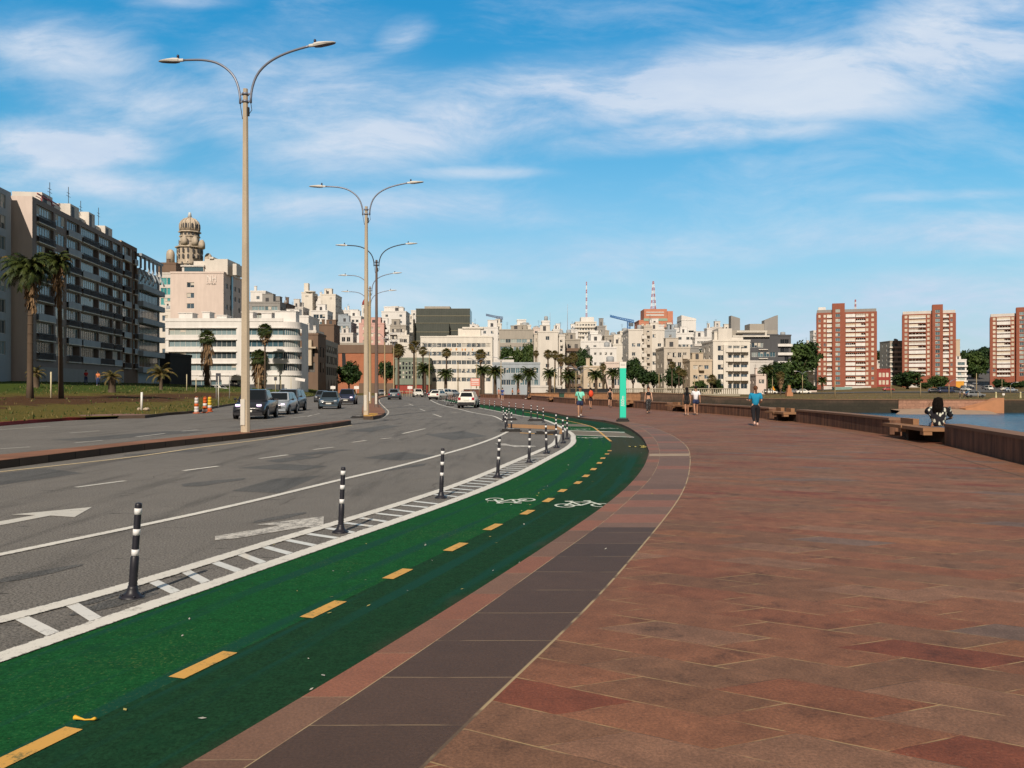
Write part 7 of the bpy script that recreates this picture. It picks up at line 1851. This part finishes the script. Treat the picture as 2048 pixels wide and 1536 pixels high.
def person(label, loc, rz, hgt=1.66, stride=.3, skin='light', top=('grey', (.2,.2,.2)), sleeve=.5, bottom='shorts', bcol=('navy', (.02,.025,.06)), hair='short', hcol=(.02,.014,.010), shoes=(.55,.53,.5), wide=1.0, arm_bend=.25, swing=.35, arms=None, sit=False, turn=0., group='people on the promenade', low_top=False, pat=None, bpat=None, midriff=False):
    """figure facing -Y before turning; stride in radians; arms: optional (upper, fore) directions per side"""
    t = thing('person', label, 'person', loc, rz, group); s = hgt/1.68
    S = Matrix.Scale(s, 4)
    V = lambda x, y, z: Vector((x, y, z))
    zp = .93 if not sit else .10
    J = {}
    J['pel'] = V(0,0,zp); J['wst'] = V(0,.005,zp+.17); J['chs'] = V(0,.01,zp+.36); J['nck'] = V(0,.015,zp+.53); J['hd0'] = V(0,-.005,zp+.60)
    for k, sd in (('l',-1),('r',1)):
        J['sh'+k] = V(sd*.165*wide,.015,zp+.455); ph = sd*swing if not sit else 0
        if arms and arms.get(k): u, f = Vector(arms[k][0]).normalized(), Vector(arms[k][1]).normalized()
        else:
            u = V(sd*.13, -math.sin(ph), -math.cos(ph)).normalized(); f = V(sd*.05, -math.sin(ph+arm_bend), -math.cos(ph+arm_bend)).normalized()
        J['el'+k] = J['sh'+k]+u*.285; J['wr'+k] = J['el'+k]+f*.245; J['fd'+k] = f
        J['hp'+k] = V(sd*.088*wide, 0, zp-.03)
        a = -sd*stride
        if sit: J['kn'+k] = J['hp'+k]+V(sd*.06,-.42,.02); J['an'+k] = J['kn'+k]+V(0,.02,-.40)
        else:
            J['kn'+k] = J['hp'+k]+V(sd*.0,-math.sin(a)*.41,-math.cos(a)*.41); b_ = a-(.12 if a > 0 else .45*abs(stride)/.3)
            J['an'+k] = J['kn'+k]+V(0,-math.sin(b_)*.40,-math.cos(b_)*.40)
    if not sit:
        dz = .085-min(J['anl'].z, J['anr'].z)
        for k in J:
            if not k.startswith('fd'): J[k].z += dz
    head = J['hd0']
    bw = wide*(.80 if not midriff else .9); nodes = [(J['pel'], .10*bw, None), (J['wst'], .098*bw, 0), (J['chs'], .115*bw, 1), (J['nck'], .055, 2), (head, .058, 3), (head+V(0,-.022,.055), .082, 4), (head+V(0,-.012,.125), .090, 5), (head+V(0,.0,.185), .060, 6)]
    for k in 'lr':
        n0 = len(nodes); nodes += [(J['sh'+k], .050*bw if sleeve else .052, 2), (J['sh'+k].lerp(J['el'+k], .5), .046*wide, n0), (J['el'+k], .038, n0+1), (J['el'+k].lerp(J['wr'+k], .4), .037, n0+2), (J['wr'+k], .025, n0+3)]
        f = J['fd'+k]; palm_ = J['wr'+k]+f*.055; nodes.append((palm_, (.036,.022), n0+4)); pi_ = len(nodes)-1
        sd = -1 if k == 'l' else 1; c = V(0,1,0) if abs(f.y) < .7 else V(1,0,0); ac = (c-f*c.dot(f)).normalized(); cu = f.cross(ac)
        for q_, (off, ln) in enumerate(((-.027,.062),(-.009,.072),(.009,.068),(.026,.054))):
            b0 = palm_+f*.035+ac*off; nodes.append((b0, .010, pi_)); nodes.append((b0+f*ln*.5+cu*.006*sd, .009, len(nodes)-1)); nodes.append((b0+f*ln*.9+cu*.022*sd, .008, len(nodes)-1))
        b0 = palm_-ac*.036; nodes.append((b0, .011, pi_)); nodes.append((b0-ac*.016+f*.03, .009, len(nodes)-1))
    for k in 'lr':
        n0 = len(nodes); nodes += [(J['hp'+k], .076*bw, 0), (J['hp'+k].lerp(J['kn'+k], .5), .066*wide, n0), (J['kn'+k], .052*wide, n0+1), (J['kn'+k].lerp(J['an'+k], .35), .052*wide, n0+2), (J['an'+k], .034, n0+3), (J['an'+k]+V(0,-.09,-.055), .033, n0+4), (J['an'+k]+V(0,-.15,-.065), .024, n0+5)]
    def flatten(me, k=.78):
        for v in me.vertices:
            c = v.co; d = abs(c.x)
            if d < .16*wide and J['pel'].z-.06 < c.z < J['nck'].z-.03: c.y = J['pel'].y+.006+(c.y-J['pel'].y-.006)*k
            v.co = c*s
        return me
    me = flatten(skinned(nodes))
    fb = MB(); hc = (head+V(0,-.012,.10))*s
    fb.ell(hc+V(0,-.098,-.012)*s, (.013*s,.020*s,.024*s), 8, 5, 0)
    for sd in (-1,1):
        fb.ell(hc+V(sd*.034,-.083,.016)*s, (.014*s,.010*s,.008*s), 8, 5, 1); fb.ell(hc+V(sd*.092,.0,-.005)*s, (.012*s,.022*s,.032*s), 8, 5, 0)
    fb.ell(hc+V(0,-.083,-.058)*s, (.024*s,.010*s,.008*s), 8, 5, 2)
    join_into(me, fb, [SKIN[skin], EYE, LIP]); put('body', me, t)
    # clothes
    def wear(name, nd, m): mm = flatten(skinned(nd)); mm.materials.clear(); mm.materials.append(m); return put(name, mm, t)
    g = .016
    tm = cloth(top[0], top[1], pat); bm_ = cloth(bcol[0], bcol[1], bpat)
    hem = J['pel'] if low_top else J['pel'].lerp(J['wst'], .35)
    if midriff: hem = J['wst'].lerp(J['chs'], .35)
    if low_top: hem = hem+V(0,0,-.09)
    nd = [(hem, (.128 if low_top else .120)*wide+g*.4, None), (J['wst'] if not midriff else J['wst'].lerp(J['chs'], .6), .114*wide+g, 0), (J['chs'], .128*wide+g, 1), (J['nck']+V(0,0,-.055), .075, 2)]
    for k in 'lr':
        n0 = len(nd); nd.append((J['sh'+k], .056*wide+g*.8, 2))
        if sleeve > 0:
            nd.append((J['sh'+k].lerp(J['el'+k], min(sleeve, .9)), .050*wide+g, n0))
            if sleeve > 1: nd += [(J['el'+k], .044+g, n0+1), (J['wr'+k], .036+g, n0+2)]
    wear('top', nd, tm)
    if bottom == 'dress':
        zl = J['knl'].lerp(J['hpl'], .45).z
        pass
    frac = {'shorts': .62, 'trousers': 1.9, 'dress': .55}[bottom]
    nd = [(J['pel']+V(0,0,.10), .112*wide+g*.8, None), (J['pel'], .122*wide+g, 0)]
    for k in 'lr':
        n0 = len(nd); nd += [(J['hp'+k]+V(0,0,-.02), .096*wide+g, 1)]
        if frac <= 1: nd += [(J['hp'+k].lerp(J['kn'+k], frac*.5), .088*wide+g, n0), (J['hp'+k].lerp(J['kn'+k], frac), .080*wide+g*1.4, n0+1)]
        else: nd += [(J['hp'+k].lerp(J['kn'+k], .5), .080*wide+g, n0), (J['kn'+k], .056*wide+g, n0+1), (J['kn'+k].lerp(J['an'+k], .4), .054*wide+g, n0+2), (J['kn'+k].lerp(J['an'+k], .9), .038+g, n0+3)]
    wear({'shorts': 'shorts', 'trousers': 'trousers', 'dress': 'skirt'}[bottom], nd, bm_)
    sm = mat('shoe_%d' % int(shoes[0]*100), shoes, .7, .1, 9)
    for k in 'lr':
        mb = MB(); a = J['an'+k]*s; mb.ell(a+V(0,-.055,-.048)*s, (.046*s,.125*s,.040*s), 10, 6); mb.ell(a+V(0,.01,-.015)*s, (.045*s,.055*s,.055*s), 10, 6); mb.build('shoe', sm, t)
    hm = mat('hair_%d' % int(hcol[0]*1000), hcol, .75, .3, 14, spec=.15)
    mb = MB(); mb.ell(hc+V(0,.022,.035)*s, (.101*s,.105*s,.098*s), 14, 8)
    if hair == 'long':
        nh = [(hc/s+V(0,.04,.03), .095, None), (hc/s+V(0,.075,-.10), .088, 0), (hc/s+V(0,.09,-.26), .088, 1), (hc/s+V(0,.10,-.40), .055, 2)]
    elif hair == 'pony':
        nh = [(hc/s+V(0,.05,.05), .085, None), (hc/s+V(0,.13,.03), .035, 0), (hc/s+V(0,.15,-.08), .042, 1), (hc/s+V(0,.13,-.20), .022, 2)]
    elif hair == 'bun': nh = [(hc/s+V(0,.03,.05), .085, None), (hc/s+V(0,.06,.15), .045, 0), (hc/s+V(0,.06,.19), .03, 1)]
    else: nh = [(hc/s+V(0,.04,.04), .09, None), (hc/s+V(0,.07,-.05), .06, 0)]
    hme = skinned(nh)
    for v in hme.vertices: v.co = v.co*s
    join_into(hme, mb, [hm]); put('hair', hme, t)
    t['_'] = 0; del t['_']
    return t, J, s
def foot(x, y): return G(x, y, PZ)
BK = (.012,.012,.014)
AW = math.pi
t, J, s = person('man in an aqua shirt and navy shorts with white shoes walking towards the camera', foot(1160, 834.5), R(4), 1.68, .26, 'tan', ('aqua', (.20,.62,.50)), .75, 'shorts', ('navy', (.02,.03,.08)), 'short', (.012,.01,.012), (.68,.66,.64), 1.12, low_top=True)
mb = MB(); A, B = J['shl']*s, J['hpr']*s; mb.tube([A+Vector((.05,-.14,.03)), (A+B)/2+Vector((0,-.165,0)), B+Vector((.05,-.13,.08))], .016, 6); mb.tube([A+Vector((.05,.10,.05)), (A+B)/2+Vector((0,.15,0)), B+Vector((.05,.10,.08))], .016, 6); mb.build('bag_strap', mat('strap_dark', BK, .8), t)
mb = MB(); mb.ell(Vector((0,.0,.16))*s+J['hd0']*s, (.108,.118,.06), 12, 6); mb.build('cap', mat('cap_navy', (.015,.018,.035), .8), t)
t, J, s = person('person with a bright red backpack walking behind the man in aqua', foot(1181, 818), AW+R(6), 1.62, .25, 'tan', ('darktop', (.03,.03,.04)), 1.0, 'shorts', ('darkshort', (.03,.03,.04)), 'short', (.015,.012,.01), (.1,.1,.1))
mb = MB(); mb.ell((0,.21,1.20), (.19,.12,.26), 12, 8); mb.build('backpack', mat('backpack_red', (.62,.06,.02), .7), t)
person('woman in a short black dress with bare shoulders walking away, left of the marker', foot(1220, 815), AW-R(8), 1.64, .28, 'light', ('black', BK), 0, 'dress', ('black', BK), 'bun', (.02,.014,.01), (.08,.08,.09), .95, low_top=True)
person('woman in a black crop top and dark patterned trousers walking towards the camera', foot(1297, 827), R(-2), 1.66, .22, 'light', ('black', BK), 0, 'trousers', ('patterned', BK, ), 'bun', (.045,.018,.012), (.03,.03,.03), 1.0, midriff=True, bpat=((.16,.16,.17), 26))
person('woman with long black hair in a short black dress walking away beside a man', foot(1373.5, 831), AW-R(6), 1.62, .2, 'tan', ('black', BK), .35, 'dress', ('black', BK), 'long', (.008,.007,.008), (.45,.30,.22), 1.0, low_top=True)
person('man in a white shirt and navy shorts walking away beside the woman in black', foot(1391.5, 830), AW-R(4), 1.72, .26, 'tan', ('white', (.68,.68,.74)), .8, 'shorts', ('navy', (.02,.03,.08)), 'short', (.012,.01,.012), (.40,.25,.18), 1.12, low_top=True)
t, J, s = person('woman in a bright blue shirt and black leggings jogging away from the camera', foot(1511, 851.5), AW-R(3), 1.66, .22, 'light', ('blue', (.010,.22,.40)), .85, 'trousers', ('leggings', (.010,.010,.014)), 'pony', (.10,.045,.025), (.62,.42,.36), 1.28, arm_bend=1.5, swing=.15, low_top=True)
# seated woman on the end of the near bench, looking at the sea
A = min(PB, key=lambda p: abs(p.y-25.0)); seat_z = PZ+.455
pw = at(1877, 858, 24.9)
t, J, s = person('woman with long curly hair in a black and white floral blouse, sitting by the water', Vector((pw.x, 24.9, seat_z-.06)), R(148), 1.72, 0, 'tan', ('floral', (.008,.008,.014), ), .85, 'trousers', ('bluejean', (.05,.09,.16)), 'short', (.010,.007,.006), (.3,.2,.15), 1.55, sit=True, low_top=True, pat=((.62,.63,.55), 11),
    arms={'r': ((.25,-.75,-.35), (-.30,.25,.92)), 'l': ((-.25,-.45,-.85), (.35,-.8,-.1))})
mb = MB(); q = random.Random(3); hc = (J['hd0']+Vector((0,0,.1)))*s
for i in range(130):
    a = q.uniform(-1.5,2.1); L_ = q.uniform(.22,.46); ph = q.uniform(0,6.28); P = []
    for j in range(12):
        f = j/11; z = .10-f*L_; r = .090+(.05 if a > .3 else .02)*min(1, f*1.5)+.012*math.sin(ph+f*17); a2 = a+.16*math.sin(ph+f*14)
        P.append(hc+Vector((r*math.sin(a2)*1.05, .025+r*math.cos(a2)+.03*f, z)))
    mb.tube(P, [.012]+[.016]*9+[.01,.004], 5)
mb.build('curls', mat('hair_curls', (.007,.005,.004), .85, .3, 20, spec=.1), t)
# distant walkers
person('distant walker in a dark blue shirt with bare legs, left of the bin', foot(1005, 800.8), AW, 1.68, .25, 'light', ('dkblue', (.03,.06,.20)), .8, 'shorts', ('bluesh', (.05,.10,.25)), 'short', shoes=(.6,.58,.55))
person('distant walker in a pinkish top beside the dark blue one', foot(997.5, 797.5), AW, 1.62, .2, 'light', ('pinkish', (.45,.20,.15)), .3, 'shorts', ('brownsh', (.25,.12,.08)), 'short')
person('distant walker with bare legs right of the orange cyclist', foot(1037, 797), R(10), 1.66, .25, 'light', ('redbrown', (.28,.10,.07)), .4, 'shorts', ('darksh', (.04,.03,.03)), 'short')
person('distant person in orange and black by the grass edge', foot(1025, 796.5), R(80), 1.6, .1, 'tan', ('orange', (.50,.18,.06)), .6, 'trousers', ('blackt', BK), 'short')
A = min(PB, key=lambda p: abs(p.y-120.5)); person('distant person in dark clothes sitting on the farthest bench', Vector((A.x-.1, 120.5, PZ+.47)), R(-80), 1.66, 0, 'tan', ('dark2', (.03,.035,.05)), 1.0, 'trousers', ('dark3', (.03,.03,.04)), 'short', sit=True)
for x, y, lab, tc, nm in [(172, 768, 'distant person in a red shirt on the lawn by the houses', (.55,.03,.03), 'redshirt'), (196, 771, 'distant person in an orange top and blue trousers on the lawn', (.60,.20,.08), 'orangetop')]:
    b = park_at(x, y); person(lab, b, R(20), 1.68, .2, 'tan', (nm, tc), .8, 'trousers', ('bluet', (.03,.05,.14)), 'short', group='people on the lawn')
person('rider of the motorcycle in dark clothes', Vector((MC.x, MC.y+.25, .83)), R(8), 1.68, 0, 'tan', ('rider', (.03,.03,.035)), 1.1, 'trousers', ('dark3', (.03,.03,.04)), 'short', sit=True, group='people on the road', arms={'l': ((-.3,-.7,-.5), (0,-1,.1)), 'r': ((.3,-.7,-.5), (0,-1,.1))})
for x, lab, tc, nm in [(1920, 'distant person in grey by the white post on the far shore', (.2,.2,.22), 'greyp'), (1928, 'distant person in white on the far shore', (.6,.58,.55), 'whitep')]:
    b = shore(x, D=178); person(lab, b, R(30), 1.66, .15, 'tan', (nm, tc), .8, 'trousers', ('dark3', BK), 'short', group='people on the far shore')
# ------------------------------------------------------------------ light, sky, camera
EL, AZ = R(37), R(189.5)
sun = bpy.data.lights.new('sun', 'SUN'); sun.energy = 5.0; sun.angle = R(.5); sun.color = (1.0, .88, .73)
so = bpy.data.objects.new('sun', sun); COL.objects.link(so)
ts = Vector((math.sin(AZ)*math.cos(EL), math.cos(AZ)*math.cos(EL), math.sin(EL)))
so.rotation_euler = ts.to_track_quat('Z', 'Y').to_euler(); so.location = ts*60
w = bpy.data.worlds.new('World'); SC.world = w; w.use_nodes = True
t = w.node_tree; t.nodes.clear(); nt = NT(t)
sky = nt.n('ShaderNodeTexSky', sky_type='NISHITA', sun_disc=False, sun_elevation=EL, sun_rotation=AZ, altitude=0, air_density=1.0, dust_density=.6, ozone_density=2.5)
hs = nt.n('ShaderNodeHueSaturation', {'Hue': .488, 'Saturation': 1.32, 'Value': 1.0, 'Fac': 1.0, 'Color': sky.outputs[0]}).outputs[0]
d = nt.n('ShaderNodeTexCoord').outputs['Generated']
s = nt.n('ShaderNodeSeparateXYZ', {0: d}); x, y, z = s.outputs
ay = nt.math('MAXIMUM', nt.math('ABSOLUTE', y), .08)
u = nt.math('DIVIDE', x, ay); v = nt.math('DIVIDE', nt.math('MAXIMUM', z, 0), ay)
uv = nt.n('ShaderNodeCombineXYZ', {0: u, 1: v, 2: 0.0}).outputs[0]
def ellipse(px, py, hx, hy, ang, amp):
    mp = nt.n('ShaderNodeMapping', {'Vector': uv, 'Location': ((px-CX)/F, (HY-py)/F, 0), 'Rotation': (0, 0, R(ang)), 'Scale': (hx/F, hy/F, 1)}, vector_type='TEXTURE').outputs[0]
    l = nt.n('ShaderNodeVectorMath', {0: mp}, operation='LENGTH').outputs['Value']
    return nt.sstep(l, 1.15, .1, 0, amp)
tot = None
for e in [(1400,170,760,105,4,.85),(1960,70,330,150,6,.65),(800,270,420,85,10,.60),(1050,225,420,60,8,.5),(1620,215,420,50,3,.4),(140,290,250,75,0,.85),(110,95,250,85,-12,.5),(380,215,400,80,-4,.42),(620,200,330,110,5,.42),(1350,275,300,38,5,.72),
          (1560,262,220,26,3,.35),(330,385,480,48,-6,.55),(760,420,480,55,0,.45),(1850,470,420,55,2,.5),(1800,590,640,60,2,.62),(950,345,210,16,0,.3),(640,60,230,50,4,.22),(805,66,75,42,18,.5),(1900,390,240,14,2,.25),(380,2,140,22,0,.35),(500,140,160,60,-15,.3),(1750,655,760,70,0,.5),(250,600,900,90,0,.4),(1150,520,600,60,2,.35)]:
    q = ellipse(*e); tot = q if tot is None else nt.math('MAXIMUM', tot, nt.math('ADD', q, nt.math('MULTIPLY', tot, .35)))
warp = nt.n('ShaderNodeTexNoise', {'Vector': uv, 'Scale': 3.0, 'Detail': 2}).outputs['Color']
uvw = nt.n('ShaderNodeVectorMath', {0: uv, 1: nt.n('ShaderNodeVectorMath', {0: warp, 3: .13}, operation='SCALE').outputs[0]}, operation='ADD').outputs[0]
m1 = nt.n('ShaderNodeMapping', {'Vector': uvw, 'Rotation': (0, 0, R(-7)), 'Scale': (2.2, 8.5, 1)}).outputs[0]
n1 = nt.noise(m1, 1.0, 9, .62, .12)
m2 = nt.n('ShaderNodeMapping', {'Vector': uvw, 'Rotation': (0, 0, R(20)), 'Scale': (7, 22, 1)}).outputs[0]
n2 = nt.noise(m2, 1.0, 8, .66, .25)
nn = nt.math('ADD', nt.math('MULTIPLY', n1, .66), nt.math('MULTIPLY', n2, .34))
dens = nt.math('MULTIPLY', tot, nt.sstep(nn, .33, .58, .22, 1.35))
thin = nt.math('ADD', nt.sstep(nn, .44, .68, .02, .34), nt.sstep(v, .36, .1, 0, .10))
dens = nt.math('MINIMUM', nt.math('ADD', dens, thin), .92)
cloud = nt.mix(nt.sstep(n1, .35, .7), (5.4, 6.6, 8.4), (7.2, 7.9, 8.9))
hz = nt.sstep(v, .34, .0, 0, .62)
tint = nt.ramp(nt.math('MULTIPLY', v, 2.0), [(0, (1.0, 1.0, 1.0)), (.3, (.98, 1.2, 1.2)), (.6, (.86, 1.38, 1.34)), (.95, (.36, 1.5, 1.58))])
base = nt.mix(hz, nt.mix(1.0, hs, tint, 'MULTIPLY'), (3.7, 5.9, 7.1))
ambient_fill = nt.math('MAXIMUM', nt.sstep(v, .50, .85), nt.sstep(y, .05, -.35))   # unseen sky overhead and behind the camera, greyed to neutralise ambient light
colr = nt.mix(ambient_fill, nt.mix(dens, base, cloud), (1.75, 1.72, 1.72))
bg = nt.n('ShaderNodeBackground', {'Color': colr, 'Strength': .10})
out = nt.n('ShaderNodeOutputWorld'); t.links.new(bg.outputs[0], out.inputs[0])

cam = bpy.data.cameras.new('camera'); co = bpy.data.objects.new('camera', cam); COL.objects.link(co)
cam.sensor_width = 36; cam.lens = 36*F/2048; cam.shift_y = (HY-768)/2048; cam.clip_end = 9000; cam.clip_start = .05
co.location = (0, 0, H); co.rotation_euler = (R(90), 0, 0)
SC.camera = co
SC.view_settings.view_transform = 'Standard'; SC.view_settings.look = 'None'
SC.view_settings.exposure = 0.0; SC.view_settings.gamma = 1.0
